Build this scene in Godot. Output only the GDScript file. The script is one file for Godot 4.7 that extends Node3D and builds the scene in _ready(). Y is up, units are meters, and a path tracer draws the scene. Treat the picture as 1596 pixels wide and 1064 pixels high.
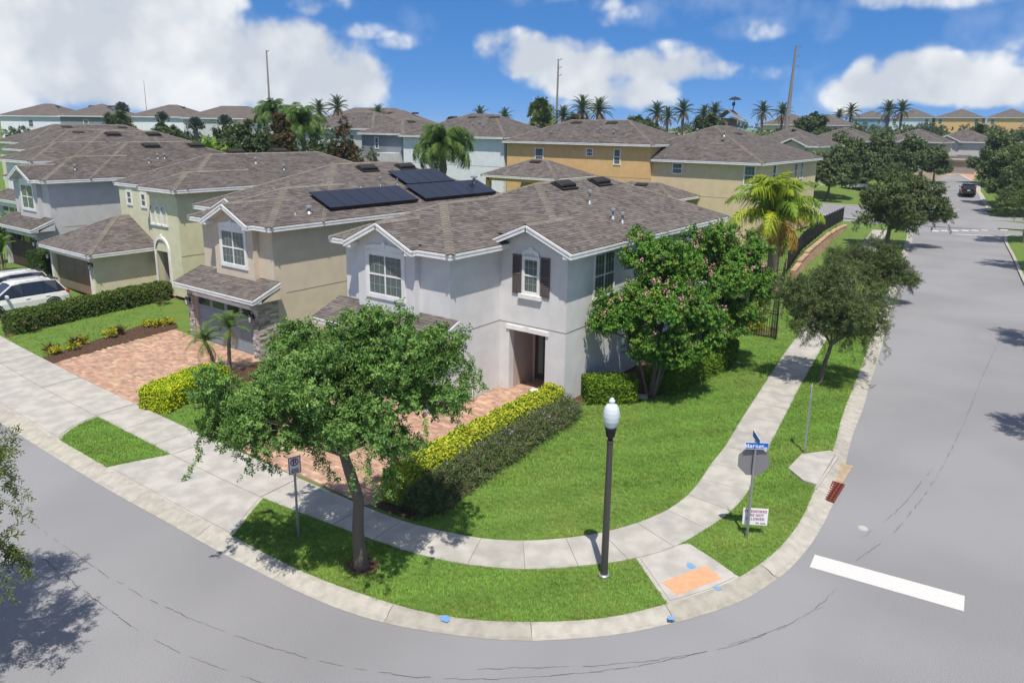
extends Node3D

var M := {}
var rng := RandomNumberGenerator.new()
var keep := {}

# ---------------------------------------------------------------- mesh building
class MB:
	var v := PackedVector3Array()
	var n := PackedVector3Array()
	var c := PackedColorArray()
	var col := Color.WHITE
	func tri(a: Vector3, b: Vector3, d: Vector3) -> void:
		var nn := (b - a).cross(d - a).normalized()
		v.append(a); v.append(d); v.append(b)
		for i in 3:
			n.append(nn); c.append(col)
	func trin(a: Vector3, b: Vector3, d: Vector3, na: Vector3, nb: Vector3, nd: Vector3) -> void:
		v.append(a); v.append(d); v.append(b)
		n.append(na); n.append(nd); n.append(nb)
		for i in 3:
			c.append(col)
	func quad(a: Vector3, b: Vector3, d: Vector3, e: Vector3) -> void:
		tri(a, b, d); tri(a, d, e)
	func face(p: Array, hint: Vector3) -> void:
		var nn := Vector3.ZERO
		for i in range(1, p.size() - 1):
			nn += (p[i] - p[0]).cross(p[i + 1] - p[0])
		for i in range(1, p.size() - 1):
			if nn.dot(hint) >= 0.0: tri(p[0], p[i], p[i + 1])
			else: tri(p[0], p[i + 1], p[i])
	func box(ctr: Vector3, s: Vector3, b := Basis()) -> void:
		var h := s * 0.5
		var q := []
		for i in 8:
			q.append(ctr + b * Vector3(h.x if i & 1 else -h.x, h.y if i & 2 else -h.y, h.z if i & 4 else -h.z))
		quad(q[0], q[2], q[3], q[1]); quad(q[4], q[5], q[7], q[6])
		quad(q[0], q[4], q[6], q[2]); quad(q[1], q[3], q[7], q[5])
		quad(q[2], q[6], q[7], q[3]); quad(q[0], q[1], q[5], q[4])
	func span(a: Vector3, b: Vector3) -> void:
		box((a + b) * 0.5, (b - a).abs())
	func cbox(ctr: Vector3, s: Vector3, ch: float, b := Basis()) -> void: # box with its top edges chamfered
		var h := s * 0.5
		var lo := []; var mi := []; var hi := []
		for k in [[-1, -1], [1, -1], [1, 1], [-1, 1]]:
			lo.append(ctr + b * Vector3(k[0] * h.x, -h.y, k[1] * h.z))
			mi.append(ctr + b * Vector3(k[0] * h.x, h.y - ch, k[1] * h.z))
			hi.append(ctr + b * Vector3(k[0] * (h.x - ch), h.y, k[1] * (h.z - ch)))
		for i in 4:
			var j := (i + 1) % 4
			face([lo[i], lo[j], mi[j], mi[i]], mi[i] + mi[j] - 2.0 * ctr)
			face([mi[i], mi[j], hi[j], hi[i]], b * Vector3.UP)
		face(hi, b * Vector3.UP)
	func beam(a: Vector3, b: Vector3, w: float, h: float, up := Vector3.UP) -> void:
		var d := (b - a)
		var z := d.normalized()
		var x := up.cross(z).normalized()
		if x.length() < 0.5: x = Vector3.RIGHT
		box((a + b) * 0.5, Vector3(w, h, d.length()), Basis(x, z.cross(x).normalized(), z))
	func tube(p: Array, r: Array, sides := 8, cap := true) -> void:
		var rings := []
		var nrm := []
		for i in p.size():
			var d: Vector3 = (p[mini(i + 1, p.size() - 1)] - p[maxi(i - 1, 0)]).normalized()
			var x := d.cross(Vector3.UP if absf(d.y) < 0.9 else Vector3.RIGHT).normalized()
			var y := x.cross(d).normalized()
			var ring := []; var nr := []
			for k in sides:
				var a := TAU * k / sides
				var o := x * cos(a) + y * sin(a)
				nr.append(o); ring.append(p[i] + o * r[i])
			rings.append(ring); nrm.append(nr)
		for i in p.size() - 1:
			for k in sides:
				var j := (k + 1) % sides
				var a: Vector3 = rings[i][k]; var b: Vector3 = rings[i][j]; var d: Vector3 = rings[i + 1][j]; var e: Vector3 = rings[i + 1][k]
				var out: Vector3 = nrm[i][k]
				if (b - a).cross(e - a).dot(out) > 0.0:
					trin(a, b, d, nrm[i][k], nrm[i][j], nrm[i + 1][j]); trin(a, d, e, nrm[i][k], nrm[i + 1][j], nrm[i + 1][k])
				else:
					trin(a, d, b, nrm[i][k], nrm[i + 1][j], nrm[i][j]); trin(a, e, d, nrm[i][k], nrm[i + 1][k], nrm[i + 1][j])
		if cap:
			for e in [0, p.size() - 1]:
				var d: Vector3 = (p[e] - p[1 if e == 0 else e - 1])
				for k in range(1, sides - 1):
					face([rings[e][0], rings[e][k], rings[e][k + 1]], d)
	func lathe(prof: Array, at: Vector3, sides := 16, axis := Vector3.UP) -> void: # prof: [radius, height]
		var p := []; var r := []
		var x := axis.cross(Vector3.UP if absf(axis.y) < 0.9 else Vector3.RIGHT).normalized()
		var y := x.cross(axis).normalized()
		for i in prof.size() - 1:
			var r0: float = prof[i][0]; var h0: float = prof[i][1]; var r1: float = prof[i + 1][0]; var h1: float = prof[i + 1][1]
			var sl := Vector2(h1 - h0, r0 - r1).normalized()
			for k in sides:
				var a0 := TAU * k / sides; var a1 := TAU * (k + 1) / sides
				var o0 := x * cos(a0) + y * sin(a0); var o1 := x * cos(a1) + y * sin(a1)
				var n0 := (o0 * sl.x + axis * sl.y).normalized(); var n1 := (o1 * sl.x + axis * sl.y).normalized()
				var A := at + o0 * r0 + axis * h0; var B := at + o1 * r0 + axis * h0
				var C := at + o1 * r1 + axis * h1; var D := at + o0 * r1 + axis * h1
				if (B - A).cross(D - A).dot(n0) + (C - B).cross(D - B).dot(n0) > 0.0:
					if r0 > 0.0001: trin(A, B, C, n0, n1, n1)
					if r1 > 0.0001: trin(A, C, D, n0, n1, n0)
				else:
					if r0 > 0.0001: trin(A, C, B, n0, n1, n1)
					if r1 > 0.0001: trin(A, D, C, n0, n0, n1)
	func poly(p: PackedVector2Array, y: float) -> void: # flat polygon, x and z
		var t := Geometry2D.triangulate_polygon(p)
		for i in range(0, t.size(), 3):
			face([Vector3(p[t[i]].x, y, p[t[i]].y), Vector3(p[t[i + 1]].x, y, p[t[i + 1]].y), Vector3(p[t[i + 2]].x, y, p[t[i + 2]].y)], Vector3.UP)
	func slab(p: PackedVector2Array, y: float, th: float) -> void:
		poly(p, y)
		var ctr := Vector2.ZERO
		for q in p: ctr += q / p.size()
		for i in p.size():
			var a := p[i]; var b := p[(i + 1) % p.size()]
			face([Vector3(a.x, y, a.y), Vector3(b.x, y, b.y), Vector3(b.x, y - th, b.y), Vector3(a.x, y - th, a.y)], Vector3((a.x + b.x) / 2 - ctr.x, 0, (a.y + b.y) / 2 - ctr.y))
	func mesh(mat: Material) -> ArrayMesh:
		var m := ArrayMesh.new()
		if v.is_empty(): return m
		var a := []
		a.resize(Mesh.ARRAY_MAX)
		a[Mesh.ARRAY_VERTEX] = v; a[Mesh.ARRAY_NORMAL] = n; a[Mesh.ARRAY_COLOR] = c
		m.add_surface_from_arrays(Mesh.PRIMITIVE_TRIANGLES, a)
		m.surface_set_material(0, mat)
		return m

func tag(o: Node3D, label: String, category := "", group := "", kind := "") -> Node3D:
	if label: o.set_meta("label", label)
	if category: o.set_meta("category", category)
	if group: o.set_meta("group", group)
	if kind: o.set_meta("kind", kind)
	return o

func thing(called: String, label: String, category: String, at := Vector3.ZERO, turn := 0.0, group := "") -> Node3D:
	var o := Node3D.new()
	o.name = called
	add_child(o, true)
	o.position = at
	o.rotation.y = turn
	return tag(o, label, category, group)

func part(parent: Node3D, called: String, mb: MB, mat: Material, kind := "") -> MeshInstance3D:
	var o := MeshInstance3D.new()
	o.name = called
	o.mesh = mb.mesh(mat)
	parent.add_child(o, true)
	if kind: o.set_meta("kind", kind)
	return o

func meshed(parent: Node3D, called: String, m: Mesh, t := Transform3D()) -> MeshInstance3D:
	var o := MeshInstance3D.new()
	o.name = called
	o.mesh = m
	o.transform = t
	parent.add_child(o, true)
	return o

func struct(called: String, mb: MB, mat: Material) -> MeshInstance3D:
	return part(self, called, mb, mat, "structure")

func copy(src: Node3D, called: String, label: String, at: Vector3, turn: float, s := 1.0) -> Node3D:
	var o: Node3D = src.duplicate()
	o.name = called
	add_child(o, true)
	o.position = at
	o.rotation.y = turn
	o.scale = Vector3.ONE * s
	if label: o.set_meta("label", label)
	return o

func many(parent: Node3D, called: String, m: Mesh, tr: Array, cols: PackedColorArray) -> MultiMeshInstance3D:
	var mm := MultiMesh.new()
	mm.transform_format = MultiMesh.TRANSFORM_3D
	mm.use_colors = true
	mm.mesh = m
	mm.instance_count = tr.size()
	for i in tr.size():
		mm.set_instance_transform(i, tr[i])
		mm.set_instance_color(i, cols[i])
	var o := MultiMeshInstance3D.new()
	o.name = called
	o.multimesh = mm
	o.set_meta("kind", "stuff")
	parent.add_child(o, true)
	return o

func lc(r: float, g: float, b: float) -> Color:
	return Color(r, g, b)

func vary(c: Color, amt: float) -> Color:
	var k := 1.0 + rng.randf_range(-amt, amt)
	return Color(c.r * k, c.g * k, c.b * k)

# ---------------------------------------------------------------- materials
func noise_tex(freq: float, ramp: Array, sd: int, oct := 4, size := 512, type := FastNoiseLite.TYPE_SIMPLEX_SMOOTH, nrm := 0.0) -> NoiseTexture2D:
	var f := FastNoiseLite.new()
	f.noise_type = type
	f.frequency = freq
	f.seed = sd
	f.fractal_octaves = oct
	var t := NoiseTexture2D.new()
	t.width = size; t.height = size
	t.seamless = true
	t.generate_mipmaps = false
	if nrm > 0.0:
		t.as_normal_map = true
		t.bump_strength = nrm
	if ramp.size():
		var g := Gradient.new()
		var offs := PackedFloat32Array(); var cs := PackedColorArray()
		for r in ramp:
			offs.append(r[0]); cs.append(r[1].linear_to_srgb())
		g.offsets = offs; g.colors = cs
		t.color_ramp = g
	t.noise = f
	return t

func mat(called: String, c: Color, rough := 0.8, o := {}) -> StandardMaterial3D:
	var m := StandardMaterial3D.new()
	m.resource_name = called
	m.albedo_color = c.linear_to_srgb()
	m.roughness = rough
	m.metallic_specular = o.get("spec", 0.4)
	m.metallic = o.get("metal", 0.0)
	m.vertex_color_use_as_albedo = o.get("vc", false)
	if o.has("tex"):
		m.albedo_texture = o.tex
		m.uv1_triplanar = true
		m.uv1_world_triplanar = true
		m.uv1_scale = Vector3.ONE * o.get("scale", 1.0)
	if o.has("tex2"):
		m.detail_enabled = true
		m.detail_blend_mode = BaseMaterial3D.BLEND_MODE_MUL
		m.detail_albedo = o.tex2
		m.detail_uv_layer = BaseMaterial3D.DETAIL_UV_2
		m.uv2_triplanar = true
		m.uv2_world_triplanar = true
		m.uv2_scale = Vector3.ONE * o.get("scale2", 1.0)
	if o.has("bump"):
		m.heightmap_enabled = true
		m.heightmap_texture = o.bump
		m.heightmap_scale = o.get("bs", 0.3)
		m.uv1_triplanar = true
		m.uv1_world_triplanar = true
		m.uv1_scale = Vector3.ONE * o.get("scale", 1.0)
	if o.has("back"):
		m.backlight_enabled = true
		m.backlight = o.back
	if o.has("coat"):
		m.clearcoat_enabled = true
		m.clearcoat = o.coat
		m.clearcoat_roughness = 0.05
	M[called] = m
	return m

func greys(a: float, b: float) -> Array:
	return [[0.25, lc(a, a, a)], [0.75, lc(b, b, b)]]

func make_materials() -> void:
	var fine := noise_tex(0.09, greys(0.78, 1.0), 3, 5)
	var blotch := noise_tex(0.012, greys(0.80, 1.0), 5, 5)
	var soft := noise_tex(0.008, greys(0.88, 1.0), 8, 4)
	var bumpy := noise_tex(0.12, [], 11, 4)
	keep.fine = fine
	mat("asphalt", lc(0.318, 0.323, 0.340), 0.9, {"tex": noise_tex(0.16, [[0.2, lc(0.50, 0.50, 0.51)], [0.5, lc(0.78, 0.78, 0.78)], [0.85, lc(1.0, 1.0, 1.0)]], 21, 2, 1024), "scale": 0.28, "tex2": noise_tex(0.006, greys(0.86, 1.0), 23, 4), "scale2": 0.035})
	mat("crack", lc(0.11, 0.11, 0.12), 0.95, {"tex": fine, "scale": 1.0})
	mat("concrete", lc(0.475, 0.462, 0.432), 0.9, {"vc": true, "tex": fine, "scale": 0.8, "tex2": blotch, "scale2": 0.22})
	mat("kerb", lc(0.47, 0.452, 0.408), 0.9, {"vc": true, "tex": fine, "scale": 0.9, "tex2": noise_tex(0.02, greys(0.78, 1.0), 9, 5), "scale2": 0.3})
	mat("lawn", lc(0.17, 0.26, 0.052), 0.95, {"tex": noise_tex(0.2, [[0.25, lc(0.4, 0.45, 0.42)], [0.55, lc(0.72, 0.74, 0.7)], [0.85, lc(1.0, 1.0, 1.0)]], 31, 4, 1024), "scale": 0.5, "tex2": noise_tex(0.012, [[0.3, lc(0.8, 0.88, 0.8)], [0.55, lc(1, 1, 1)], [0.72, lc(1.0, 0.9, 0.8)]], 33, 4), "scale2": 0.1})
	mat("blade", lc(1, 1, 1), 0.7, {"vc": true, "back": Color(0.35, 0.45, 0.15), "spec": 0.25})
	mat("leaf", lc(1, 1, 1), 0.5, {"vc": true, "back": Color(0.4, 0.55, 0.15), "spec": 0.35})
	mat("leafdull", lc(1, 1, 1), 0.65, {"vc": true, "back": Color(0.3, 0.4, 0.12), "spec": 0.25})
	mat("bark", lc(0.23, 0.195, 0.165), 0.95, {"tex": noise_tex(0.05, [[0.3, lc(0.5, 0.48, 0.46)], [0.7, lc(1.1, 1.1, 1.1)]], 41, 5), "scale": 1.2, "bump": bumpy, "bs": 1.5})
	mat("palmbark", lc(0.24, 0.21, 0.17), 0.95, {"tex": noise_tex(0.04, [[0.3, lc(0.55, 0.52, 0.5)], [0.7, lc(1.1, 1.1, 1.1)]], 43, 5), "scale": 1.5})
	mat("mulch", lc(0.115, 0.066, 0.044), 0.98, {"tex": noise_tex(0.16, [[0.25, lc(0.4, 0.4, 0.4)], [0.6, lc(1.0, 0.95, 0.9)], [0.8, lc(1.7, 1.5, 1.4)]], 45, 4, 1024), "scale": 0.7, "bump": bumpy, "bs": 2.0})
	mat("shingle", lc(1, 1, 1), 0.95, {"vc": true, "tex": fine, "scale": 1.3, "tex2": noise_tex(0.014, greys(0.8, 1.0), 51, 4), "scale2": 0.09})
	mat("roof_far", lc(0.135, 0.116, 0.108), 0.95, {"tex": noise_tex(0.08, greys(0.72, 1.05), 53, 4), "scale": 0.35, "tex2": noise_tex(0.012, greys(0.8, 1.0), 55, 4), "scale2": 0.07, "vc": true})
	mat("white", lc(0.80, 0.81, 0.82), 0.5, {"tex": soft, "scale": 0.3})
	mat("soffit", lc(0.62, 0.62, 0.6), 0.8)
	var wf := noise_tex(0.09, greys(0.90, 1.0), 4, 5); var ws := noise_tex(0.008, greys(0.93, 1.0), 8, 4)
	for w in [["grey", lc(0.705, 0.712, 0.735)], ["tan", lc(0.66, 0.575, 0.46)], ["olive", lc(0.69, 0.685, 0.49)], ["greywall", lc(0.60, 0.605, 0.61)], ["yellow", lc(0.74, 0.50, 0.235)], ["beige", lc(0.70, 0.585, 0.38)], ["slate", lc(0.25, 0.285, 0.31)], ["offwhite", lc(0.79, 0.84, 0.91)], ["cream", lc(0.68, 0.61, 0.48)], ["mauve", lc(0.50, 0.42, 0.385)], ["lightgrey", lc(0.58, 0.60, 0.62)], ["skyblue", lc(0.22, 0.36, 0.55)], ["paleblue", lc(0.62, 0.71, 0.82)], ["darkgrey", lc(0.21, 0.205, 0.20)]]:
		mat("wall_" + w[0], w[1], 0.92, {"tex": wf, "scale": 1.1, "tex2": ws, "scale2": 0.25})
	mat("muntin", lc(0.42, 0.47, 0.45), 0.5)
	mat("joint", lc(0.2, 0.19, 0.18), 0.9)  # sidewalk bedding; wall strips use it as painted groove shade
	mat("dark", lc(0.012, 0.018, 0.017), 0.4)
	mat("blind", lc(0.14, 0.20, 0.175), 0.6)
	mat("vent", lc(0.02, 0.018, 0.018), 0.7)
	mat("shutter", lc(0.115, 0.095, 0.092), 0.7)
	mat("door", lc(0.06, 0.042, 0.036), 0.5)
	mat("garage_blue", lc(0.24, 0.29, 0.33), 0.6)
	mat("garage_tan", lc(0.20, 0.165, 0.125), 0.6)
	mat("garage_brown", lc(0.07, 0.048, 0.04), 0.6)
	mat("garage_white", lc(0.72, 0.73, 0.75), 0.6)
	mat("garage_grey", lc(0.30, 0.29, 0.27), 0.6)
	mat("brick", lc(1, 1, 1), 0.95, {"vc": true, "tex": fine, "scale": 2.0})
	mat("paver", lc(1, 1, 1), 0.92, {"vc": true, "tex": fine, "scale": 2.0, "tex2": blotch, "scale2": 0.3})
	mat("stone", lc(1, 1, 1), 0.95, {"vc": true, "tex": fine, "scale": 2.5})
	mat("sand", lc(0.20, 0.15, 0.11), 0.98)
	mat("galv", lc(0.36, 0.375, 0.40), 0.45, {"metal": 0.55, "tex": soft, "scale": 2.0})
	mat("signback", lc(0.235, 0.235, 0.245), 0.5, {"metal": 0.25})
	mat("signblue", lc(0.01, 0.13, 0.55), 0.35)
	mat("signwhite", lc(0.82, 0.83, 0.86), 0.4)
	mat("signred", lc(0.45, 0.02, 0.03), 0.5)
	mat("signpurple", lc(0.10, 0.08, 0.14), 0.5)
	mat("signplum", lc(0.30, 0.06, 0.16), 0.5)
	mat("black", lc(0.014, 0.014, 0.016), 0.5)
	mat("bronze", lc(0.075, 0.072, 0.072), 0.45, {"metal": 0.2})
	mat("fence", lc(0.012, 0.013, 0.016), 0.45)
	mat("globe", lc(0.66, 0.74, 0.78), 0.22, {"back": Color(0.5, 0.55, 0.6)})
	mat("paint", lc(0.62, 0.62, 0.61), 0.7, {"tex": noise_tex(0.06, greys(0.75, 1.0), 61, 5), "scale": 0.8})
	mat("bluepaint", lc(0.16, 0.34, 0.62), 0.8, {"tex": fine, "scale": 2.0})
	mat("tactile", lc(0.80, 0.33, 0.19), 0.8, {"tex": soft, "scale": 1.0})
	mat("far_paver", lc(0.47, 0.28, 0.21), 0.9, {"tex": fine, "scale": 1.0})
	mat("rust", lc(0.16, 0.035, 0.022), 0.8)
	mat("solar", lc(0.007, 0.012, 0.032), 0.32, {"spec": 0.35})
	mat("solarframe", lc(0.008, 0.009, 0.012), 0.4)
	mat("carwhite", lc(0.78, 0.79, 0.80), 0.3, {"coat": 1.0})
	mat("carblue", lc(0.33, 0.45, 0.60), 0.3, {"coat": 1.0})
	mat("carblack", lc(0.010, 0.010, 0.012), 0.25, {"coat": 1.0})
	mat("carglass", lc(0.02, 0.026, 0.035), 0.06, {"spec": 0.7})
	mat("tyre", lc(0.018, 0.018, 0.018), 0.9)
	mat("rim", lc(0.45, 0.46, 0.48), 0.3, {"metal": 0.8})
	mat("lamp_red", lc(0.35, 0.01, 0.01), 0.2)
	mat("lamp_clear", lc(0.7, 0.72, 0.75), 0.15)
	mat("bingreen", lc(0.01, 0.11, 0.06), 0.6)
	mat("flower", lc(1, 1, 1), 0.6, {"vc": true, "back": Color(0.5, 0.4, 0.45)})
	mat("twig", lc(0.15, 0.12, 0.10), 0.95)
	mat("pole", lc(0.30, 0.27, 0.245), 0.8, {"tex": fine, "scale": 0.6})
	mat("plate", lc(0.6, 0.6, 0.6), 0.5)
	var g := StandardMaterial3D.new()
	g.resource_name = "glass"
	g.transparency = BaseMaterial3D.TRANSPARENCY_ALPHA
	g.albedo_color = Color(0.8, 0.9, 0.9, 0.12)
	g.roughness = 0.03
	g.metallic_specular = 0.6
	M["glass"] = g

# ---------------------------------------------------------------- terrain
var TP := [[-53, -22, 0.64], [-67, -27, 1.0], [-82, -35, 1.6], [-97, -45, 2.3], [-26, -62, 1.7], [-38, -62, 3.0], [-52, -62, 3.3], [-66, -62, 3.45], [-76, -66, 4.0], [-90, -60, 4.0], [-120, -50, 3.6],
	[-35, -115, 2.3], [-25, -137, 2.9], [-14, -158, 3.0], [-5, -130, 1.6], [-11, -115, 1.0], [-12, -127, 1.6], [-14, -143, 2.3], [-8, -100, 0.5], [-22, -98, 0.8], [-50, -95, 3.2], [-80, -95, 4.6],
	[-231, -78, 6.8], [-150, -110, 5.2], [-119, -161, 6.5], [-60, -200, 6.4], [-6, -244, 6.5], [-38, -320, 10.8], [-166, -225, 9.8], [-300, -150, 9.8], [-208, -281, 12.5], [-430, -120, 12.5], [-40, -420, 12.5], [-700, -300, 12.5], [-300, -800, 12.5], [200, -700, 12.5],
	[15, -60, 0.0], [25, -100, 0.6], [20, -150, 2.0], [40, -250, 6.5], [60, 60, 0.0], [-30, 60, 0.0], [-100, 40, 0.8], [-75, -5, 0.6], [-58, -45, 1.8], [-46, -60, 3.2]]
var ZN := PackedVector2Array([Vector2(-70, 20), Vector2(-70, -10.5), Vector2(-44, -9), Vector2(-44, -40), Vector2(-14, -40), Vector2(-14.2, -52), Vector2(-17.2, -86), Vector2(-19, -93), Vector2(25, -93), Vector2(25, 20)])

func zone_dist(x: float, z: float) -> float: # negative inside
	var p := Vector2(x, z)
	var b := 1e9
	for i in ZN.size():
		b = minf(b, p.distance_to(Geometry2D.get_closest_point_to_segment(p, ZN[i], ZN[(i + 1) % ZN.size()])))
	return -b if Geometry2D.is_point_in_polygon(p, ZN) else b

func T(x: float, z: float) -> float:
	var d := zone_dist(x, z)
	if d <= 0.0: return 0.0
	var s := 0.0; var w := 0.0
	for q in TP:
		var dx: float = q[0] - x; var dz: float = q[1] - z
		var d2 := dx * dx + dz * dz + 9.0
		var k := 1.0 / (d2 * d2)
		s += k * q[2]; w += k
	var m := minf(1.0, d / 9.0)
	return s / w * m * m * (3.0 - 2.0 * m)

func onT(x: float, z: float) -> Vector3:
	return Vector3(x, T(x, z), z)

# ---------------------------------------------------------------- sky
func make_sky() -> ImageTexture:
	var W := 3072; var H := 1536
	var half := H / 2
	var dens := PackedFloat32Array()
	dens.resize(W * half)
	var r := RandomNumberGenerator.new()
	r.seed = 77
	# cloud banks: azimuth from -z (degrees, rightwards), elevation, half-width, half-height, strength
	var banks := [[-71, 4.2, 9, 4.8, 1.1], [-64, 5.4, 8, 4.6, 1.2], [-58, 3.4, 9, 4.0, 1.2], [-51.8, 4.0, 5.2, 3.3, 1.15], [-49.2, 2.8, 3.6, 2.2, 1.0], [-75, 8.8, 8, 2.2, 0.9], [-66, 9.2, 5, 2.2, 0.9], [-60, 9.4, 5, 2.1, 0.9], [-50.8, 8.7, 2.6, 1.1, 0.65], [-45.2, 6.2, 1.5, 0.7, 0.6], [-47.6, 6.8, 2.0, 0.6, 0.45],
		[-36.8, 5.4, 3.2, 1.8, 1.05], [-32.8, 4.6, 4.0, 2.3, 1.1], [-28.6, 3.6, 4.4, 2.0, 1.0], [-25.0, 4.9, 3.4, 1.5, 0.95], [-22.6, 4.6, 2.2, 1.2, 0.8], [-29, 2.2, 5, 1.2, 0.7], [-19.5, 7.0, 2.6, 0.9, 0.55], [-19.5, 4.2, 2.8, 0.8, 0.6], [-33, 9.4, 4.0, 1.2, 0.5], [-29, 8.2, 3.0, 1.0, 0.4],
		[-10.4, 3.4, 2.2, 1.9, 1.25], [-8.0, 3.6, 2.4, 2.0, 1.3], [-5.2, 3.2, 2.8, 1.8, 1.2], [-2.6, 2.6, 2.6, 1.3, 1.0], [-12.2, 2.5, 2.0, 1.5, 1.1], [-8, 8.8, 4.6, 1.2, 0.85], [-4.2, 9.3, 2.8, 1.0, 0.7], [1.6, 4.4, 3.4, 2.2, 1.0], [4, 2.8, 4, 2.6, 1.05], [6.0, 6, 4, 2.6, 0.9], [-1.5, 5.2, 2.4, 1.0, 0.55]]
	for i in 120: # the same kind of weather all round
		var az := r.randf_range(8, 280)
		var el := pow(r.randf(), 2.2) * 60.0 + 1.5
		if el > 12.5 and r.randf() < 0.35: az = r.randf_range(-80, 8)
		var k := 1.0 + el / 22.0
		banks.append([az, el, r.randf_range(3, 7) * k / maxf(0.25, cos(deg_to_rad(el))), r.randf_range(0.9, 2.4) * k, r.randf_range(0.45, 1.05)])
	for b in banks:
		var cu := int(fposmod(b[0] / 360.0, 1.0) * W)
		var cv := int((0.5 - b[1] / 180.0) * H)
		var ru := int(b[2] / 360.0 * W * 1.5) + 1
		var rv := int(b[3] / 180.0 * H * 1.5) + 1
		for y in range(maxi(0, cv - rv), mini(half, cv + rv + 1)):
			var dy = (float(y) - cv) / (b[3] / 180.0 * H)
			if dy > 0.0: dy *= 1.25
			for x in range(cu - ru, cu + ru + 1):
				var dx = (float(x) - cu) / (b[2] / 360.0 * W)
				var q = 1.0 - (dx * dx + dy * dy) * 0.62
				if q > 0.0:
					var at := y * W + posmod(x, W)
					dens[at] = dens[at] + b[4] * q * (1.6 - 0.6 * q) * (1.0 - dens[at] * 0.45)
	var f := FastNoiseLite.new()
	f.noise_type = FastNoiseLite.TYPE_SIMPLEX_SMOOTH
	f.frequency = 0.016; f.fractal_octaves = 7; f.seed = 14; f.fractal_gain = 0.58
	var n1 := f.get_seamless_image(W, half, false, false, 0.1, true)
	f.frequency = 0.007; f.seed = 99; f.fractal_octaves = 5; f.fractal_gain = 0.5
	var n2 := f.get_seamless_image(W, half, false, false, 0.1, true)
	var fc := FastNoiseLite.new()
	fc.noise_type = FastNoiseLite.TYPE_CELLULAR
	fc.cellular_return_type = FastNoiseLite.RETURN_DISTANCE
	fc.frequency = 0.03; fc.seed = 8; fc.fractal_type = FastNoiseLite.FRACTAL_FBM; fc.fractal_octaves = 4; fc.fractal_gain = 0.55
	fc.domain_warp_enabled = true; fc.domain_warp_amplitude = 14.0; fc.domain_warp_frequency = 0.02
	var d3 := fc.get_seamless_image(W, half, false, false, 0.1, true).get_data()
	var d1 := n1.get_data(); var d2 := n2.get_data()
	var img := PackedFloat32Array()
	img.resize(W * H * 3)
	var at := 0
	for y in half:
		var el := (0.5 - (y + 0.5) / H) * 180.0
		var t := clampf(el / 90.0, 0.0, 1.0)
		var up := pow(1.0 - t, 5.0)
		var low := exp(-el / 2.4) * 0.5
		var br := lerpf(lerpf(0.03, 0.105, up), 0.32, low); var bg := lerpf(lerpf(0.11, 0.335, up), 0.57, low); var bb := lerpf(lerpf(0.37, 0.79, up), 0.90, low)
		var stepx := 1 if el < 18.0 else 3
		var k := 0.0; var sh := 1.0
		for x in W:
			if x % stepx == 0:
				var i := y * W + x
				var a := d1[i] / 255.0 - 0.5
				var c := d2[i] / 255.0 - 0.5
				var d := dens[i]
				var b := 0.5 - d3[i] / 255.0
				var q := d * 1.25 + (a * 1.5 + b * 1.1 + c * 0.7) * minf(1.0, d * 1.9 + 0.06)
				k = clampf((q - 0.34) * 0.98, 0.0, 0.97)
				k = k * k * (3.0 - 2.0 * k)
				k = maxf(k, clampf((a * 0.8 + c * 0.9) * 0.5 + d * 0.30 - 0.05, 0.0, 0.32))
				sh = clampf(0.90 + a * 0.42 + b * 0.30 + c * 0.62 - maxf(0.0, d - 0.8) * 0.16, 0.64, 1.04)
			img[at] = lerpf(br, 0.90 * (0.15 + 0.85 * sh), k); img[at + 1] = lerpf(bg, 0.925 * (0.24 + 0.76 * sh), k); img[at + 2] = lerpf(bb, 0.95 * (0.40 + 0.60 * sh), k)
			at += 3
	while at < W * H * 3:
		img[at] = 0.20; img[at + 1] = 0.22; img[at + 2] = 0.19
		at += 3
	var im := Image.create_from_data(W, H, false, Image.FORMAT_RGBF, img.to_byte_array())
	return ImageTexture.create_from_image(im)

# ---------------------------------------------------------------- ground, roads, pavements
func strip(mb: MB, l: Array, r: Array, y0: float, y1: float) -> void:
	for i in l.size() - 1:
		mb.face([Vector3(l[i].x, y0, l[i].y), Vector3(l[i + 1].x, y0, l[i + 1].y), Vector3(r[i + 1].x, y1, r[i + 1].y), Vector3(r[i].x, y1, r[i].y)], Vector3.UP)

func resample(p: Array, step: float) -> Array:
	var c := Curve2D.new()
	c.bake_interval = 0.1
	for i in p.size():
		var t: Vector2 = (p[mini(i + 1, p.size() - 1)] - p[maxi(i - 1, 0)]) * 0.5
		var dp: float = t.length() + 0.001
		var li: float = 0.0 if i == 0 else p[i].distance_to(p[i - 1])
		var lo: float = 0.0 if i == p.size() - 1 else p[i].distance_to(p[i + 1])
		c.add_point(p[i], -t / dp * li / 3.0, t / dp * lo / 3.0)
	var n := int(c.get_baked_length() / step)
	var out := []
	for i in n + 1:
		out.append(c.sample_baked(c.get_baked_length() * i / n))
	return out

func nearest_on(p: Array, q: Vector2) -> Vector2:
	var best: Vector2 = p[0]
	var bd := 1e9
	for i in p.size() - 1:
		var c := Geometry2D.get_closest_point_to_segment(q, p[i], p[i + 1])
		if c.distance_to(q) < bd:
			bd = c.distance_to(q); best = c
	return best

func xz(a: Array) -> Array:
	var o := []
	for i in range(0, a.size(), 2): o.append(Vector2(a[i], a[i + 1]))
	return o

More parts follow.
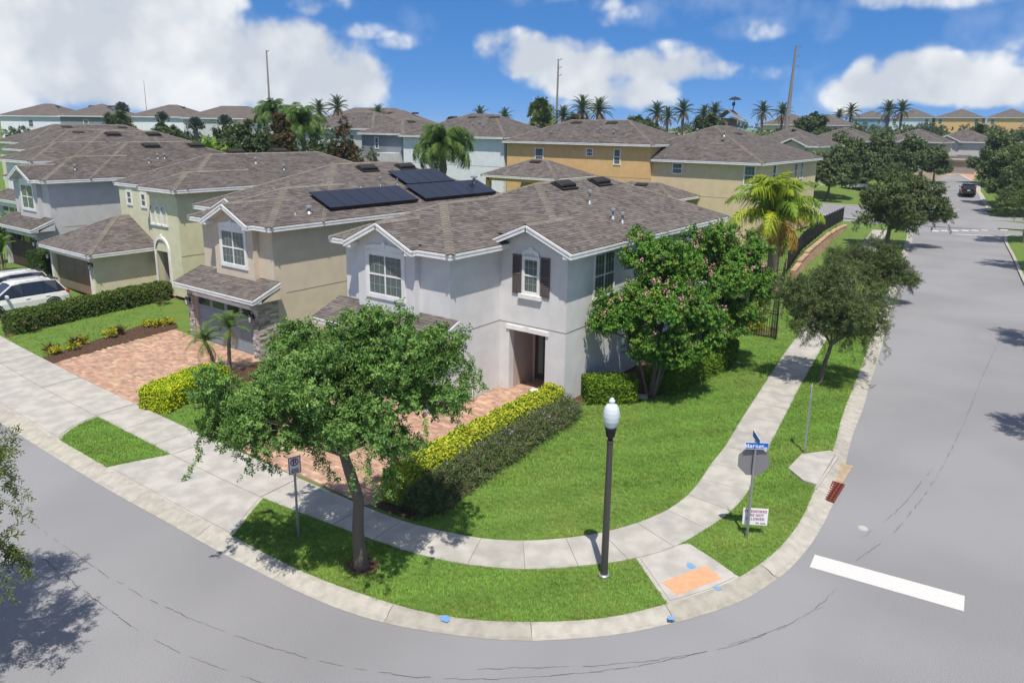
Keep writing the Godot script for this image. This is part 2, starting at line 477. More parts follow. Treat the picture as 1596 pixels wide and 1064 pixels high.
func ribbon(mb: MB, ctr: Array, o0: float, o1: float, lift: float) -> void:
	var l := []; var r := []
	for i in ctr.size():
		var d: Vector2 = (ctr[mini(i + 1, ctr.size() - 1)] - ctr[maxi(i - 1, 0)]).normalized()
		var nn := Vector2(-d.y, d.x)
		l.append(ctr[i] + nn * o0); r.append(ctr[i] + nn * o1)
	for i in ctr.size() - 1:
		var q := []
		for e in [l[i], l[i + 1], r[i + 1], r[i]]:
			q.append(Vector3(e.x, T(e.x, e.y) + lift, e.y))
		mb.face(q, Vector3.UP)

var kerb_back := []
var kerb_front := []
var walk_in := []
var walk_out := []

func ramp_y(z: float) -> float:
	return -0.097 + 0.18 * clampf((-85.5 - z) / 8.0, 0.0, 1.0)

func make_ground() -> void:
	# terrain sheet
	var xs := []; var zs := []
	var x := -1500.0
	while x < 900.0:
		xs.append(x)
		x += 60.0 if x < -320 or x > 120 else 12.0 if x < -150 or x > 45 else 2.0 if x > -20 and x < -10 else 2.5
	var z := -1500.0
	while z < 300.0:
		zs.append(z)
		z += 60.0 if z < -340 or z > 40 else 12.0 if z < -180 else 2.5
	var hs := {}
	for i in xs.size():
		for j in zs.size():
			var d := zone_dist(xs[i], zs[j])
			hs[Vector2i(i, j)] = -0.3 if d < -1.4 else (-0.02 if d <= 0.0 else T(xs[i], zs[j]) - 0.02)
	var g := MB.new()
	for i in xs.size() - 1:
		for j in zs.size() - 1:
			g.face([Vector3(xs[i], hs[Vector2i(i, j)], zs[j]), Vector3(xs[i + 1], hs[Vector2i(i + 1, j)], zs[j]), Vector3(xs[i + 1], hs[Vector2i(i + 1, j + 1)], zs[j + 1]), Vector3(xs[i], hs[Vector2i(i, j + 1)], zs[j + 1])], Vector3.UP)
	struct("terrain", g, M.lawn)
	# kerb lines
	kerb_back = resample(xz([-70, -10.9, -55, -9.7, -44, -9.0, -36, -8.82, -29.5, -8.76, -24.8, -8.75, -20, -8.78, -15.3, -8.9, -13.4, -8.98, -11.9, -9.12, -9.74, -9.58, -8.55, -10.06, -7.69, -10.6, -6.7, -11.4, -6.05, -12.1, -5.4, -13.1, -4.85, -14.1, -4.5, -14.95, -4.2, -16.2, -4.08, -17.2, -4.06, -18.5, -4.2, -20.37, -4.44, -23.5, -4.92, -27.07, -5.3, -30.75, -5.72, -34.74, -6.88, -44.7, -8.2, -57, -9.79, -71.2, -11.2, -83, -12.2, -87, -15, -91, -19, -92.8]), 0.5)
	kerb_front = resample(xz([-70, -10.3, -55, -9.1, -44, -8.4, -36, -8.25, -28, -8.2, -20.8, -8.22, -17.4, -8.33, -14.8, -8.42, -13.6, -8.5, -12.18, -8.6, -10.86, -8.79, -9.64, -9.13, -8.36, -9.71, -7.3, -10.34, -6.4, -11.13, -5.8, -11.74, -4.89, -13.02, -4.3, -14.08, -3.98, -14.95, -3.68, -16.3, -3.56, -18.0, -3.62, -20.0, -3.76, -21.74, -4.23, -25.33, -4.51, -28.53, -4.85, -31.46, -5.26, -35.49, -6.2, -43.5, -7.6, -56, -9.18, -70.15, -10.65, -83, -11.6, -86.8, -14.6, -91.2, -18.8, -93.3]), 0.5)
	# asphalt
	var a := MB.new()
	var rp := PackedVector2Array([Vector2(-70, 19.5), Vector2(-70, -12), Vector2(-20, -12), Vector2(-20, -96), Vector2(25, -96), Vector2(25, 19.5)])
	a.poly(rp, -0.1)
	struct("road", a, M.asphalt)
	var far := MB.new()
	var st := resample(xz([-7.3, -92, -9.0, -103, -10.6, -115, -12.3, -127, -14.2, -143, -20, -157, -32, -166, -50, -172, -75, -176]), 3.0)
	ribbon(far, st, -3.5, 3.5, 0.09)
	struct("road_beyond_the_crossing", far, M.asphalt)
	var ramp := MB.new() # the rise from the street to the crossing
	for i in 5:
		var za := -85.5 - i * 1.6; var zb := za - 1.6
		ramp.face([Vector3(-19.5 if i > 2 else -10.9 - i * 0.35, ramp_y(za), za), Vector3(-1.2 if i < 4 else 8.0, ramp_y(za), za), Vector3(-1.2 if i < 3 else 8.0, ramp_y(zb), zb), Vector3(-19.5 if i > 2 else -11.2 - i * 0.5, ramp_y(zb), zb)], Vector3.UP)
	struct("road_at_the_crossing", ramp, M.asphalt)
	var cs := MB.new()
	var cr := resample(xz([-70, -90, -45, -93.5, -22, -97.0, -7, -98.6, 8, -100, 30, -103, 60, -108]), 3.0)
	ribbon(cs, cr, -4.2, 4.2, 0.07)
	struct("cross_street", cs, M.asphalt)
	var fk := MB.new()
	for sd in [-1, 1]:
		ribbon(fk, st.slice(5), sd * 3.5, sd * 4.1, 0.14)
	var cl := cr.filter(func(e): return e.x < -14.5)
	var c2 := cr.filter(func(e): return e.x > 0.0)
	for l in [cl, c2]:
		for sd in [-1, 1]:
			ribbon(fk, l, sd * 4.2, sd * 4.75, 0.14)
	part(self, "kerb_beyond_the_crossing", fk, M.kerb, "structure")
	# ground behind the kerbs
	var blk := PackedVector2Array()
	for q in kerb_back: blk.append(q)
	blk.append_array(PackedVector2Array([Vector2(-19.6, -93.6), Vector2(-18.0, -86), Vector2(-15.0, -52), Vector2(-14.8, -40.8), Vector2(-44.6, -40.8), Vector2(-44.6, -9.6), Vector2(-70, -12.5)]))
	var b := MB.new()
	b.poly(blk, 0.0)
	struct("lawn", b, M.lawn)
	var rk := resample(xz([3.6, -20, 2.3, -33, 0.4, -52, -0.62, -61, -1.82, -73.6, -3.1, -87, -2.7, -90.5, 0.2, -93.3, 8, -95.2, 25, -97]), 0.6)
	var rb := PackedVector2Array()
	for q in rk: rb.append(q)
	rb.append_array(PackedVector2Array([Vector2(25.4, -60), Vector2(25.4, -20)]))
	var b2 := MB.new()
	b2.poly(rb, 0.0)
	struct("lawn_across_the_street", b2, M.lawn)
	# kerb, cast in lengths
	var kerb := Node3D.new()
	kerb.name = "kerb"
	add_child(kerb, true)
	kerb.set_meta("kind", "structure")
	var k := 0
	while k < kerb_back.size() - 1:
		var n := 6 if k < 400 else 12
		var e := mini(k + n, kerb_back.size() - 1)
		var m := MB.new()
		var kk := rng.randf_range(0.84, 1.04)
		m.col = lc(kk, kk, kk * rng.randf_range(0.95, 1.0))
		var rows := []
		for i in range(k, e + 1):
			var p: Vector2 = kerb_back[i]
			if i == k: p = p.lerp(kerb_back[i + 1], 0.012)
			if i == e and e < kerb_back.size() - 1: p = p.lerp(kerb_back[i - 1], 0.012)
			var q := nearest_on(kerb_front, p)
			rows.append([p, p.lerp(q, 0.25), p.lerp(q, 0.45), p.lerp(q, 0.72), q])
		var hh := [0.015, 0.012, -0.012, -0.085, -0.094]
		for i in rows.size() - 1:
			for j in 4:
				var u: Vector2 = rows[i][j]; var w: Vector2 = rows[i + 1][j]; var u2: Vector2 = rows[i][j + 1]; var w2: Vector2 = rows[i + 1][j + 1]
				m.face([Vector3(u.x, hh[j], u.y), Vector3(w.x, hh[j], w.y), Vector3(w2.x, hh[j + 1], w2.y), Vector3(u2.x, hh[j + 1], u2.y)], Vector3.UP)
		if k > 20: part(kerb, "kerb_segment", m, M.kerb)
		k = e
	var kr := Node3D.new()
	kr.name = "kerb_across_the_street"
	add_child(kr, true)
	kr.set_meta("kind", "structure")
	k = 40
	while k < rk.size() - 1:
		var e := mini(k + 6, rk.size() - 1)
		var m := MB.new()
		var kk := rng.randf_range(0.85, 1.03)
		m.col = lc(kk, kk, kk)
		for i in range(k, e):
			var d: Vector2 = (rk[i + 1] - rk[i]).normalized()
			var nn := Vector2(d.y, -d.x)
			var ps := [rk[i], rk[i] - nn * 0.2, rk[i] - nn * 0.45, rk[i] - nn * 0.6]
			var qs := [rk[i + 1], rk[i + 1] - nn * 0.2, rk[i + 1] - nn * 0.45, rk[i + 1] - nn * 0.6]
			if d.y > 0.5: pass
			for s in [1.0]:
				var hh := [0.015, 0.012, -0.08, -0.094]
				for j in 3:
					var sgn := 1.0
					var A: Vector2 = rk[i] + nn * -[0.0, 0.2, 0.45, 0.6][j] * sgn
					var B: Vector2 = rk[i + 1] + nn * -[0.0, 0.2, 0.45, 0.6][j] * sgn
					var C: Vector2 = rk[i + 1] + nn * -[0.0, 0.2, 0.45, 0.6][j + 1] * sgn
					var D: Vector2 = rk[i] + nn * -[0.0, 0.2, 0.45, 0.6][j + 1] * sgn
					m.face([Vector3(A.x, hh[j], A.y), Vector3(B.x, hh[j], B.y), Vector3(C.x, hh[j + 1], C.y), Vector3(D.x, hh[j + 1], D.y)], Vector3.UP)
		part(kr, "kerb_segment", m, M.kerb)
		k = e
	# pavement slabs
	var js := [[-46, -12.5, -45.9, -11.0], [-44.3, -12.42, -44.2, -10.92], [-42.7, -12.33, -42.6, -10.86], [-41.1, -12.22, -41.0, -10.8], [-39.5, -12.12, -39.4, -10.74], [-37.9, -12.05, -37.8, -10.68], [-36.4, -11.99, -36.3, -10.62], [-34.9, -11.94, -34.8, -10.56], [-33.2, -11.9, -33.1, -10.48], [-30.3, -11.82, -30.22, -10.4], [-25.76, -11.76, -25.75, -10.38], [-23.8, -11.76, -23.8, -10.38], [-21.8, -11.76, -21.84, -10.38], [-20.7, -11.77, -20.72, -10.38], [-16.35, -11.82, -16.27, -10.5], [-13.65, -11.9, -13.58, -10.77], [-12.33, -12.0, -12.25, -10.93], [-11.21, -12.26, -10.95, -11.16], [-10.18, -12.62, -9.74, -11.56], [-9.29, -13.17, -8.56, -12.24], [-8.51, -13.93, -7.64, -13.1], [-7.92, -14.71, -6.83, -14.06], [-7.42, -15.68, -6.2, -15.24], [-7.08, -16.77, -5.88, -16.53], [-6.97, -17.92, -5.69, -17.79], [-7.05, -19.06, -5.7, -19.17], [-7.2, -20.26, -5.89, -20.34], [-7.31, -21.66, -6.1, -21.95]]
	var ti := xz([-7.31, -21.66, -7.8, -25.18, -8.33, -29.31, -8.72, -32.36, -9.1, -35.77, -9.6, -40.07, -11.08, -52.2, -12.58, -66.43, -13.64, -75.12, -14.65, -84.44])
	var to := xz([-6.1, -21.95, -6.62, -26.12, -6.98, -28.93, -7.43, -32.99, -7.87, -36.77, -8.32, -40.3, -9.75, -52.3, -11.2, -66.5, -12.25, -75.2, -13.2, -84.6])
	var ri := resample(ti, 0.5)
	var dd := 1.5
	var q := 3
	while q < ri.size():
		var o := nearest_on(to, ri[q])
		js.append([ri[q].x, ri[q].y, o.x, o.y])
		q += 3
	for j in js:
		walk_in.append(Vector2(j[0], j[1])); walk_out.append(Vector2(j[2], j[3]))
	var walk := Node3D.new()
	walk.name = "sidewalk"
	add_child(walk, true)
	walk.set_meta("kind", "structure")
	var ci := resample(walk_in, 0.25); var co := resample(walk_out, 0.25)
	var ub := MB.new() # bedding that shows in the joints
	var inn := []; var outt := []
	for i in js.size():
		inn.append(walk_in[i]); outt.append(walk_out[i])
	strip(ub, inn, outt, 0.014, 0.014)
	part(walk, "bedding", ub, M.joint)
	for i in js.size() - 1:
		var m := MB.new()
		var kk := rng.randf_range(0.92, 1.06)
		m.col = lc(kk, kk, kk * rng.randf_range(0.97, 1.0))
		var p := PackedVector2Array()
		for s in [0.006, 0.33, 0.66, 0.994]:
			p.append(nearest_on(ci, walk_in[i].lerp(walk_in[i + 1], s)) if s > 0.1 and s < 0.9 else walk_in[i].lerp(walk_in[i + 1], s))
		for s in [0.994, 0.66, 0.33, 0.006]:
			p.append(nearest_on(co, walk_out[i].lerp(walk_out[i + 1], s)) if s > 0.1 and s < 0.9 else walk_out[i].lerp(walk_out[i + 1], s))
		m.slab(p, 0.03, 0.06)
		part(walk, "slab", m, M.concrete)
	# driveway aprons and the kerb ramp
	apron([-35.9, -10.56, -30.22, -10.34, -25.7, -10.34, -25.62, -10.0, -25.42, -9.5, -25.0, -8.95, -24.75, -8.8, -31.6, -8.82, -35.0, -8.84], "driveway_apron")
	apron([-20.7, -10.34, -16.28, -10.46, -15.75, -9.6, -15.3, -8.96, -18, -8.87, -21.3, -8.82, -21.05, -9.5], "driveway_apron")
	apron([-6.62, -14.28, -6.17, -15.18, -5.95, -15.52, -5.3, -15.28, -4.56, -14.96, -4.86, -14.16, -5.38, -13.24], "kerb_ramp")
	var tp := MB.new()
	tp.slab(PackedVector2Array([Vector2(-5.8, -13.72), Vector2(-5.25, -14.93), Vector2(-4.78, -14.70), Vector2(-5.33, -13.51)]), 0.036, 0.03)
	for i in 8:
		for j in 18:
			var u := (i + 0.7) / 8.4; var w := (j + 0.7) / 18.4
			var c := Vector2(-5.8, -13.72).lerp(Vector2(-5.25, -14.93), w).lerp(Vector2(-5.33, -13.51).lerp(Vector2(-4.78, -14.70), w), u)
			tp.lathe([[0.013, 0.0], [0.008, 0.005], [0.0, 0.005]], Vector3(c.x, 0.036, c.y), 5)
	tag(part(self, "tactile_mat", tp, M.tactile), "orange tactile paving mat set in the corner kerb ramp", "paving mat")
	# painted markings
	painted([-3.37, -17.24, -3.33, -16.62, -0.2, -16.98, -0.24, -17.62], -0.096, "stop_line", "broad white stop line painted across the road at the corner", "road marking", "", false)
	var cw := xz([-9.24, -88.21, -8.42, -88.95, -7.56, -89.72, -6.72, -90.48, -5.88, -91.24, -5.05, -92.0, -4.22, -92.74, -3.4, -93.48])
	var ci2 := 0
	for c in cw:
		var y := ramp_y(c.y - 0.5) + 0.008
		painted([c.x - 0.33, c.y - 0.5, c.x + 0.33, c.y - 0.5, c.x + 0.25, c.y + 0.55, c.x - 0.41, c.y + 0.55], y, "crossing_block", ["white crossing block nearest the left kerb on the nearer crosswalk", "second white block from the left on the nearer crosswalk", "third white block from the left on the nearer crosswalk", "fourth white block from the left on the nearer crosswalk", "fourth white block from the right on the nearer crosswalk", "third white block from the right on the nearer crosswalk", "second white block from the right on the nearer crosswalk", "white crossing block nearest the right kerb on the nearer crosswalk"][ci2], "road marking", "white crosswalk blocks", true)
		ci2 += 1
	ci2 = 0
	for c in xz([-9.14, -106.84, -8.26, -106.19, -7.41, -105.84, -6.54, -104.96]):
		painted([c.x - 0.33, c.y - 0.6, c.x + 0.33, c.y - 0.6, c.x + 0.25, c.y + 0.6, c.x - 0.41, c.y + 0.6], T(c.x, c.y) + 0.105, "crossing_block", ["leftmost visible white block of the farther crosswalk", "second white block of the farther crosswalk", "third white block of the farther crosswalk", "white block of the farther crosswalk beside the right kerb"][ci2], "road marking", "white crosswalk blocks", true)
		ci2 += 1
	painted([-7.3, -86.6, -7.2, -87.1, -3.95, -88.25, -4.05, -87.75], ramp_y(-88.2) + 0.006, "far_stop_line", "thin white stop line in front of the nearer crosswalk", "road marking", "", false)
	var bp := [[-8.89, -9.80, 0.14, -0.0, "blue spray mark on the kerb below the front lawn strip"], [-5.12, -12.72, 0.10, 0.0, "blue spray mark on the kerb just left of the ramp"], [-5.52, -14.72, 0.13, 0.036, "blue spray mark on the ramp beside the orange mat"], [-4.72, -14.3, 0.09, 0.0, "small blue spray mark on the kerb right of the orange mat"]]
	for e in bp:
		var m := MB.new()
		var pl := PackedVector2Array()
		var hy: float = e[3]
		for i in 11:
			var rr: float = e[2] * rng.randf_range(0.6, 1.15)
			pl.append(Vector2(e[0] + cos(TAU * i / 11) * rr, e[1] + sin(TAU * i / 11) * rr * 0.8))
		m.slab(pl, hy + 0.022 if hy == 0.0 else hy, 0.004)
		tag(part(self, "spray_mark", m, M.bluepaint), e[4], "paint mark", "blue utility marks")
	# cracks in the asphalt and the small round patch
	var cr2 := MB.new()
	for path in [xz([-1.0, -44, -1.2, -36, -1.35, -28, -1.6, -23, -2.0, -19.6, -2.5, -17.6]), xz([-2.55, -16.3, -3.0, -14.5, -4.3, -12.2, -6.0, -10.2, -8.2, -8.4, -11, -7.2, -15, -6.4, -20, -6.2]), xz([-2.6, -15.5, -3.6, -13.2, -5.2, -11.2, -7.5, -9.2]), xz([-1.7, -24.5, -2.1, -21, -2.6, -18.8]), xz([-9, -6.9, -13, -5.9, -18, -5.7])]:
		var pts := resample(path, 0.25)
		for i in pts.size() - 1:
			if rng.randf() < 0.22: continue
			var j := Vector2(rng.randf_range(-0.03, 0.03), rng.randf_range(-0.03, 0.03))
			var d: Vector2 = (pts[i + 1] - pts[i]).normalized()
			var w := Vector2(-d.y, d.x) * rng.randf_range(0.003, 0.010)
			cr2.face([Vector3(pts[i].x + j.x - w.x, -0.096, pts[i].y + j.y - w.y), Vector3(pts[i].x + j.x + w.x, -0.096, pts[i].y + j.y + w.y), Vector3(pts[i + 1].x + w.x, -0.096, pts[i + 1].y + w.y), Vector3(pts[i + 1].x - w.x, -0.096, pts[i + 1].y - w.y)], Vector3.UP)
	part(self, "road_cracks", cr2, M.crack, "structure")
	var rp2 := MB.new()
	rp2.lathe([[0.13, -0.1], [0.12, -0.088], [0.0, -0.088]], Vector3(-2.69, 0, -19.29), 14)
	tag(part(self, "road_survey_disc", rp2, M.concrete), "small pale round disc set in the road past the stop line", "survey disc")
	# storm drain: concrete apron, throat and rusty grate
	var dr := thing("storm_drain", "storm drain with red rusty grate and concrete apron in the kerb", "drain", Vector3.ZERO)
	var ap := MB.new()
	ap.slab(PackedVector2Array([Vector2(-4.5, -23.4), Vector2(-5.15, -22.55), Vector2(-5.2, -21.3), Vector2(-4.6, -20.75), Vector2(-4.22, -20.75), Vector2(-4.3, -23.3)]), 0.07, 0.1)
	part(dr, "apron", ap, M.concrete)
	var th := MB.new()
	th.span(Vector3(-4.24, -0.06, -23.1), Vector3(-4.17, 0.045, -20.5))
	part(dr, "throat", th, M.concrete)
	var gb := MB.new()
	gb.span(Vector3(-4.15, -0.12, -21.5), Vector3(-3.62, -0.075, -20.2))
	part(dr, "pit", gb, M.dark)
	var bars := MB.new()
	for i in 9:
		bars.span(Vector3(-4.15, -0.075, -21.5 + i * 0.1577), Vector3(-3.62, -0.045, -21.462 + i * 0.1577))
	for i in 6:
		bars.span(Vector3(-4.15 + i * 0.0986, -0.073, -21.5), Vector3(-4.113 + i * 0.0986, -0.047, -20.2))
	part(dr, "grate", bars, M.rust)
	var tray := MB.new()
	tray.col = lc(0.95, 0.78, 0.6)
	tray.span(Vector3(-4.16, -0.1, -23.0), Vector3(-3.7, -0.078, -21.55))
	part(dr, "gutter_tray", tray, M.kerb)

func apron(p: Array, called: String) -> void:
	var m := MB.new()
	m.col = lc(1.04, 1.03, 1.0)
	var pv := PackedVector2Array()
	for e in xz(p): pv.append(e)
	m.slab(pv, 0.027, 0.05)
	var u := MB.new()
	u.poly(Geometry2D.offset_polygon(pv, 0.1)[0], 0.010)
	part(self, called + "_joint", u, M.concrete, "structure")
	part(self, called, m, M.concrete, "structure")

func painted(p: Array, y: float, called: String, label: String, cat: String, group: String, far: bool) -> void:
	var m := MB.new()
	var pv := PackedVector2Array()
	for e in xz(p): pv.append(e)
	m.poly(pv, y)
	tag(part(self, called, m, M.paint), label, cat, group)

# ---------------------------------------------------------------- roofs
var shingle_cols := [lc(0.150, 0.136, 0.130), lc(0.178, 0.160, 0.152), lc(0.122, 0.108, 0.104), lc(0.190, 0.168, 0.155), lc(0.158, 0.136, 0.128)]

func shingles(mb: MB, p: Array, eave: Vector3, nrm: Vector3, expo: float, dark: float) -> void:
	# p: convex face; eave: unit vector along the courses
	var up := nrm.cross(eave).normalized()
	if up.y < 0: up = -up
	var o: Vector3 = p[0]
	var q := []
	var vmin := 1e9; var vmax := -1e9
	for e in p:
		var d: Vector3 = e - o
		q.append(Vector2(d.dot(eave), d.dot(up)))
		vmin = minf(vmin, q[-1].y); vmax = maxf(vmax, q[-1].y)
	var rowi := 0
	var v0 := vmin
	while v0 < vmax - 0.01:
		var v1 := minf(v0 + expo, vmax)
		var a := _cut(q, v0 + 0.003); var b := _cut(q, v1 - 0.003)
		if a.y > a.x:
			var u := a.x - rng.randf() * 0.3
			while u < a.y:
				var w := rng.randf_range(0.17, 0.42)
				var u0 := clampf(u, a.x, a.y); var u1 := clampf(u + w, a.x, a.y)
				var t0 := clampf(u, b.x, b.y); var t1 := clampf(u + w, b.x, b.y)
				if u1 - u0 > 0.01:
					var c: Color = shingle_cols[rng.randi() % 5]
					var k := dark * rng.randf_range(0.88, 1.1)
					mb.col = Color(c.r * k, c.g * k, c.b * k)
					var lift := rng.randf_range(0.010, 0.022)
					var A := o + eave * u0 + up * v0 + nrm * lift; var B := o + eave * u1 + up * v0 + nrm * lift
					var C := o + eave * t1 + up * v1 + nrm * 0.004; var D := o + eave * t0 + up * v1 + nrm * 0.004
					mb.face([A, B, C, D], nrm)
					mb.face([A, B, B - nrm * lift, A - nrm * lift], -up)
				u += w
		v0 = v1
		rowi += 1
	mb.col = Color.WHITE

func _cut(q: Array, v: float) -> Vector2:
	var lo := 1e9; var hi := -1e9
	for i in q.size():
		var a: Vector2 = q[i]; var b: Vector2 = q[(i + 1) % q.size()]
		if (a.y - v) * (b.y - v) <= 0.0 and absf(a.y - b.y) > 1e-6:
			var u := a.x + (b.x - a.x) * (v - a.y) / (b.y - a.y)
			lo = minf(lo, u); hi = maxf(hi, u)
	return Vector2(lo, hi) if lo < 1e8 else Vector2(0, -1)

func caps(mb: MB, a: Vector3, b: Vector3, w: float, drop: float) -> void: # ridge and hip caps from the low end a to the high end b
	var d := b - a
	var l := d.length()
	var f := d / l
	var s := f.cross(Vector3.UP).normalized()
	var up := s.cross(f).normalized()
	var n := int(l / 0.22)
	for i in n:
		var p := a + f * (l * i / n); var q := a + f * (l * (i + 1) / n)
		var k := rng.randf_range(0.86, 1.1)
		mb.col = Color(0.21 * k, 0.19 * k, 0.165 * k)
		var h := 0.035
		mb.face([p + up * h, q + up * 0.02, q + s * w - up * (drop - 0.012), p + s * w - up * (drop - 0.03)], up + s)
		mb.face([p + up * h, q + up * 0.02, q - s * w - up * (drop - 0.012), p - s * w - up * (drop - 0.03)], up - s)
		mb.face([p + up * h, p + s * w - up * (drop - 0.03), p + s * w - up * (drop + 0.01), p], -f)
		mb.face([p + up * h, p - s * w - up * (drop - 0.03), p - s * w - up * (drop + 0.01), p], -f)
	mb.col = Color.WHITE

func clip(p: Array, n: Vector3, d: float) -> Array: # keep n.x <= d
	var o := []
	for i in p.size():
		var a: Vector3 = p[i]; var b: Vector3 = p[(i + 1) % p.size()]
		var da := n.dot(a) - d; var db := n.dot(b) - d
		if da <= 0.0: o.append(a)
		if da * db < 0.0: o.append(a + (b - a) * (da / (da - db)))
	return o

# o: {front, back: "hip" / "gable" / "open"; axis "z" or "x"; lod 0 (single shingles) or 1; slope; fascia, dark}
func roof(house: Node3D, x0: float, x1: float, z0: float, z1: float, y: float, o := {}) -> Node3D:
	# z0 is the front (larger z); local coordinates of the house
	var sl: float = o.get("slope", 0.415)
	var ax: String = o.get("axis", "z")
	var P := func(u: float, h: float, w: float) -> Vector3: return Vector3(u, h, w) if ax == "z" else Vector3(w, h, u)
	var a0 := x0; var a1 := x1; var f0 := z0; var f1 := z1 # a: across the ridge, f: along it
	if ax == "x": a0 = z1; a1 = z0; f0 = x1; f1 = x0
	var hw := (a1 - a0) / 2.0
	var rise := hw * sl
	var mid := (a0 + a1) / 2.0
	var fr: String = o.get("front", "hip"); var bk: String = o.get("back", "hip")
	var yy := y + 0.22
	var e0 := f0 - (hw if fr == "hip" else 0.0); var e1 := f1 + (hw if bk == "hip" else 0.0)
	if e1 > e0: e1 = (e0 + e1) / 2; e0 = e1
	var Aq: Vector3 = P.call(a0, yy, f0); var Bq: Vector3 = P.call(a1, yy, f0); var Cq: Vector3 = P.call(a1, yy, f1); var Dq: Vector3 = P.call(a0, yy, f1)
	var R0: Vector3 = P.call(mid, yy + rise, e0); var R1: Vector3 = P.call(mid, yy + rise, e1)
	var faces := [[[Bq, Cq, R1, R0], P.call(1, 0, 0)], [[Dq, Aq, R0, R1], P.call(-1, 0, 0)]]
	if fr == "hip": faces.append([[Aq, Bq, R0], P.call(0, 0, 1)])
	if bk == "hip": faces.append([[Cq, Dq, R1], P.call(0, 0, -1)])
	var base := MB.new(); var sh := MB.new()
	var lod: int = o.get("lod", 0)
	var dark: float = o.get("dark", 1.0)
	var nt: Array = o.get("notch", []) # [x0, x1, z]: bay left open for a gable in front of z
	var cut := []
	for f in faces:
		if nt.is_empty(): cut.append(f); continue
		for q in [clip(f[0], Vector3.RIGHT, nt[0]), clip(f[0], Vector3.LEFT, -nt[1]), clip(clip(clip(f[0], Vector3.LEFT, -nt[0]), Vector3.RIGHT, nt[1]), Vector3.BACK, nt[2] - 0.12)]:
			if q.size() >= 3: cut.append([q, f[1], (f[0][1] - f[0][0]).normalized()])
	for f in cut:
		var pts: Array = f[0]
		var hint: Vector3 = f[1] + Vector3.UP
		base.face(pts, hint)
		if lod < 2:
			var nn: Vector3 = (pts[1] - pts[0]).cross(pts[2] - pts[0]).normalized()
			if nn.dot(hint) < 0: nn = -nn
			shingles(sh, pts, f[2] if f.size() > 2 else (pts[1] - pts[0]).normalized(), nn, 0.145 if lod == 0 else 0.29, dark)
	base.col = Color.WHITE
	var rf := part(house, "roof", base, M.roof_far)
	if lod < 2: part(rf, "shingles", sh, M.shingle, "stuff")
	var cp := MB.new()
	var w := 0.17
	if R0.distance_to(R1) > 0.3: caps(cp, R1, R0, w, w * sl)
	if fr == "hip":
		for q in [Aq, Bq]:
			var inn: bool = nt.size() > 0 and q.x > nt[0] - 0.1 and q.x < nt[1] + 0.1
			caps(cp, q.lerp(R0, 0.43 if inn else 0.0), R0, w, w * 0.29)
	if bk == "hip": caps(cp, Cq, R1, w, w * 0.29); caps(cp, Dq, R1, w, w * 0.29)
	part(rf, "ridge_caps", cp, M.shingle, "stuff")
	# fascia and soffit
	var fa := MB.new(); var so := MB.new()
	var t := 0.03
	var skip: String = o.get("skip", "")
	for s in [["l", Dq, Aq, P.call(-1, 0, 0)], ["r", Bq, Cq, P.call(1, 0, 0)], ["f", Aq, Bq, P.call(0, 0, 1)], ["b", Cq, Dq, P.call(0, 0, -1)]]:
		if s[0] in skip or (s[0] == "f" and fr != "hip") or (s[0] == "b" and bk != "hip"): continue
		var runs := [[s[1], s[2]]]
		if nt.size() and s[0] == "f":
			runs = []
			if nt[0] > Aq.x + 0.05: runs.append([Aq, Vector3(nt[0], Aq.y, Aq.z)])
			if nt[1] < Bq.x - 0.05: runs.append([Vector3(nt[1], Bq.y, Bq.z), Bq])
		for k in runs.size():
			if k == 1:
				var f2 := MB.new()
				_fascia(f2, runs[k][0], runs[k][1], s[3], t)
				part(rf, "fascia", f2, M.white)
			else: _fascia(fa, runs[k][0], runs[k][1], s[3], t)
	for e in [[fr, R0, f0, 1.0], [bk, R1, f1, -1.0]]:
		if e[0] != "gable": continue
		for s in [-1.0, 1.0]:
			var lo: Vector3 = P.call(mid + s * hw, yy - 0.13, e[2] - 0.015 * e[3]); var hi: Vector3 = P.call(mid, yy + rise - 0.13, e[2] - 0.015 * e[3])
			fa.beam(lo, hi, 0.032, 0.21)
			var lo2 = lo + Vector3(0, 0.062, 0) + P.call(0, 0, 0.02 * e[3]); var hi2 = hi + Vector3(0, 0.062, 0) + P.call(0, 0, 0.02 * e[3])
			fa.beam(lo2, hi2, 0.034, 0.075)
			# boxed return at the foot of the rake
			var rt: Vector3 = P.call(mid + s * (hw - 0.19), yy - 0.14, e[2] - 0.24 * e[3])
			fa.box(rt, Vector3(0.36, 0.19, 0.44) if ax == "z" else Vector3(0.44, 0.19, 0.36))
			# sloped soffit under the rake
			var ov: float = o.get("rake", 0.5)
			so.face([P.call(mid + s * hw, yy - 0.2, e[2] - 0.03 * e[3]), P.call(mid, yy + rise - 0.2, e[2] - 0.03 * e[3]), P.call(mid, yy + rise - 0.2, e[2] - ov * e[3]), P.call(mid + s * hw, yy - 0.2, e[2] - ov * e[3])], Vector3.DOWN)
	if fa.v.size(): part(rf, "fascia", fa, M.white)
	if not o.get("nosoffit", false):
		var sq := [P.call(a0 + t, y + 0.012 + o.get("so", 0.0), f0 - t), P.call(a1 - t, y + 0.012 + o.get("so", 0.0), f0 - t), P.call(a1 - t, y + 0.012 + o.get("so", 0.0), f1 + t), P.call(a0 + t, y + 0.012 + o.get("so", 0.0), f1 + t)]
		if nt.is_empty(): so.face(sq, Vector3.DOWN)
		else:
			for q in [clip(sq, Vector3.RIGHT, nt[0]), clip(sq, Vector3.LEFT, -nt[1]), clip(clip(clip(sq, Vector3.LEFT, -nt[0]), Vector3.RIGHT, nt[1]), Vector3.BACK, nt[2] - 0.12)]:
				if q.size() >= 3: so.face(q, Vector3.DOWN)
	part(rf, "soffit", so, M.soffit)
	return rf

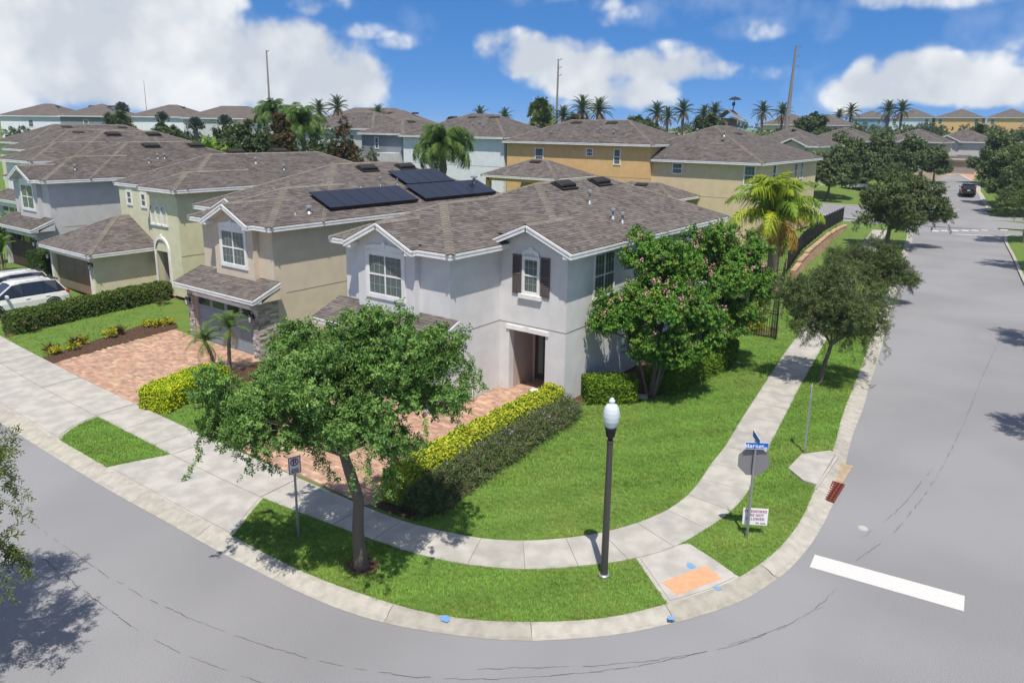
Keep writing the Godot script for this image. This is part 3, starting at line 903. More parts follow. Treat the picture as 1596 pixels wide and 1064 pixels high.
func _fascia(fa: MB, a: Vector3, b: Vector3, out: Vector3, t: float) -> void:
	var d := (b - a).normalized()
	var p0 := a - Vector3(0, 0.125, 0) - out * t * 0.5; var p1 := b - Vector3(0, 0.125, 0) - out * t * 0.5
	fa.beam(p0 + d * 0.001, p1 - d * 0.001, t, 0.2)
	fa.beam(p0 + out * 0.014 + Vector3(0, 0.06, 0) - d * 0.01, p1 + out * 0.014 + Vector3(0, 0.06, 0) + d * 0.01, t, 0.07)

func roof_vent(rf: Node3D, at: Vector3, nrm: Vector3, along: Vector3) -> void: # off-ridge vent
	var up := nrm.cross(along).normalized()
	if up.y < 0: up = -up
	var b := Basis(along, nrm, along.cross(nrm).normalized())
	var m := MB.new()
	m.cbox(at + nrm * 0.08, Vector3(1.15, 0.16, 0.46), 0.05, b)
	m.box(at + nrm * 0.012, Vector3(1.3, 0.016, 0.75), b)
	part(rf, "vent", m, M.vent)

func roof_pipe(rf: Node3D, at: Vector3, h: float, r := 0.045, cap := false) -> void:
	var m := MB.new()
	m.lathe([[r * 2.4, -0.06], [r * 1.3, 0.06], [r, 0.08], [r, h], [0.0, h]], at, 8)
	if cap: m.lathe([[r * 1.2, h - 0.02], [r * 2.4, h], [r * 2.2, h + 0.09], [0.0, h + 0.13]], at, 8)
	part(rf, "vent_pipe", m, M.galv)

# ---------------------------------------------------------------- windows and doors
func window(house: Node3D, pos: Vector3, turn: float, w: float, h: float, o := {}) -> void:
	# pos: centre on the wall, turn: 0 faces +z, PI/2 faces +x
	var tw: float = o.get("trim", 0.1)
	var out := 0.05
	var f := MB.new()
	var W := w / 2; var H := h / 2
	f.span(Vector3(-W - tw, -H - tw, 0), Vector3(-W, H + tw, out)); f.span(Vector3(W, -H - tw, 0), Vector3(W + tw, H + tw, out))
	f.span(Vector3(-W, H, 0), Vector3(W, H + tw, out)); f.span(Vector3(-W, -H - tw, 0), Vector3(W, -H, out))
	if o.has("sill"): f.span(Vector3(-W - tw - 0.12, -H - tw - 0.16, 0), Vector3(W + tw + 0.12, -H - tw, out + 0.06))
	var n: int = o.get("sash", 1)
	for i in n: # sash rails
		var c := -W + w * (i + 0.5) / n
		var sw := w / n / 2
		var r := 0.03
		f.span(Vector3(c - sw, -H, 0.012), Vector3(c - sw + r, H, out - 0.012)); f.span(Vector3(c + sw - r, -H, 0.012), Vector3(c + sw, H, out - 0.012))
		f.span(Vector3(c - sw + r, -0.03, 0.012), Vector3(c + sw - r, 0.03, out - 0.008))
		f.span(Vector3(c - sw + r, H - r, 0.012), Vector3(c + sw - r, H, out - 0.012)); f.span(Vector3(c - sw + r, -H, 0.012), Vector3(c + sw - r, -H + r, out - 0.012))
	if o.has("arch"): # segmental head above the window
		var pr := 0.0
		var aw: float = W + tw * 0.75
		var hh: float = o.arch
		var y0 := H + tw + 0.002
		for i in 8:
			var a := -1.0 + 2.0 * i / 8; var b := -1.0 + 2.0 * (i + 1) / 8
			var ya := y0 + hh * (1.0 - a * a); var yb := y0 + hh * (1.0 - b * b)
			f.face([Vector3(a * aw, ya, 0.075), Vector3(b * aw, yb, 0.075), Vector3(b * aw, yb + 0.14, 0.075), Vector3(a * aw, ya + 0.14, 0.075)], Vector3.BACK)
			f.face([Vector3(a * aw, ya + 0.14, 0.075), Vector3(b * aw, yb + 0.14, 0.075), Vector3(b * aw, yb + 0.14, 0), Vector3(a * aw, ya + 0.14, 0)], Vector3.UP)
			f.face([Vector3(a * aw, ya, 0.075), Vector3(b * aw, yb, 0.075), Vector3(b * aw, yb, 0), Vector3(a * aw, ya, 0)], Vector3.DOWN)
		f.box(Vector3(0, y0 + hh + 0.1, 0.05), Vector3(0.16, 0.26, 0.1))
	if o.has("casing"): # flat stucco casing that fills the arch
		var aw: float = W + tw
		f.span(Vector3(-aw, H + tw + 0.001, 0), Vector3(aw, H + tw + o.casing, 0.035))
	var fr := part(house, "window", f, M.white)
	fr.transform = Transform3D(Basis(Vector3.UP, turn), pos)
	var back := MB.new()
	back.box(Vector3(0, 0, 0.004), Vector3(w, h, 0.008))
	part(fr, "interior", back, M.dark)
	var lod: int = o.get("lod", 0)
	if lod == 0:
		var bl := MB.new()
		for i in n:
			var c := -W + w * (i + 0.5) / n
			var k := int(h / 0.055)
			for j in k:
				var yy := -H + 0.03 + j * 0.055
				if yy > H - 0.05 or absf(yy) < 0.035: continue
				if yy > H * o.get("open", 0.5) and j % 3 != 0: continue
				bl.box(Vector3(c, yy, 0.013), Vector3(w / n - 0.1, 0.034 if yy < 0 else 0.02, 0.004), Basis(Vector3.RIGHT, 0.5))
		part(fr, "blind", bl, M.blind)
		var mu := MB.new()
		for i in n:
			var c := -W + w * (i + 0.5) / n
			for s in [-1, 1]:
				mu.span(Vector3(c - w / n / 2 + 0.03, s * H / 2 - 0.006, 0.026), Vector3(c + w / n / 2 - 0.03, s * H / 2 + 0.006, 0.031))
				for e in [-1, 1]:
					var ux: float = c + e * w / n / 6
					var ya: float = 0.03 if s > 0 else -H + 0.03
					mu.span(Vector3(ux - 0.006, ya, 0.0265), Vector3(ux + 0.006, ya + H - 0.06, 0.0305))
		part(fr, "muntin", mu, M.muntin)
	var gl := MB.new()
	for i in n:
		var c := -W + w * (i + 0.5) / n
		for s in [-1, 1]:
			gl.face([Vector3(c - w / n / 2 + 0.03, s * H / 2 - H / 2 + 0.03, 0.022), Vector3(c + w / n / 2 - 0.03, s * H / 2 - H / 2 + 0.03, 0.022), Vector3(c + w / n / 2 - 0.03, s * H / 2 + H / 2 - 0.03, 0.022), Vector3(c - w / n / 2 + 0.03, s * H / 2 + H / 2 - 0.03, 0.022)], Vector3.BACK)
	part(fr, "pane", gl, M.glass)

func shutter(house: Node3D, pos: Vector3, turn: float, w: float, h: float) -> void:
	var m := MB.new()
	m.span(Vector3(-w / 2, -h / 2, 0), Vector3(-w / 2 + 0.05, h / 2, 0.045)); m.span(Vector3(w / 2 - 0.05, -h / 2, 0), Vector3(w / 2, h / 2, 0.045))
	for y in [-h / 2 + 0.035, 0.0, h / 2 - 0.035]:
		m.span(Vector3(-w / 2 + 0.05, y - 0.035, 0), Vector3(w / 2 - 0.05, y + 0.035, 0.044))
	m.span(Vector3(-w / 2 + 0.05, -h / 2, 0), Vector3(w / 2 - 0.05, h / 2, 0.008))
	var s := part(house, "shutter", m, M.shutter)
	s.transform = Transform3D(Basis(Vector3.UP, turn), pos)
	var k := int(h / 0.075)
	var lv := MB.new()
	for i in k:
		var y := -h / 2 + 0.07 + i * 0.075
		if absf(y) < 0.06 or y > h / 2 - 0.07: continue
		lv.box(Vector3(0, y, 0.024), Vector3(w - 0.1, 0.07, 0.008), Basis(Vector3.RIGHT, -0.5))
	part(s, "louvres", lv, M.shutter, "stuff")

func garage_door(house: Node3D, pos: Vector3, turn: float, w: float, h: float, m: Material, lit := false) -> void:
	var d := MB.new()
	d.span(Vector3(-w / 2, 0, -0.02), Vector3(w / 2, h, 0.0))
	var g := part(house, "garage_door", d, m)
	g.transform = Transform3D(Basis(Vector3.UP, turn), pos)
	for r in 4:
		for c in 4:
			var p := MB.new()
			var x := -w / 2 + w * (c + 0.5) / 4; var y := h * (r + 0.5) / 4
			p.box(Vector3(x, y, 0.004), Vector3(w / 4 - 0.02, h / 4 - 0.016, 0.03))
			p.box(Vector3(x, y, 0.016), Vector3(w / 4 - 0.2, h / 4 - 0.16, 0.022))
			part(g, "door_panel", p, m)
	if lit:
		for c in 4:
			var p := MB.new()
			p.box(Vector3(-w / 2 + w * (c + 0.5) / 4, h * 0.875, 0.034), Vector3(w / 4 - 0.26, h / 4 - 0.22, 0.016))
			part(g, "door_light", p, M.carglass)

func sconce(house: Node3D, pos: Vector3, turn: float) -> void:
	var m := MB.new()
	m.span(Vector3(-0.06, -0.1, 0), Vector3(0.06, 0.12, 0.03))
	m.tube([Vector3(0, 0.06, 0.02), Vector3(0, 0.16, 0.1), Vector3(0, 0.16, 0.17)], [0.012, 0.012, 0.012], 5)
	m.lathe([[0.02, 0.0], [0.1, 0.03], [0.1, 0.05], [0.03, 0.13], [0.0, 0.15]], Vector3(0, 0.04, 0.18), 6)
	m.lathe([[0.0, -0.04], [0.055, -0.02], [0.065, 0.0]], Vector3(0, -0.22, 0.18), 6)
	for i in 6:
		var a := TAU * i / 6
		m.beam(Vector3(cos(a) * 0.062, -0.22, 0.18 + sin(a) * 0.062), Vector3(cos(a) * 0.09, 0.05, 0.18 + sin(a) * 0.09), 0.01, 0.01, Vector3.RIGHT)
	var s := part(house, "wall_lantern", m, M.black)
	s.transform = Transform3D(Basis(Vector3.UP, turn), pos)
	var g := MB.new()
	g.lathe([[0.055, -0.21], [0.08, 0.04]], Vector3(0, 0, 0.18), 6)
	part(s, "lantern_glass", g, M.lamp_clear)

func stone_face(house: Node3D, o: Vector3, u: Vector3, nrm: Vector3, w: float, h: float) -> void: # ledge-stone veneer, piece by piece
	var m := MB.new()
	var b := Basis(u, Vector3.UP, nrm)
	var y := 0.0
	while y < h - 0.02:
		var rh := minf(rng.randf_range(0.06, 0.13), h - y)
		var x := 0.0
		while x < w - 0.01:
			var rw := minf(rng.randf_range(0.14, 0.42), w - x)
			if w - x - rw < 0.08: rw = w - x
			var k := rng.randf_range(0.55, 1.25)
			var tone: Color = [lc(0.60, 0.55, 0.51), lc(0.50, 0.46, 0.45), lc(0.64, 0.57, 0.50), lc(0.44, 0.40, 0.39)][rng.randi() % 4]
			m.col = Color(tone.r * k, tone.g * k, tone.b * k)
			var dpt := rng.randf_range(0.03, 0.075)
			m.box(o + u * (x + rw / 2) + Vector3.UP * (y + rh / 2) + nrm * dpt / 2, Vector3(rw - 0.008, rh - 0.008, dpt), b)
			x += rw
		y += rh
	part(house, "stone_veneer", m, M.stone, "stuff")

func wall(house: Node3D, called: String, spans: Array, m: Material) -> MeshInstance3D:
	var mb := MB.new()
	for s in spans:
		mb.span(s[0], s[1])
	return part(house, called, mb, m)

# ---------------------------------------------------------------- houses
# A street-front house: garage wing with a gabled bump and a skirt roof, entry wall set back beside it. Local x = 0 is the middle of the wing, z = 0 its upper wall.
func front_house(called: String, label: String, at: Vector3, turn: float, side: int, entry: float, wm: Material, o := {}) -> Node3D:
	var h := thing(called, label, "house", at, turn, o.get("group", "stucco houses along the street"))
	var S := float(side)
	var lod: int = o.get("lod", 0)
	var X := func(x: float) -> float: return x * S
	var sp := func(x0: float, y0: float, z0: float, x1: float, y1: float, z1: float) -> Array: return [Vector3(minf(x0 * S, x1 * S), y0, minf(z0, z1)), Vector3(maxf(x0 * S, x1 * S), y1, maxf(z0, z1))]
	var back := -17.0
	var ez := -2.93
	# wing: garage storey round the door opening, upper storey, bump
	wall(h, "garage_wall", [sp.call(-2.7, 0, 0.95, -2.35, 2.6, 0.7), sp.call(2.35, 0, 0.95, 2.72, 2.6, 0.7), sp.call(-2.35, 2.2, 0.95, 2.35, 2.6, 0.7)], wm)
	wall(h, "wing_wall", [sp.call(-2.7, 0, 0.7, -2.55, 2.9, -1), sp.call(2.57, 0, 0.7, 2.72, 2.9, -1), sp.call(-2.698, 2.6, -0.02, 2.718, 5.6, back), sp.call(-2.698, 0, -1, 2.718, 2.6, back)], wm)
	var bump: bool = o.get("bump", true)
	if bump: wall(h, "bump_wall", [sp.call(-1.7, 2.98, 0.26, 1.3, 5.6, -0.1)], wm)
	if bump:
		var gm := MB.new()
		gm.face([Vector3(X.call(-1.7), 5.6, 0.26), Vector3(X.call(1.3), 5.6, 0.26), Vector3(X.call(1.3), 5.77, 0.26), Vector3(X.call(-0.2), 6.47, 0.26), Vector3(X.call(-1.7), 5.77, 0.26)], Vector3.BACK)
		gm.face([Vector3(X.call(-1.7), 5.6, 0.26), Vector3(X.call(-1.7), 5.77, 0.26), Vector3(X.call(-1.7), 5.77, -0.3), Vector3(X.call(-1.7), 5.6, -0.3)], Vector3(-S, 0, 0))
		gm.face([Vector3(X.call(1.3), 5.6, 0.26), Vector3(X.call(1.3), 5.77, 0.26), Vector3(X.call(1.3), 5.77, -0.3), Vector3(X.call(1.3), 5.6, -0.3)], Vector3(S, 0, 0))
		part(h, "gable_wall", gm, wm)
	# entry side
	var door_l := 2.72 + 0.47; var door_r := 4.87
	if entry < 2.6: door_r = door_l + 1.3
	var xe := 2.72 + entry
	if side < 0: door_l = 3.6; door_r = 5.0
	wall(h, "entry_wall", [sp.call(2.72, 0, ez, door_l, 2.5, ez - 0.3), sp.call(door_r, 0, ez, xe, 2.5, ez - 0.3), sp.call(2.72, 2.5, ez, xe, 5.6, ez - 0.3), sp.call(2.722, 2.5, ez - 0.3, xe - 0.002, 5.6, back), sp.call(door_r + 0.35, 0, ez - 0.3, xe, 2.5, back), sp.call(2.722, 0, ez - 1.75, door_r + 0.35, 2.5, back)], wm)
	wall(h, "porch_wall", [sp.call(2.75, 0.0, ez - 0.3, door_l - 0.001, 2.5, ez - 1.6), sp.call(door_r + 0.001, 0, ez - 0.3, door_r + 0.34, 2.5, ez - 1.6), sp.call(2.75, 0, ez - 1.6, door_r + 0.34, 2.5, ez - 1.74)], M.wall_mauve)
	var dn := MB.new()
	dn.span(Vector3(-0.5, 0.08, 0), Vector3(0.5, 2.42, 0.05))
	var dr := part(h, "front_door", dn, M.door)
	dr.position = Vector3(X.call(door_l + 0.66), 0, ez - 1.6)
	var sl := MB.new()
	sl.span(Vector3(-0.32, 0.35, 0.05), Vector3(-0.1, 2.2, 0.062))
	part(dr, "door_light", sl, M.blind)
	var dh := MB.new()
	dh.tube([Vector3(0.4, 0.95, 0.06), Vector3(0.4, 0.97, 0.12), Vector3(0.4, 1.25, 0.12), Vector3(0.4, 1.27, 0.06)], [0.014, 0.014, 0.014, 0.014], 6)
	dh.lathe([[0.035, 0], [0.03, 0.03], [0, 0.03]], Vector3(0.4, 1.4, 0.05), 8, Vector3.BACK)
	part(dr, "handle", dh, M.rim)
	wall(h, "door_lintel", [sp.call(door_l - 0.12, 2.5, ez, door_r + 0.14, 2.67, ez + 0.05), sp.call((door_l + door_r) / 2 - 0.12, 2.52, ez + 0.05, (door_l + door_r) / 2 + 0.12, 2.72, ez + 0.07)], M.white)
	# upper entry window with shutters
	if o.get("entry_window", true):
		var wx: float = X.call(2.72 + 1.45 if side > 0 else 4.9)
		window(h, Vector3(wx, 4.69, ez), 0, 0.62, 1.26, {"trim": 0.09, "arch": 0.14, "sill": true})
		shutter(h, Vector3(wx - 0.64, 4.69, ez), 0, 0.4, 1.5); shutter(h, Vector3(wx + 0.64, 4.69, ez), 0, 0.4, 1.5)
	# groove between the storeys, its shade painted as a dark proud strip
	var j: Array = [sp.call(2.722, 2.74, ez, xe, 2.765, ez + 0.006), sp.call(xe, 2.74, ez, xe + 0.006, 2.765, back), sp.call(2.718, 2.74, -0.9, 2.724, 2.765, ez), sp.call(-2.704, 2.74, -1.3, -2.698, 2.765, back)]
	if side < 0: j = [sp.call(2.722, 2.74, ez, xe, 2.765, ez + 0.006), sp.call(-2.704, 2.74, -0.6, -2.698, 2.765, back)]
	wall(h, "groove_shade_strip", j, M.joint)
	# bump window
	if bump: window(h, Vector3(X.call(-0.2) + 0.0, 4.62, 0.26), 0, 1.74, 1.5, {"trim": 0.16, "sash": 2, "casing": 0.16, "arch": 0.12})
	# garage
	garage_door(h, Vector3(0, 0, 0.72), 0, 4.7, 2.2, o.get("door", M.garage_blue), true)
	wall(h, "garage_head", [sp.call(-2.42, 2.2, 0.95, 2.42, 2.36, 0.985)], M.white)
	sconce(h, Vector3(-2.52, 1.95, 0.955 if not o.has("stone") else 1.03), 0)
	sconce(h, Vector3(2.52, 1.95, 0.955 if not o.has("stone") else 1.03), 0)
	if o.has("stone"):
		stone_face(h, Vector3(-2.74, 0, 0.95), Vector3.RIGHT, Vector3.BACK, 0.42, 2.58); stone_face(h, Vector3(2.34, 0, 0.95), Vector3.RIGHT, Vector3.BACK, 0.42, 2.58)
		stone_face(h, Vector3(-2.32, 2.37, 0.95), Vector3.RIGHT, Vector3.BACK, 4.64, 0.22)
		var sx: float = 2.7 if side < 0 else -2.7
		stone_face(h, Vector3(2.72 * 1.0, 0, 0.95), Vector3.FORWARD, Vector3.RIGHT, 1.05, 2.7)
	# roofs
	var dk: float = o.get("dark", 1.0)
	var r := func(x0: float, x1: float, z0: float, z1: float, q: Dictionary) -> Node3D: return roof(h, minf(x0 * S, x1 * S), maxf(x0 * S, x1 * S), z0, z1, 5.6, q.merged({"lod": lod, "dark": dk}))
	var nx0 := 2.3; var nx1 := xe + 0.49
	if entry >= 4: nx0 = 3.2; nx1 = 5.8
	var nb := [minf(nx0 * S, nx1 * S), maxf(nx0 * S, nx1 * S), ez]
	var main: Node3D = r.call(-3.13, xe + 0.47, ez + 0.6, back - 0.5, {"so": 0.004, "notch": nb})
	r.call(-3.15, 3.15, 0.42, -6.4, {"back": "open", "notch": [minf(-1.98 * S, 1.58 * S), maxf(-1.98 * S, 1.58 * S), 0.26] if bump else []})
	if bump: r.call(-1.98, 1.58, 0.72, -2.6, {"front": "gable", "back": "open", "slope": 0.47, "nosoffit": true, "rake": 0.48})
	r.call(nx0, nx1, ez + 0.57, ez - 2.6, {"front": "gable", "back": "open", "slope": 0.43, "nosoffit": true, "skip": "l" if entry < 4 else ""})
	var eg := MB.new()
	var gc := (nx0 + nx1) / 2; var gh := (nx1 - nx0) / 2
	var ga := maxf(2.72, nx0 + 0.1); var gb := minf(xe, nx1 - 0.1)
	eg.face([Vector3(X.call(ga), 5.6, ez), Vector3(X.call(gb), 5.6, ez), Vector3(X.call(gb), 5.63 + (gh - absf(gb - gc)) * 0.43, ez), Vector3(X.call(gc), 5.63 + gh * 0.43, ez), Vector3(X.call(ga), 5.63 + (gh - absf(ga - gc)) * 0.43, ez)], Vector3.BACK)
	eg.face([Vector3(X.call(gb), 5.6, ez), Vector3(X.call(gb), 5.63 + (gh - absf(gb - gc)) * 0.43, ez), Vector3(X.call(gb), 5.63 + (gh - absf(gb - gc)) * 0.43, ez - 0.4), Vector3(X.call(gb), 5.6, ez - 0.4)], Vector3(S, 0, 0))
	part(h, "entry_gable", eg, wm)
	# skirt roof over the garage door
	var lo := Vector3(0, 2.82, 1.42); var hi := Vector3(0, 3.4, -0.02)
	var b := MB.new(); var sh := MB.new()
	var q := [Vector3(-3.13, lo.y, lo.z), Vector3(3.13, lo.y, lo.z), Vector3(3.13, hi.y, hi.z), Vector3(-3.13, hi.y, hi.z)]
	var nn := Vector3(0, lo.z - hi.z, hi.y - lo.y).normalized()
	b.face(q, nn)
	var sk := part(h, "garage_roof", b, M.roof_far)
	if lod < 2:
		shingles(sh, q, Vector3.RIGHT, nn, 0.145 if lod == 0 else 0.29, dk)
		part(sk, "shingles", sh, M.shingle, "stuff")
	var fa := MB.new()
	fa.beam(Vector3(-3.13, 2.7, 1.405), Vector3(3.13, 2.7, 1.405), 0.03, 0.2)
	fa.beam(Vector3(-3.15, 2.76, 1.425), Vector3(3.15, 2.76, 1.425), 0.03, 0.07)
	for s in [-1.0, 1.0]:
		fa.beam(Vector3(s * 3.115, 2.7, 1.4), Vector3(s * 3.115, 3.28, -0.02), 0.03, 0.2)
		fa.beam(Vector3(s * 3.135, 2.76, 1.4), Vector3(s * 3.135, 3.34, -0.02), 0.03, 0.07)
		fa.box(Vector3(s * 2.92, 2.7, 1.18), Vector3(0.38, 0.18, 0.42))
	part(sk, "fascia", fa, M.white)
	var so := MB.new()
	so.face([Vector3(-3.1, 2.612, 1.39), Vector3(3.1, 2.612, 1.39), Vector3(3.1, 2.612, 0.0), Vector3(-3.1, 2.612, 0.0)], Vector3.DOWN)
	so.face([Vector3(-3.1, 2.63, 0.93), Vector3(-3.1, 2.63, 0), Vector3(-3.1, 3.2, 0)], Vector3.LEFT)
	so.face([Vector3(3.1, 2.63, 0.93), Vector3(3.1, 2.63, 0), Vector3(3.1, 3.2, 0)], Vector3.RIGHT)
	part(sk, "soffit", so, wm)
	h.set_meta("main", 1)
	keep["roof_" + called] = main
	return h

func stone_houses() -> void:
	# the grey corner house
	var a := front_house("grey_corner_house", "grey two-storey stucco corner house with shuttered upper window and open porch", Vector3(-19.2, 0, -18.6), 0, 1, 3.03, M.wall_grey, {"group": "stucco houses along the street"})
	var rf: Node3D = keep["roof_grey_corner_house"]
	var nn := Vector3(0.415, 1, 0).normalized()
	for e in [[-17.15, 7.62, -27.0], [-17.15, 7.62, -30.1]]:
		roof_vent(rf, Vector3(e[0] + 19.2, e[1], e[2] + 18.6), nn, Vector3(0, 0, -1))
	roof_pipe(rf, Vector3(-15.69 + 19.2, 6.98, -26.7 + 18.6), 0.42, 0.05, true)
	for e in [[-14.66, 6.55, -26.9], [-14.4, 6.45, -26.45], [-14.06, 6.30, -26.65]]:
		roof_pipe(rf, Vector3(e[0] + 19.2, e[1], e[2] + 18.6), 0.3, 0.05, e[0] > -14.5)
	roof_pipe(rf, Vector3(-21.6 + 19.2, 6.1, -20.4 + 18.6), 0.25, 0.04, false)
	window(a, Vector3(5.75, 4.55, -5.6), PI / 2, 1.5, 1.7, {"trim": 0.06, "sash": 2})
	window(a, Vector3(5.75, 1.5, -9.5), PI / 2, 1.5, 1.4, {"trim": 0.06, "sash": 2})
	var dp := MB.new()
	dp.tube([Vector3(2.76, 1.35, -1.3), Vector3(2.76, 0.05, -1.22)], [0.02, 0.02], 6)
	part(a, "drain_pipe", dp, M.white)
	wall(a, "garage_return", [[Vector3(2.3, 0, 0.9), Vector3(2.719, 2.6, 0.2)]], M.wall_grey)
	var mt := MB.new()
	mt.box(Vector3(0, 0.012, 0), Vector3(0.75, 0.024, 0.45))
	tag(part(self, "doormat", mt, M.white), "white flyer lying on the porch step of the grey corner house", "flyer")
	(get_node("doormat") as Node3D).transform = Transform3D(Basis(Vector3.UP, 0.25), Vector3(-14.95, 0.055, -22.0))
	(get_node("doormat") as Node3D).scale = Vector3(0.8, 0.6, 0.8)
	# the tan house with the solar panels
	var t := front_house("tan_solar_house", "tan two-storey house with black solar panels and stone garage piers", Vector3(-29.37, 0, -18.6), 0, -1, 4.3, M.wall_tan, {"stone": true})
	rf = keep["roof_tan_solar_house"]
	for e in [[-30.72, 7.72, -27.9], [-30.7, 7.72, -30.85]]:
		roof_vent(rf, Vector3(e[0] + 29.37, e[1] + 0.02, e[2] + 18.6), nn, Vector3(0, 0, -1))
	roof_pipe(rf, Vector3(-26.95 + 29.37, 6.14, -20.1 + 18.6), 0.35, 0.04)
	roof_pipe(rf, Vector3(-27.0 + 29.37, 6.17, -20.9 + 18.6), 0.2, 0.07, true)
	for e in [[-28.75, 6.9, -25.6], [-28.78, 6.92, -27.0], [-28.72, 6.9, -28.2]]:
		roof_pipe(rf, Vector3(e[0] + 29.37, e[1], e[2] + 18.6), 0.4, 0.035, e[2] == -27.0)
	roof_pipe(rf, Vector3(-28.0 + 29.37, 6.6, -33.9 + 18.6), 0.5, 0.09, true)
	var along := Vector3(0, 0, -1)
	var up := Vector3(-1, 0.415, 0).normalized()
	var bs := Basis(along, nn, along.cross(nn).normalized())
	for row in [["lower_solar_row", -26.9, -22.0, 6, 0.985], ["middle_solar_row", -26.9, -28.45, 6, 1.03], ["upper_solar_row", -28.52, -28.75, 4, 0.985]]:
		var rail := MB.new()
		var yb: float = 5.86 + 0.415 * (-26.2 - row[1])
		var o := Vector3(row[1] + 29.37, yb, row[2] + 18.6)
		var L: float = row[3] * row[4]
		for d in [0.35, 1.3]:
			rail.box(o + up * d + along * L / 2 + nn * 0.09, Vector3(L + 0.08, 0.04, 0.04), bs)
		rail.box(o + up * 0.02 + along * L / 2 + nn * 0.10, Vector3(L, 0.13, 0.02), bs)
		var ra := part(t, "solar_array", rail, M.solarframe)
		for i in row[3]:
			var pm := MB.new()
			pm.cbox(o + up * 0.85 + along * (row[4] * (i + 0.5)) + nn * 0.14, Vector3(row[4] - 0.02, 0.04, 1.68), 0.006, bs)
			part(ra, "solar_panel", pm, M.solar)
	window(t, Vector3(2.72, 4.4, -8.2), PI / 2, 0.8, 0.5, {"trim": 0.05})
	# the house of the same kind past the olive one
	var d := front_house("dove_grey_house", "dove grey house with tall side wall, white gable window and brown garage door", Vector3(-53.7, 0.66, -19.4), 0, -1, 4.3, M.wall_greywall, {"door": M.garage_brown, "dark": 0.86, "entry_window": false})
	rf = keep["roof_dove_grey_house"]
	for e in [[-1.35, 7.72, -9.0], [-1.35, 7.72, -12.6]]: roof_vent(rf, Vector3(e[0], e[1], e[2]), nn, Vector3(0, 0, -1))
	for e in [[1.9, 6.32, -2.1], [0.6, 6.86, -8.4], [0.6, 6.86, -8.9], [1.2, 6.6, -7.4]]: roof_pipe(rf, Vector3(e[0], e[1], e[2]), 0.26, 0.05, true)
	var e1 := front_house("brick_accent_house", "house with a red brick upper corner and white garage, past the dove grey house", Vector3(-65.1, 1.35, -23.0), 0.0, -1, 4.3, M.wall_offwhite, {"bump": false, "door": M.garage_white, "lod": 1, "dark": 0.86, "entry_window": false})
	rf = keep["roof_brick_accent_house"]
	for e in [[-1.35, 7.72, -8.0], [-1.35, 7.72, -11.6]]: roof_vent(rf, Vector3(e[0], e[1], e[2]), nn, Vector3(0, 0, -1))
	var bk := MB.new()
	for yy in 32: # the brick facing of the upper corner
		for xz2 in [[1.25, 6], [0, 5]]:
			for q in xz2[1]:
				var k := rng.randf_range(0.7, 1.2)
				bk.col = Color(0.32 * k, 0.085 * k, 0.05 * k)
				if xz2[0] > 0: bk.box(Vector3(1.35 + q * 0.24, 3.44 + yy * 0.067, 0.01), Vector3(0.225, 0.057, 0.06))
				else: bk.box(Vector3(2.73, 3.44 + yy * 0.067, -0.1 - q * 0.24), Vector3(0.06, 0.057, 0.225))
	part(e1, "brick_facing", bk, M.brick, "stuff")
	back_house("fourth_row_house", "fourth house of the left street row, only its brown hip roof showing", -86.0, -77.6, -29.6, -43.2, 1.62, M.wall_cream, {"group": "stucco houses along the street", "lod": 1, "plain": true, "vents": [[0.75, 7.35, 2.0, 0.415, 0], [0.75, 7.35, -1.0, 0.415, 0]]})
	back_house("far_row_house", "farthest house of the left street row, broad brown roof ending by the lawn", -100.4, -91.6, -33.7, -50.6, 2.0, M.wall_olive, {"group": "stucco houses along the street", "lod": 1, "plain": true, "vents": [[0.8, 7.45, 3.0, 0.415, 0], [0.8, 7.45, -3.5, 0.415, 0]]})

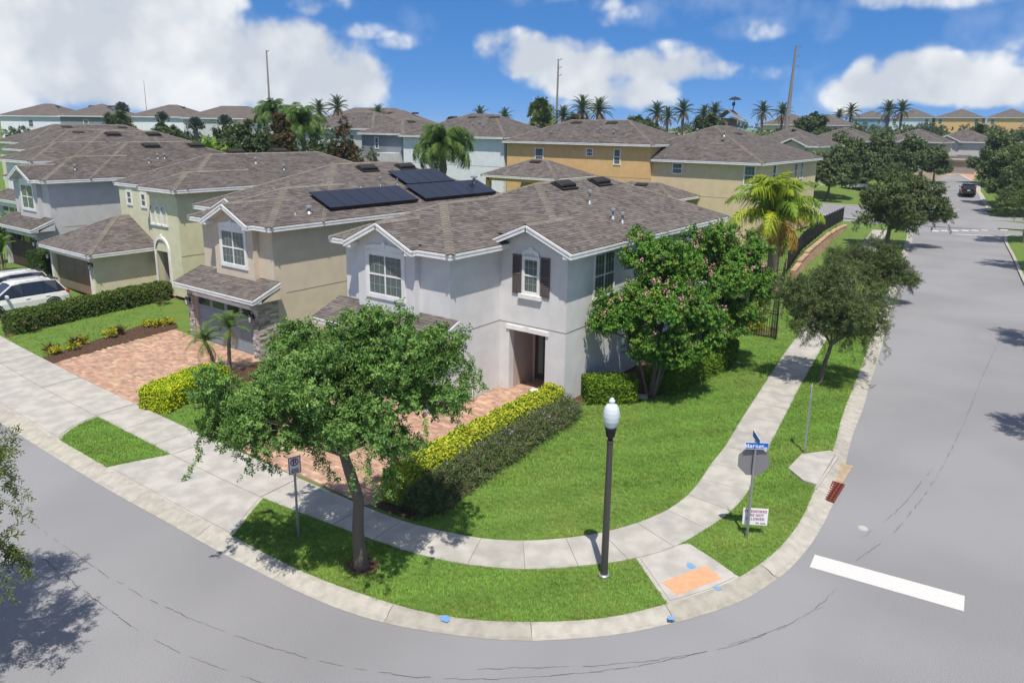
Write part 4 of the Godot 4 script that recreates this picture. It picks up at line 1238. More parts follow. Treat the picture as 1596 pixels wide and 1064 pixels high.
func olive_house() -> void:
	var h := thing("olive_house", "pale olive house with arched porch tower and a projecting hip-roofed garage", "house", Vector3(0, 0.22, 0), 0, "stucco houses along the street")
	var wm: Material = M.wall_olive
	# garage wing
	wall(h, "garage_wall", [[Vector3(-48.6, 0, -18.4), Vector3(-48.2, 2.62, -18.15)], [Vector3(-43.35, 0, -18.4), Vector3(-42.9, 2.62, -18.15)], [Vector3(-48.2, 2.15, -18.4), Vector3(-43.35, 2.62, -18.15)], [Vector3(-48.598, 0, -22.5), Vector3(-48.4, 2.62, -18.4)], [Vector3(-43.1, 0, -21.8), Vector3(-42.902, 2.62, -18.4)]], wm)
	garage_door(h, Vector3(-45.77, 0, -18.38), 0, 4.86, 2.16, M.garage_tan)
	wall(h, "garage_surround", [[Vector3(-48.4, 0, -18.15), Vector3(-48.2, 2.3, -18.08)], [Vector3(-43.35, 0, -18.15), Vector3(-43.15, 2.3, -18.08)], [Vector3(-48.2, 2.12, -18.15), Vector3(-43.35, 2.3, -18.079)]], M.white)
	sconce(h, Vector3(-43.0, 1.95, -18.14), 0); sconce(h, Vector3(-48.5, 1.95, -18.14), 0)
	roof(h, -49.05, -42.45, -17.72, -24.2, 2.42, {"back": "open", "slope": 0.5})
	# two-storey body: tower with the arch, front wall left of it
	var yt := 6.02
	wall(h, "tower_wall", [[Vector3(-42.3, 0, -21.8), Vector3(-42.05, 2.5, -21.4)], [Vector3(-40.65, 0, -21.8), Vector3(-39.3, 2.5, -21.4)], [Vector3(-42.3, 2.5, -21.8), Vector3(-39.3, yt, -21.4)], [Vector3(-42.298, 2.5, -38), Vector3(-39.302, yt, -21.8)], [Vector3(-40.3, 0, -38), Vector3(-39.302, 2.5, -21.8)], [Vector3(-42.298, 0, -38), Vector3(-40.3, 2.5, -23.6)], [Vector3(-42.298, 0, -23.6), Vector3(-42.2, 2.5, -21.8)]], wm)
	wall(h, "front_wall", [[Vector3(-46.7, 0, -38), Vector3(-42.3, yt - 0.02, -21.78)]], wm)
	wall(h, "groove_shade_strip", [[Vector3(-39.3, 2.4, -38), Vector3(-39.294, 2.43, -21.4)]], M.joint)  # shade of the side wall groove, painted as a dark strip
	var arch := MB.new()
	var cx := -41.35; var rr := 0.75
	for s in [-1.0, 1.0]:
		arch.span(Vector3(cx + s * rr - 0.075, 0, -21.4), Vector3(cx + s * rr + 0.075, 2.55, -21.33))
	for i in 12:
		var a := PI * i / 12; var b := PI * (i + 1) / 12
		for q in [[rr - 0.075, rr + 0.075]]:
			var A := Vector3(cx + cos(a) * q[0], 2.55 + sin(a) * q[0], -21.33); var B := Vector3(cx + cos(a) * q[1], 2.55 + sin(a) * q[1], -21.33)
			var C := Vector3(cx + cos(b) * q[1], 2.55 + sin(b) * q[1], -21.33); var D := Vector3(cx + cos(b) * q[0], 2.55 + sin(b) * q[0], -21.33)
			arch.face([A, B, C, D], Vector3.BACK)
			arch.face([B, C, C - Vector3(0, 0, 0.07), B - Vector3(0, 0, 0.07)], B - Vector3(cx, 2.55, -21.33))
	arch.box(Vector3(cx, 2.55 + rr + 0.05, -21.36), Vector3(0.14, 0.28, 0.1))
	part(h, "arch_trim", arch, M.white)
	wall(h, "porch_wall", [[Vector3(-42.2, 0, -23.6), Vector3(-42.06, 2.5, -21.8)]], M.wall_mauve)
	# three blind arched panels
	for k in 3:
		var x := -42.0 + k * 0.62
		var m := MB.new()
		for s in [-1.0, 1.0]: m.span(Vector3(x + s * 0.27 - 0.04, 4.1, -21.4), Vector3(x + s * 0.27 + 0.04, 4.95, -21.35))
		for i in 8:
			var a := PI * i / 8; var b := PI * (i + 1) / 8
			m.face([Vector3(x + cos(a) * 0.23, 4.95 + sin(a) * 0.23, -21.35), Vector3(x + cos(a) * 0.31, 4.95 + sin(a) * 0.31, -21.35), Vector3(x + cos(b) * 0.31, 4.95 + sin(b) * 0.31, -21.35), Vector3(x + cos(b) * 0.23, 4.95 + sin(b) * 0.23, -21.35)], Vector3.BACK)
			m.face([Vector3(x + cos(a) * 0.31, 4.95 + sin(a) * 0.31, -21.35), Vector3(x + cos(b) * 0.31, 4.95 + sin(b) * 0.31, -21.35), Vector3(x + cos(b) * 0.31, 4.95 + sin(b) * 0.31, -21.4), Vector3(x + cos(a) * 0.31, 4.95 + sin(a) * 0.31, -21.4)], Vector3.UP)
		m.span(Vector3(x - 0.33, 4.0, -21.4), Vector3(x + 0.33, 4.1, -21.33))
		part(h, "arched_panel", m, M.white)
	window(h, Vector3(-45.45, 5.35, -21.78), 0, 0.46, 0.7, {"trim": 0.12, "lod": 1}); window(h, Vector3(-43.75, 5.3, -21.78), 0, 0.46, 0.7, {"trim": 0.12, "lod": 1})
	var cb := MB.new()
	for i in 4: cb.span(Vector3(-42.3, yt - 0.06 - i * 0.07, -21.4), Vector3(-39.3 + 0.14 - i * 0.03, yt - i * 0.07, -21.22 - i * 0.03))
	for i in 4: cb.span(Vector3(-39.3, yt - 0.06 - i * 0.07, -22.6), Vector3(-39.14 - i * 0.03, yt - i * 0.07, -21.401))
	part(h, "corbel", cb, wm)
	var r1 := roof(h, -47.2, -38.85, -21.7, -38.5, yt, {"dark": 0.9, "so": 0.004})
	roof(h, -42.75, -38.80, -20.95, -27, yt + 0.012, {"back": "open", "dark": 0.9})
	var nn := Vector3(0.415, 1, 0).normalized()
	for e in [[-43.3, 8.05, -27.9], [-43.3, 8.05, -31.3]]: roof_vent(r1, Vector3(e[0], e[1], e[2]), nn, Vector3(0, 0, -1))
	for e in [[-41.6, 7.4, -28.2], [-40.6, 6.95, -29.6]]: roof_pipe(r1, Vector3(e[0], e[1], e[2]), 0.26, 0.05, true)
	h.position = Vector3(-44, 0.22, -24)
	for ch in h.get_children(): (ch as Node3D).position -= Vector3(-44, 0, -24)

# a plain two-storey house seen from behind or far away
# wins: [x, y, w, h] on the +z face; side: [z, y, w, h] on the +x face
func back_house(called: String, label: String, x0: float, x1: float, z0: float, z1: float, y: float, wm: Material, o := {}) -> Node3D:
	var h := thing(called, label, "house", Vector3((x0 + x1) / 2, y, (z0 + z1) / 2), o.get("turn", 0.0), o.get("group", "houses on the block behind"))
	var c := Vector3((x0 + x1) / 2, 0, (z0 + z1) / 2)
	var a := Vector3(x0, 0, z0) - c; var b := Vector3(x1, 0, z1) - c
	var t: float = o.get("top", 5.6)
	wall(h, "wall", [[Vector3(a.x, -1.0, b.z), Vector3(b.x, t, a.z)]], wm)
	if not o.get("plain", false):
		wall(h, "groove_shade_strip", [[Vector3(a.x, 2.74, a.z), Vector3(b.x, 2.77, a.z + 0.006)], [Vector3(b.x, 2.74, b.z), Vector3(b.x + 0.006, 2.77, a.z)]], M.joint)  # dark strips painted for the shade inside the wall groove
	var ov := 0.45
	var r := roof(h, a.x - ov, b.x + ov, a.z + ov, b.z - ov, t, {"lod": o.get("lod", 2), "axis": o.get("axis", "z"), "dark": 0.84, "so": 0.003})
	for v in o.get("vents", []):
		var nn: Vector3 = Vector3(v[3], 1, v[4]).normalized()
		roof_vent(r, Vector3(v[0], v[1] + t - 5.6, v[2]), nn, Vector3(0, 0, -1) if absf(v[3]) > 0.1 else Vector3(1, 0, 0))
	for v in o.get("pipes", []): roof_pipe(r, Vector3(v[0], v[1] + t - 5.6, v[2]), 0.3, 0.06, true)
	for w in o.get("wins", []): window(h, Vector3(w[0] - c.x, w[1], a.z), 0, w[2], w[3], {"trim": 0.07, "lod": o.get("wlod", 1)})
	for w in o.get("side", []): window(h, Vector3(b.x, w[1], w[0] - c.z), PI / 2, w[2], w[3], {"trim": 0.07, "lod": o.get("wlod", 1)})
	return h

func lanai(h: Node3D, x0: float, x1: float, z0: float, z1: float, t: float, open: bool, wm: Material) -> void: # in the house's own coordinates
	for x in [x0, x1]:
		wall(h, "porch_post", [[Vector3(x - 0.2, -1, z0 - 0.4), Vector3(x + 0.2, t, z0)]], wm)
	if not open: wall(h, "porch_wall", [[Vector3(x0 + 0.2, -1, z0 - 0.3), Vector3(x1 - 0.2, t, z0 - 0.1)]], wm)
	wall(h, "porch_wall", [[Vector3(x0, t - 0.3, z0 - 0.4), Vector3(x1, t, z0)]], wm)
	var r := roof(h, x0 - 0.5, x1 + 0.5, z0 + 0.4, z1, t, {"lod": 1, "axis": "x", "dark": 0.95})
	roof_vent(r, Vector3((x0 + x1) / 2, t + 0.22 + 0.415 * (z0 + 0.4 - z1) / 2 - 0.28, (z0 + 0.4 + z1) / 2 + 0.62), Vector3(0, 1, 0.415).normalized(), Vector3.RIGHT)

func rear_houses() -> void:
	# the beige corner house behind (its side faces the street)
	var l := back_house("beige_corner_house", "beige house with white-framed side windows at the end of the black fence", -32.9, -19.5, -60.5, -78.2, 1.72, M.wall_beige, {"wins": [[-31.55, 4.75, 0.86, 1.5], [-26.75, 5.05, 0.85, 0.85], [-20.3, 4.75, 0.86, 1.5]], "side": [[-64.4, 4.75, 0.8, 1.5], [-70.9, 4.75, 0.8, 1.5], [-72.9, 4.75, 0.8, 1.5]], "lod": 1, "wlod": 0, "vents": [[-1.6, 8.05, 1.4, -0.415, 0], [1.7, 8.0, 0.6, 0.415, 0]], "pipes": [[-1.2, 8.1, 3.4], [2.2, 7.9, 5.5]]})
	lanai(l, -5.8, 1.2, 13.8, 8.85, 2.6, false, M.wall_beige)
	# the yellow house
	var k := back_house("yellow_house", "golden yellow house with white-framed windows and a hip-roofed back porch", -45.2, -29.2, -60, -69.4, 3.0, M.wall_yellow, {"wins": [[-41.2, 4.4, 0.9, 1.5], [-35.45, 4.92, 0.62, 0.62], [-32.5, 4.6, 0.6, 1.35]], "lod": 1, "wlod": 0, "axis": "x", "vents": [[-2.2, 7.6, 0.75, 0, 0.415], [1.8, 7.6, 0.75, 0, 0.415]], "pipes": [[-3.5, 6.4, 3.4], [1.5, 6.9, 2.4], [3.4, 6.5, 3.2], [5.0, 6.3, 2.8], [5.6, 6.3, 1.2]]})
	lanai(k, -5.3, 2.2, 11.3, 4.75, 2.6, true, M.wall_yellow)
	# white house behind the queen palm, the slate one beside it
	back_house("white_house", "white stucco house behind the tall palm, long brown roof", -60.0, -45.6, -60, -70.6, 3.35, M.wall_offwhite, {"wins": [[-56.5, 3.75, 0.5, 0.6], [-53.3, 3.75, 0.6, 0.75]], "lod": 1, "axis": "x", "vents": [[-3.6, 7.75, 0.9, 0, 0.415], [-0.6, 7.75, 0.9, 0, 0.415], [2.4, 7.75, 0.9, 0, 0.415]], "pipes": [[1.2, 6.8, 3.0], [1.8, 7.0, 2.6], [3.0, 6.6, 3.4]]})
	var i := back_house("slate_house", "dark slate grey house with one narrow white window left of the white house", -67.6, -60.6, -60.6, -70.8, 3.5, M.wall_slate, {"wins": [[-65.0, 4.65, 0.5, 1.25]], "lod": 1, "vents": [[0.8, 7.1, 1.0, 0.415, 0]]})
	wall(i, "grey_wing", [[Vector3(0.6, -1, 5.1), Vector3(3.49, 3.6, 6.6)]], M.wall_lightgrey)
	lanai(i, -4.5, 1.0, 8.6, 5.15, 2.3, false, M.wall_slate)
	back_house("taupe_house", "taupe grey house with dark roof behind the bronze-leaved trees", -85.5, -71.5, -66, -76, 4.0, M.wall_lightgrey, {"wins": [[-79.5, 4.3, 0.8, 1.3], [-75.5, 4.3, 0.8, 1.3]], "lod": 1, "axis": "x", "vents": [[-2.6, 7.55, 0.9, 0, 0.415], [2.2, 7.55, 0.9, 0, 0.415]], "pipes": [[-1.4, 6.4, 3.6], [0.6, 6.9, 2.6], [3.0, 7.0, 2.4], [3.6, 7.0, 2.2]]})
	back_house("screened_porch", "low porch of brown posts and grey roof below the bronze-leaved tree", -63.8, -59.8, -42.2, -46, 1.9, M.wall_cream, {"top": 2.6, "plain": true, "lod": 1, "axis": "x"})
	# the row beyond the crossing, on the right
	var defs := [["north_row_house", "olive-grey gabled house half hidden by the oak left of the far street", -39.5, -28, -112, -126, 2.3, M.wall_olive, -31.5], ["north_row_house", "house with a broad brown roof and a cream corner behind the far oaks", -35.2, -25.5, -133, -147, 2.95, M.wall_cream, -1000.0], ["north_row_house", "tan gabled house behind the round oaks at the end of the street", -24.6, -15.6, -140, -154, 2.95, M.wall_tan, -19.6], ["garage_end_house", "grey gabled house with a wide garage door where the street bends", -19.6, -9.2, -158, -172, 2.95, M.wall_greywall, -16.8], ["north_row_house", "pale blue-grey house at the right edge behind the big oak", -5.5, 6, -160, -174, 3.0, M.wall_lightgrey, -1000.0]]
	for d in defs:
		var h := back_house(d[0], d[1], d[2], d[3], d[4], d[5], d[6], d[7], {"group": "houses beyond the crossing", "lod": 1, "vents": [[0.8, 8.0, 2.0, 0.415, 0]]})
		if d[8] > -900.0:
			var gx: float = d[8] - (d[2] + d[3]) / 2
			var gz: float = (d[4] - d[5]) / 2
			wall(h, "gable_bay", [[Vector3(gx - 1.9, -1, gz - 1), Vector3(gx + 1.9, 5.59, gz + 0.8)]], M.wall_cream if d[0] != "garage_end_house" else M.wall_lightgrey)
			var gm := MB.new()
			gm.face([Vector3(gx - 1.9, 5.58, gz + 0.8), Vector3(gx + 1.9, 5.58, gz + 0.8), Vector3(gx, 6.55, gz + 0.8)], Vector3.BACK)
			part(h, "gable_wall", gm, M.wall_cream if d[0] != "garage_end_house" else M.wall_lightgrey)
			roof(h, gx - 2.4, gx + 2.4, gz + 1.35, gz - 4, 5.6, {"front": "gable", "back": "open", "slope": 0.47, "lod": 1, "dark": 0.86, "nosoffit": true, "rake": 0.55})
			window(h, Vector3(gx - 0.5, 4.7, gz + 0.8), 0, 0.7, 1.0, {"trim": 0.1, "lod": 1}); window(h, Vector3(gx + 0.5, 4.7, gz + 0.8), 0, 0.7, 1.0, {"trim": 0.1, "lod": 1})
		if d[0] == "garage_end_house":
			var gz2: float = 7.0
			wall(h, "garage_bay", [[Vector3(-3.4, -1, gz2), Vector3(3.6, 2.6, gz2 + 2.2)]], M.wall_cream)
			garage_door(h, Vector3(0.3, 0, gz2 + 2.23), 0, 5.0, 2.2, M.garage_grey)
			roof(h, -3.9, 4.1, gz2 + 2.7, gz2 - 1, 2.6, {"back": "open", "axis": "z", "slope": 0.2, "lod": 1, "dark": 0.9})
	# houses on the rise at the right
	var up := [["light blue gabled house on the rise between the tall palms", -64, -53, -300, -313, 9.8, M.wall_skyblue], ["pale blue house with a red-brown roof on the rise", -51, -37.5, -300, -314, 10.0, M.wall_paleblue], ["apricot house with a red-brown roof on the rise", -36.5, -22.5, -300, -314, 10.0, M.wall_yellow], ["yellow house on the rise left of the blue one", -21, -8.5, -300, -314, 10.0, M.wall_yellow], ["blue-grey house on the rise near the right edge", -7.3, -1.5, -300, -314, 10.2, M.wall_skyblue], ["white house on the rise at the right edge", -1.2, 12.0, -300.4, -314, 10.2, M.wall_paleblue]]
	for u in up:
		back_house("hill_house", u[0], u[1], u[2], u[3], u[4], u[5], u[6], {"group": "houses on the rise at the right", "wins": [[u[1] + 1.6, 4.4, 1.2, 1.6], [u[2] - 1.6, 4.4, 1.2, 1.6]], "plain": true, "axis": "x"})
	# houses along the skyline at the left
	var lf := [["first skyline house at the left edge, white wall under a brown roof", -190, -176, -66, -78, 5.6, M.wall_offwhite], ["second skyline house from the left edge, slate wall beside it", -176.5, -165, -72, -84, 5.7, M.wall_slate], ["third skyline house from the left edge, white and low behind a round shrub", -170, -156, -84, -96, 5.8, M.wall_offwhite], ["fourth skyline house with the longest brown roof at the left", -157, -139, -90, -102, 5.6, M.wall_lightgrey], ["skyline house with a white wall behind the spiky palms", -133, -121, -86, -98, 4.6, M.wall_offwhite], ["skyline house with a long roof left of the leafy trees", -133, -112, -108, -120, 5.6, M.wall_offwhite], ["skyline house whose roof shows between the two palms near the tall pole", -104, -92, -92, -104, 4.6, M.wall_lightgrey]]
	for u in lf:
		back_house("skyline_house", u[0], u[1], u[2], u[3], u[4], u[5], u[6], {"group": "houses along the left skyline", "turn": 0.55, "axis": "x", "plain": true, "wins": [[(u[1] + u[2]) / 2, 4.2, 1.0, 1.4]], "vents": [[-2.0, 7.9, 0.7, 0, 0.415], [2.5, 7.9, 0.7, 0, 0.415]]})
	# glimpses between the palms
	for u in [["blue-grey house glimpsed between palms on the middle skyline", -67, -57, -152, -164, 3.6, M.wall_skyblue, 0.0], ["dark-roofed house behind the palms right of the middle pole", -78, -68, -138, -150, 4.0, M.wall_lightgrey, 0.0], ["brown-roofed house below the tall concrete pole", -62, -50, -190, -202, 6.1, M.wall_cream, 0.0], ["dark-roofed house behind the round tree right of the tall pole", -52, -41, -186, -198, 6.0, M.wall_tan, 0.0]]:
		back_house("distant_house", u[0], u[1], u[2], u[3], u[4], u[5], u[6], {"group": "houses glimpsed behind the palms", "plain": true, "axis": "x", "wins": [[(u[1] + u[2]) / 2 - 1.5, 4.2, 1.0, 1.4], [(u[1] + u[2]) / 2 + 1.5, 4.2, 1.0, 1.4]]})

# ---------------------------------------------------------------- vegetation
func rv() -> Vector3:
	while true:
		var p := Vector3(rng.randf_range(-1, 1), rng.randf_range(-1, 1), rng.randf_range(-1, 1))
		if p.length_squared() <= 1.0 and p.length_squared() > 0.01: return p
	return Vector3.UP

func sprig(n: int, ln: float, ll: float, lw: float, spread: float, fold := 0.25) -> ArrayMesh: # a twig with leaves, along +y
	var m := MB.new()
	m.col = lc(0.9, 0.7, 0.5)
	m.face([Vector3(-0.003, 0, 0), Vector3(0.003, 0, 0), Vector3(0, ln, 0)], Vector3.BACK)
	for i in n:
		var t := (i + 0.6) / n
		var a := i * 2.4 + rng.randf_range(-0.5, 0.5)
		var o := Vector3(cos(a), spread * rng.randf_range(0.2, 1.4), sin(a)).normalized()
		var s := o.cross(Vector3.UP).normalized()
		s = s.rotated(o, rng.randf_range(-0.9, 0.9))
		var nn := s.cross(o).normalized()
		var L := ll * rng.randf_range(0.75, 1.2); var w := lw * rng.randf_range(0.8, 1.2)
		var b := Vector3(0, t * ln, 0)
		var k := rng.randf_range(0.78, 1.15)
		m.col = Color(k, k, k * rng.randf_range(0.8, 1.0))
		var mid := b + o * L * 0.5
		var tip := b + o * L - nn * L * 0.15
		m.tri(b, mid + s * w + nn * w * fold, tip); m.tri(b, tip, mid - s * w + nn * w * fold)
	return m.mesh(M.leaf)

var sprigs := {}

func make_sprigs() -> void:
	sprigs["oak"] = [sprig(16, 0.26, 0.085, 0.021, 0.7), sprig(14, 0.22, 0.08, 0.022, 0.5)]
	sprigs["crape"] = [sprig(14, 0.34, 0.11, 0.034, 0.6), sprig(13, 0.3, 0.1, 0.034, 0.8)]
	sprigs["willow"] = [sprig(18, 0.34, 0.10, 0.014, 1.2), sprig(16, 0.3, 0.1, 0.014, 1.0)]
	sprigs["hedge"] = [sprig(11, 0.15, 0.07, 0.023, 0.9), sprig(9, 0.13, 0.065, 0.023, 0.6)]
	sprigs["far"] = [sprig(12, 0.6, 0.34, 0.11, 0.6), sprig(11, 0.55, 0.3, 0.11, 0.8)]
	sprigs["magnolia"] = [sprig(9, 0.35, 0.24, 0.065, 0.8), sprig(8, 0.3, 0.22, 0.06, 0.6)]
	sprigs["herb"] = [sprig(12, 0.42, 0.09, 0.012, 2.0), sprig(10, 0.36, 0.08, 0.012, 1.6)]
	sprigs["grassy"] = [sprig(9, 0.1, 0.42, 0.012, 2.4), sprig(8, 0.1, 0.38, 0.012, 1.8)]
	# a tuft of lawn grass
	for k in 3:
		var m := MB.new()
		for i in 9:
			var a := rng.randf() * TAU
			var r := rng.randf() * 0.045
			var b := Vector3(cos(a) * r, -0.005, sin(a) * r)
			var h := rng.randf_range(0.035, 0.085)
			var lean := Vector3(rng.randf_range(-1, 1), 0, rng.randf_range(-1, 1)) * 0.045
			var w := Vector3(-sin(a), 0, cos(a)) * rng.randf_range(0.003, 0.0055)
			var q := rng.randf_range(0.8, 1.2)
			m.col = Color(q, q, q)
			m.tri(b - w, b + w, b + lean + Vector3(0, h, 0))
		sprigs["tuft%d" % k] = m.mesh(M.blade)

func scatter(o: Node3D, called: String, kind: String, tr: Array, cols: PackedColorArray) -> void:
	var ms: Array = sprigs[kind]
	for v in ms.size():
		var t := []; var c := PackedColorArray()
		for i in range(v, tr.size(), ms.size()):
			t.append(tr[i]); c.append(cols[i])
		many(o, called, ms[v], t, c)

func aim(dir: Vector3) -> Basis:
	var y := dir.normalized()
	var x := y.cross(Vector3(0.3, 0.2, 0.9)).normalized()
	return Basis(x, y, x.cross(y).normalized()) * Basis(Vector3.UP, rng.randf() * TAU)

# lobes: [x, y, z, radius, (flatten)] in the tree's own coordinates; palette: colours
func crown(o: Node3D, lobes: Array, count: int, kind: String, palette: Array, opt := {}) -> Array:
	var vol := 0.0
	for l in lobes: vol += pow(l[3], 2.2)
	var tr := []; var cols := PackedColorArray()
	var subs := []
	for l in lobes:
		var c := Vector3(l[0], l[1], l[2])
		var fl: float = l[4] if l.size() > 4 else 0.8
		var nsub := int(opt.get("subs", 12))
		var per := int(count * pow(l[3], 2.2) / vol / nsub)
		for s in nsub:
			var d := rv().normalized()
			if d.y < -0.35: d.y *= 0.35
			var sc = c + Vector3(d.x, d.y * fl, d.z) * l[3] * rng.randf_range(0.45, 0.88)
			var sr: float = l[3] * rng.randf_range(0.26, 0.42)
			subs.append(sc)
			var tone := rng.randf_range(0.82, 1.16)
			for i in per:
				var q := rv()
				q = q.normalized() * pow(q.length(), 0.55)
				var p = sc + Vector3(q.x, q.y * 0.8, q.z) * sr
				var dir = (p - c).normalized() * 0.7 + rv() * 0.75 + Vector3(0, opt.get("lift", 0.15), 0)
				var sz := rng.randf_range(0.75, 1.2) * float(opt.get("size", 1.0))
				tr.append(Transform3D(aim(dir).scaled(Vector3.ONE * sz), p))
				var k: Color = palette[rng.randi() % palette.size()]
				cols.append(Color(k.r * tone, k.g * tone, k.b * tone))
	# hanging outer twigs
	for i in int(opt.get("hang", 0)):
		var l: Array = lobes[rng.randi() % lobes.size()]
		var a := rng.randf() * TAU
		var p := Vector3(l[0] + cos(a) * l[3] * rng.randf_range(0.6, 1.0), l[1] - l[3] * rng.randf_range(0.1, 0.5), l[2] + sin(a) * l[3] * rng.randf_range(0.6, 1.0))
		for s in 8:
			p += Vector3(cos(a) * 0.05 + rng.randf_range(-0.04, 0.04), -0.085, sin(a) * 0.05 + rng.randf_range(-0.04, 0.04))
			tr.append(Transform3D(aim(Vector3(rng.randf_range(-0.8, 0.8), -0.7, rng.randf_range(-0.8, 0.8))).scaled(Vector3.ONE * rng.randf_range(0.7, 1.0)), p))
			cols.append(palette[rng.randi() % palette.size()])
	scatter(o, "crown", kind, tr, cols)
	return subs

func limbs(o: Node3D, trunk: Array, radii: Array, lobes: Array, subs: Array, m: Material, fork := 0.8) -> void:
	var t := MB.new()
	t.tube(trunk, radii, 12)
	var tm := part(o, "trunk", t, m)
	var top: Vector3 = trunk[-1]
	var r: float = radii[-1]
	var ns := subs.size() / maxi(1, lobes.size())
	for i in lobes.size():
		var l: Array = lobes[i]
		var c := Vector3(l[0], l[1], l[2])
		var b := MB.new()
		var s: Vector3 = trunk[-1].lerp(trunk[-2], rng.randf() * (1.0 - fork))
		var mid := s.lerp(c, 0.5) + Vector3(0, (c.y - s.y) * 0.12 + 0.08, 0) + rv() * 0.1
		var rr := r * rng.randf_range(0.45, 0.62)
		b.tube([s, s.lerp(mid, 0.5) + rv() * 0.04, mid, mid.lerp(c, 0.5) + rv() * 0.05, c], [rr, rr * 0.85, rr * 0.7, rr * 0.5, rr * 0.3], 7)
		for k in ns:
			if k % 2: continue
			var e: Vector3 = subs[i * ns + k]
			b.tube([mid.lerp(c, 0.6), mid.lerp(c, 0.6).lerp(e, 0.5) + rv() * 0.08, e], [rr * 0.3, rr * 0.2, 0.006], 5)
		part(tm, "limb", b, m)

func tree(called: String, label: String, at: Vector3, turn: float, trunk: Array, radii: Array, lobes: Array, count: int, kind: String, palette: Array, opt := {}) -> Node3D:
	var o := thing(called, label, "tree", at, turn, opt.get("group", ""))
	var subs := crown(o, lobes, count, kind, palette, opt)
	limbs(o, trunk, radii, lobes, subs, opt.get("bark", M.bark))
	return o

func frond_mesh(ln: float, pairs: int, ll: float, lw: float, rise: float, droop: float, hang: float, col: Color, vee := 0.4, plume := 0.0) -> ArrayMesh:
	# grows from the origin along +x, rises then bends down
	var m := MB.new()
	var pts := []
	var p := Vector3.ZERO
	var ang := rise
	var n := 12
	for i in n + 1:
		pts.append(p)
		p += Vector3(cos(ang), sin(ang), 0) * ln / n
		ang -= droop / n * (0.5 + 1.0 * i / n)
	m.col = Color(col.r * 1.3, col.g * 1.05, col.b * 0.9)
	var rad := []
	for i in n + 1: rad.append(lerpf(0.022, 0.004, float(i) / n) * (ln / 2.0 + 0.4))
	m.tube(pts, rad, 4, false)
	for i in pairs:
		var t := 0.12 + 0.87 * (i + rng.randf() * 0.5) / pairs
		var f := t * n
		var a: Vector3 = pts[int(f)].lerp(pts[mini(int(f) + 1, n)], f - int(f))
		var d: Vector3 = (pts[mini(int(f) + 1, n)] - pts[int(f)]).normalized()
		var upv := Vector3(-d.y, d.x, 0)
		var L := ll * sin(PI * clampf(t * 0.86 + 0.13, 0.0, 1.0)) * rng.randf_range(0.85, 1.12)
		for s in [-1.0, 1.0]:
			var v: float = vee + (rng.randf_range(-1.2, 1.2) * plume)
			var dir := (Vector3(0, 0, s) * 0.85 + d * 0.55 + upv * v).normalized()
			var k := rng.randf_range(0.8, 1.18)
			m.col = Color(col.r * k, col.g * k, col.b * k)
			var w := d * lw
			var mid := a + dir * L * 0.5 + Vector3(0, -hang * L * 0.16, 0)
			var tip := a + dir * L * 0.92 + Vector3(0, -hang * L * 0.62, 0)
			m.quad(a - w * 0.6, a + w * 0.6, mid + w, mid - w)
			m.tri(mid - w, mid + w, tip)
	return m.mesh(M.leaf)

func palm_trunk(o: Node3D, h: float, r0: float, r1: float, bend: Vector3, rough := 0.15) -> Vector3:
	var m := MB.new()
	var p := []; var r := []
	var n := maxi(10, int(h / 0.16))
	for i in n + 1:
		var t := float(i) / n
		p.append(Vector3(bend.x * t * t, h * t, bend.z * t * t))
		r.append(lerpf(r0, r1, t) * (1.0 + (rough if i % 2 else 0.0)))
	m.tube(p, r, 9)
	part(o, "trunk", m, M.palmbark)
	return p[-1]

func fronds(o: Node3D, top: Vector3, meshes: Array, n: int, low: float, high: float, s := 1.0, called := "frond") -> void:
	for i in n:
		var t := float(i) / n
		var b := Basis(Vector3.UP, i * 2.399 + rng.randf_range(-0.2, 0.2)) * Basis(Vector3.BACK, lerpf(high, low, t) + rng.randf_range(-0.12, 0.12))
		meshed(o, called, meshes[rng.randi() % meshes.size()], Transform3D(b.scaled(Vector3.ONE * s * rng.randf_range(0.85, 1.1)), top))

func merged_fronds(meshes: Array, n: int, low: float, high: float) -> ArrayMesh: # a far palm's crown as one mesh
	var st := SurfaceTool.new()
	st.begin(Mesh.PRIMITIVE_TRIANGLES)
	for i in n:
		var t := float(i) / n
		var b := Basis(Vector3.UP, i * 2.399 + rng.randf_range(-0.2, 0.2)) * Basis(Vector3.BACK, lerpf(high, low, t) + rng.randf_range(-0.12, 0.12))
		st.append_from(meshes[rng.randi() % meshes.size()], 0, Transform3D(b.scaled(Vector3.ONE * rng.randf_range(0.85, 1.1)), Vector3.ZERO))
	st.set_material(M.leaf)
	return st.commit()

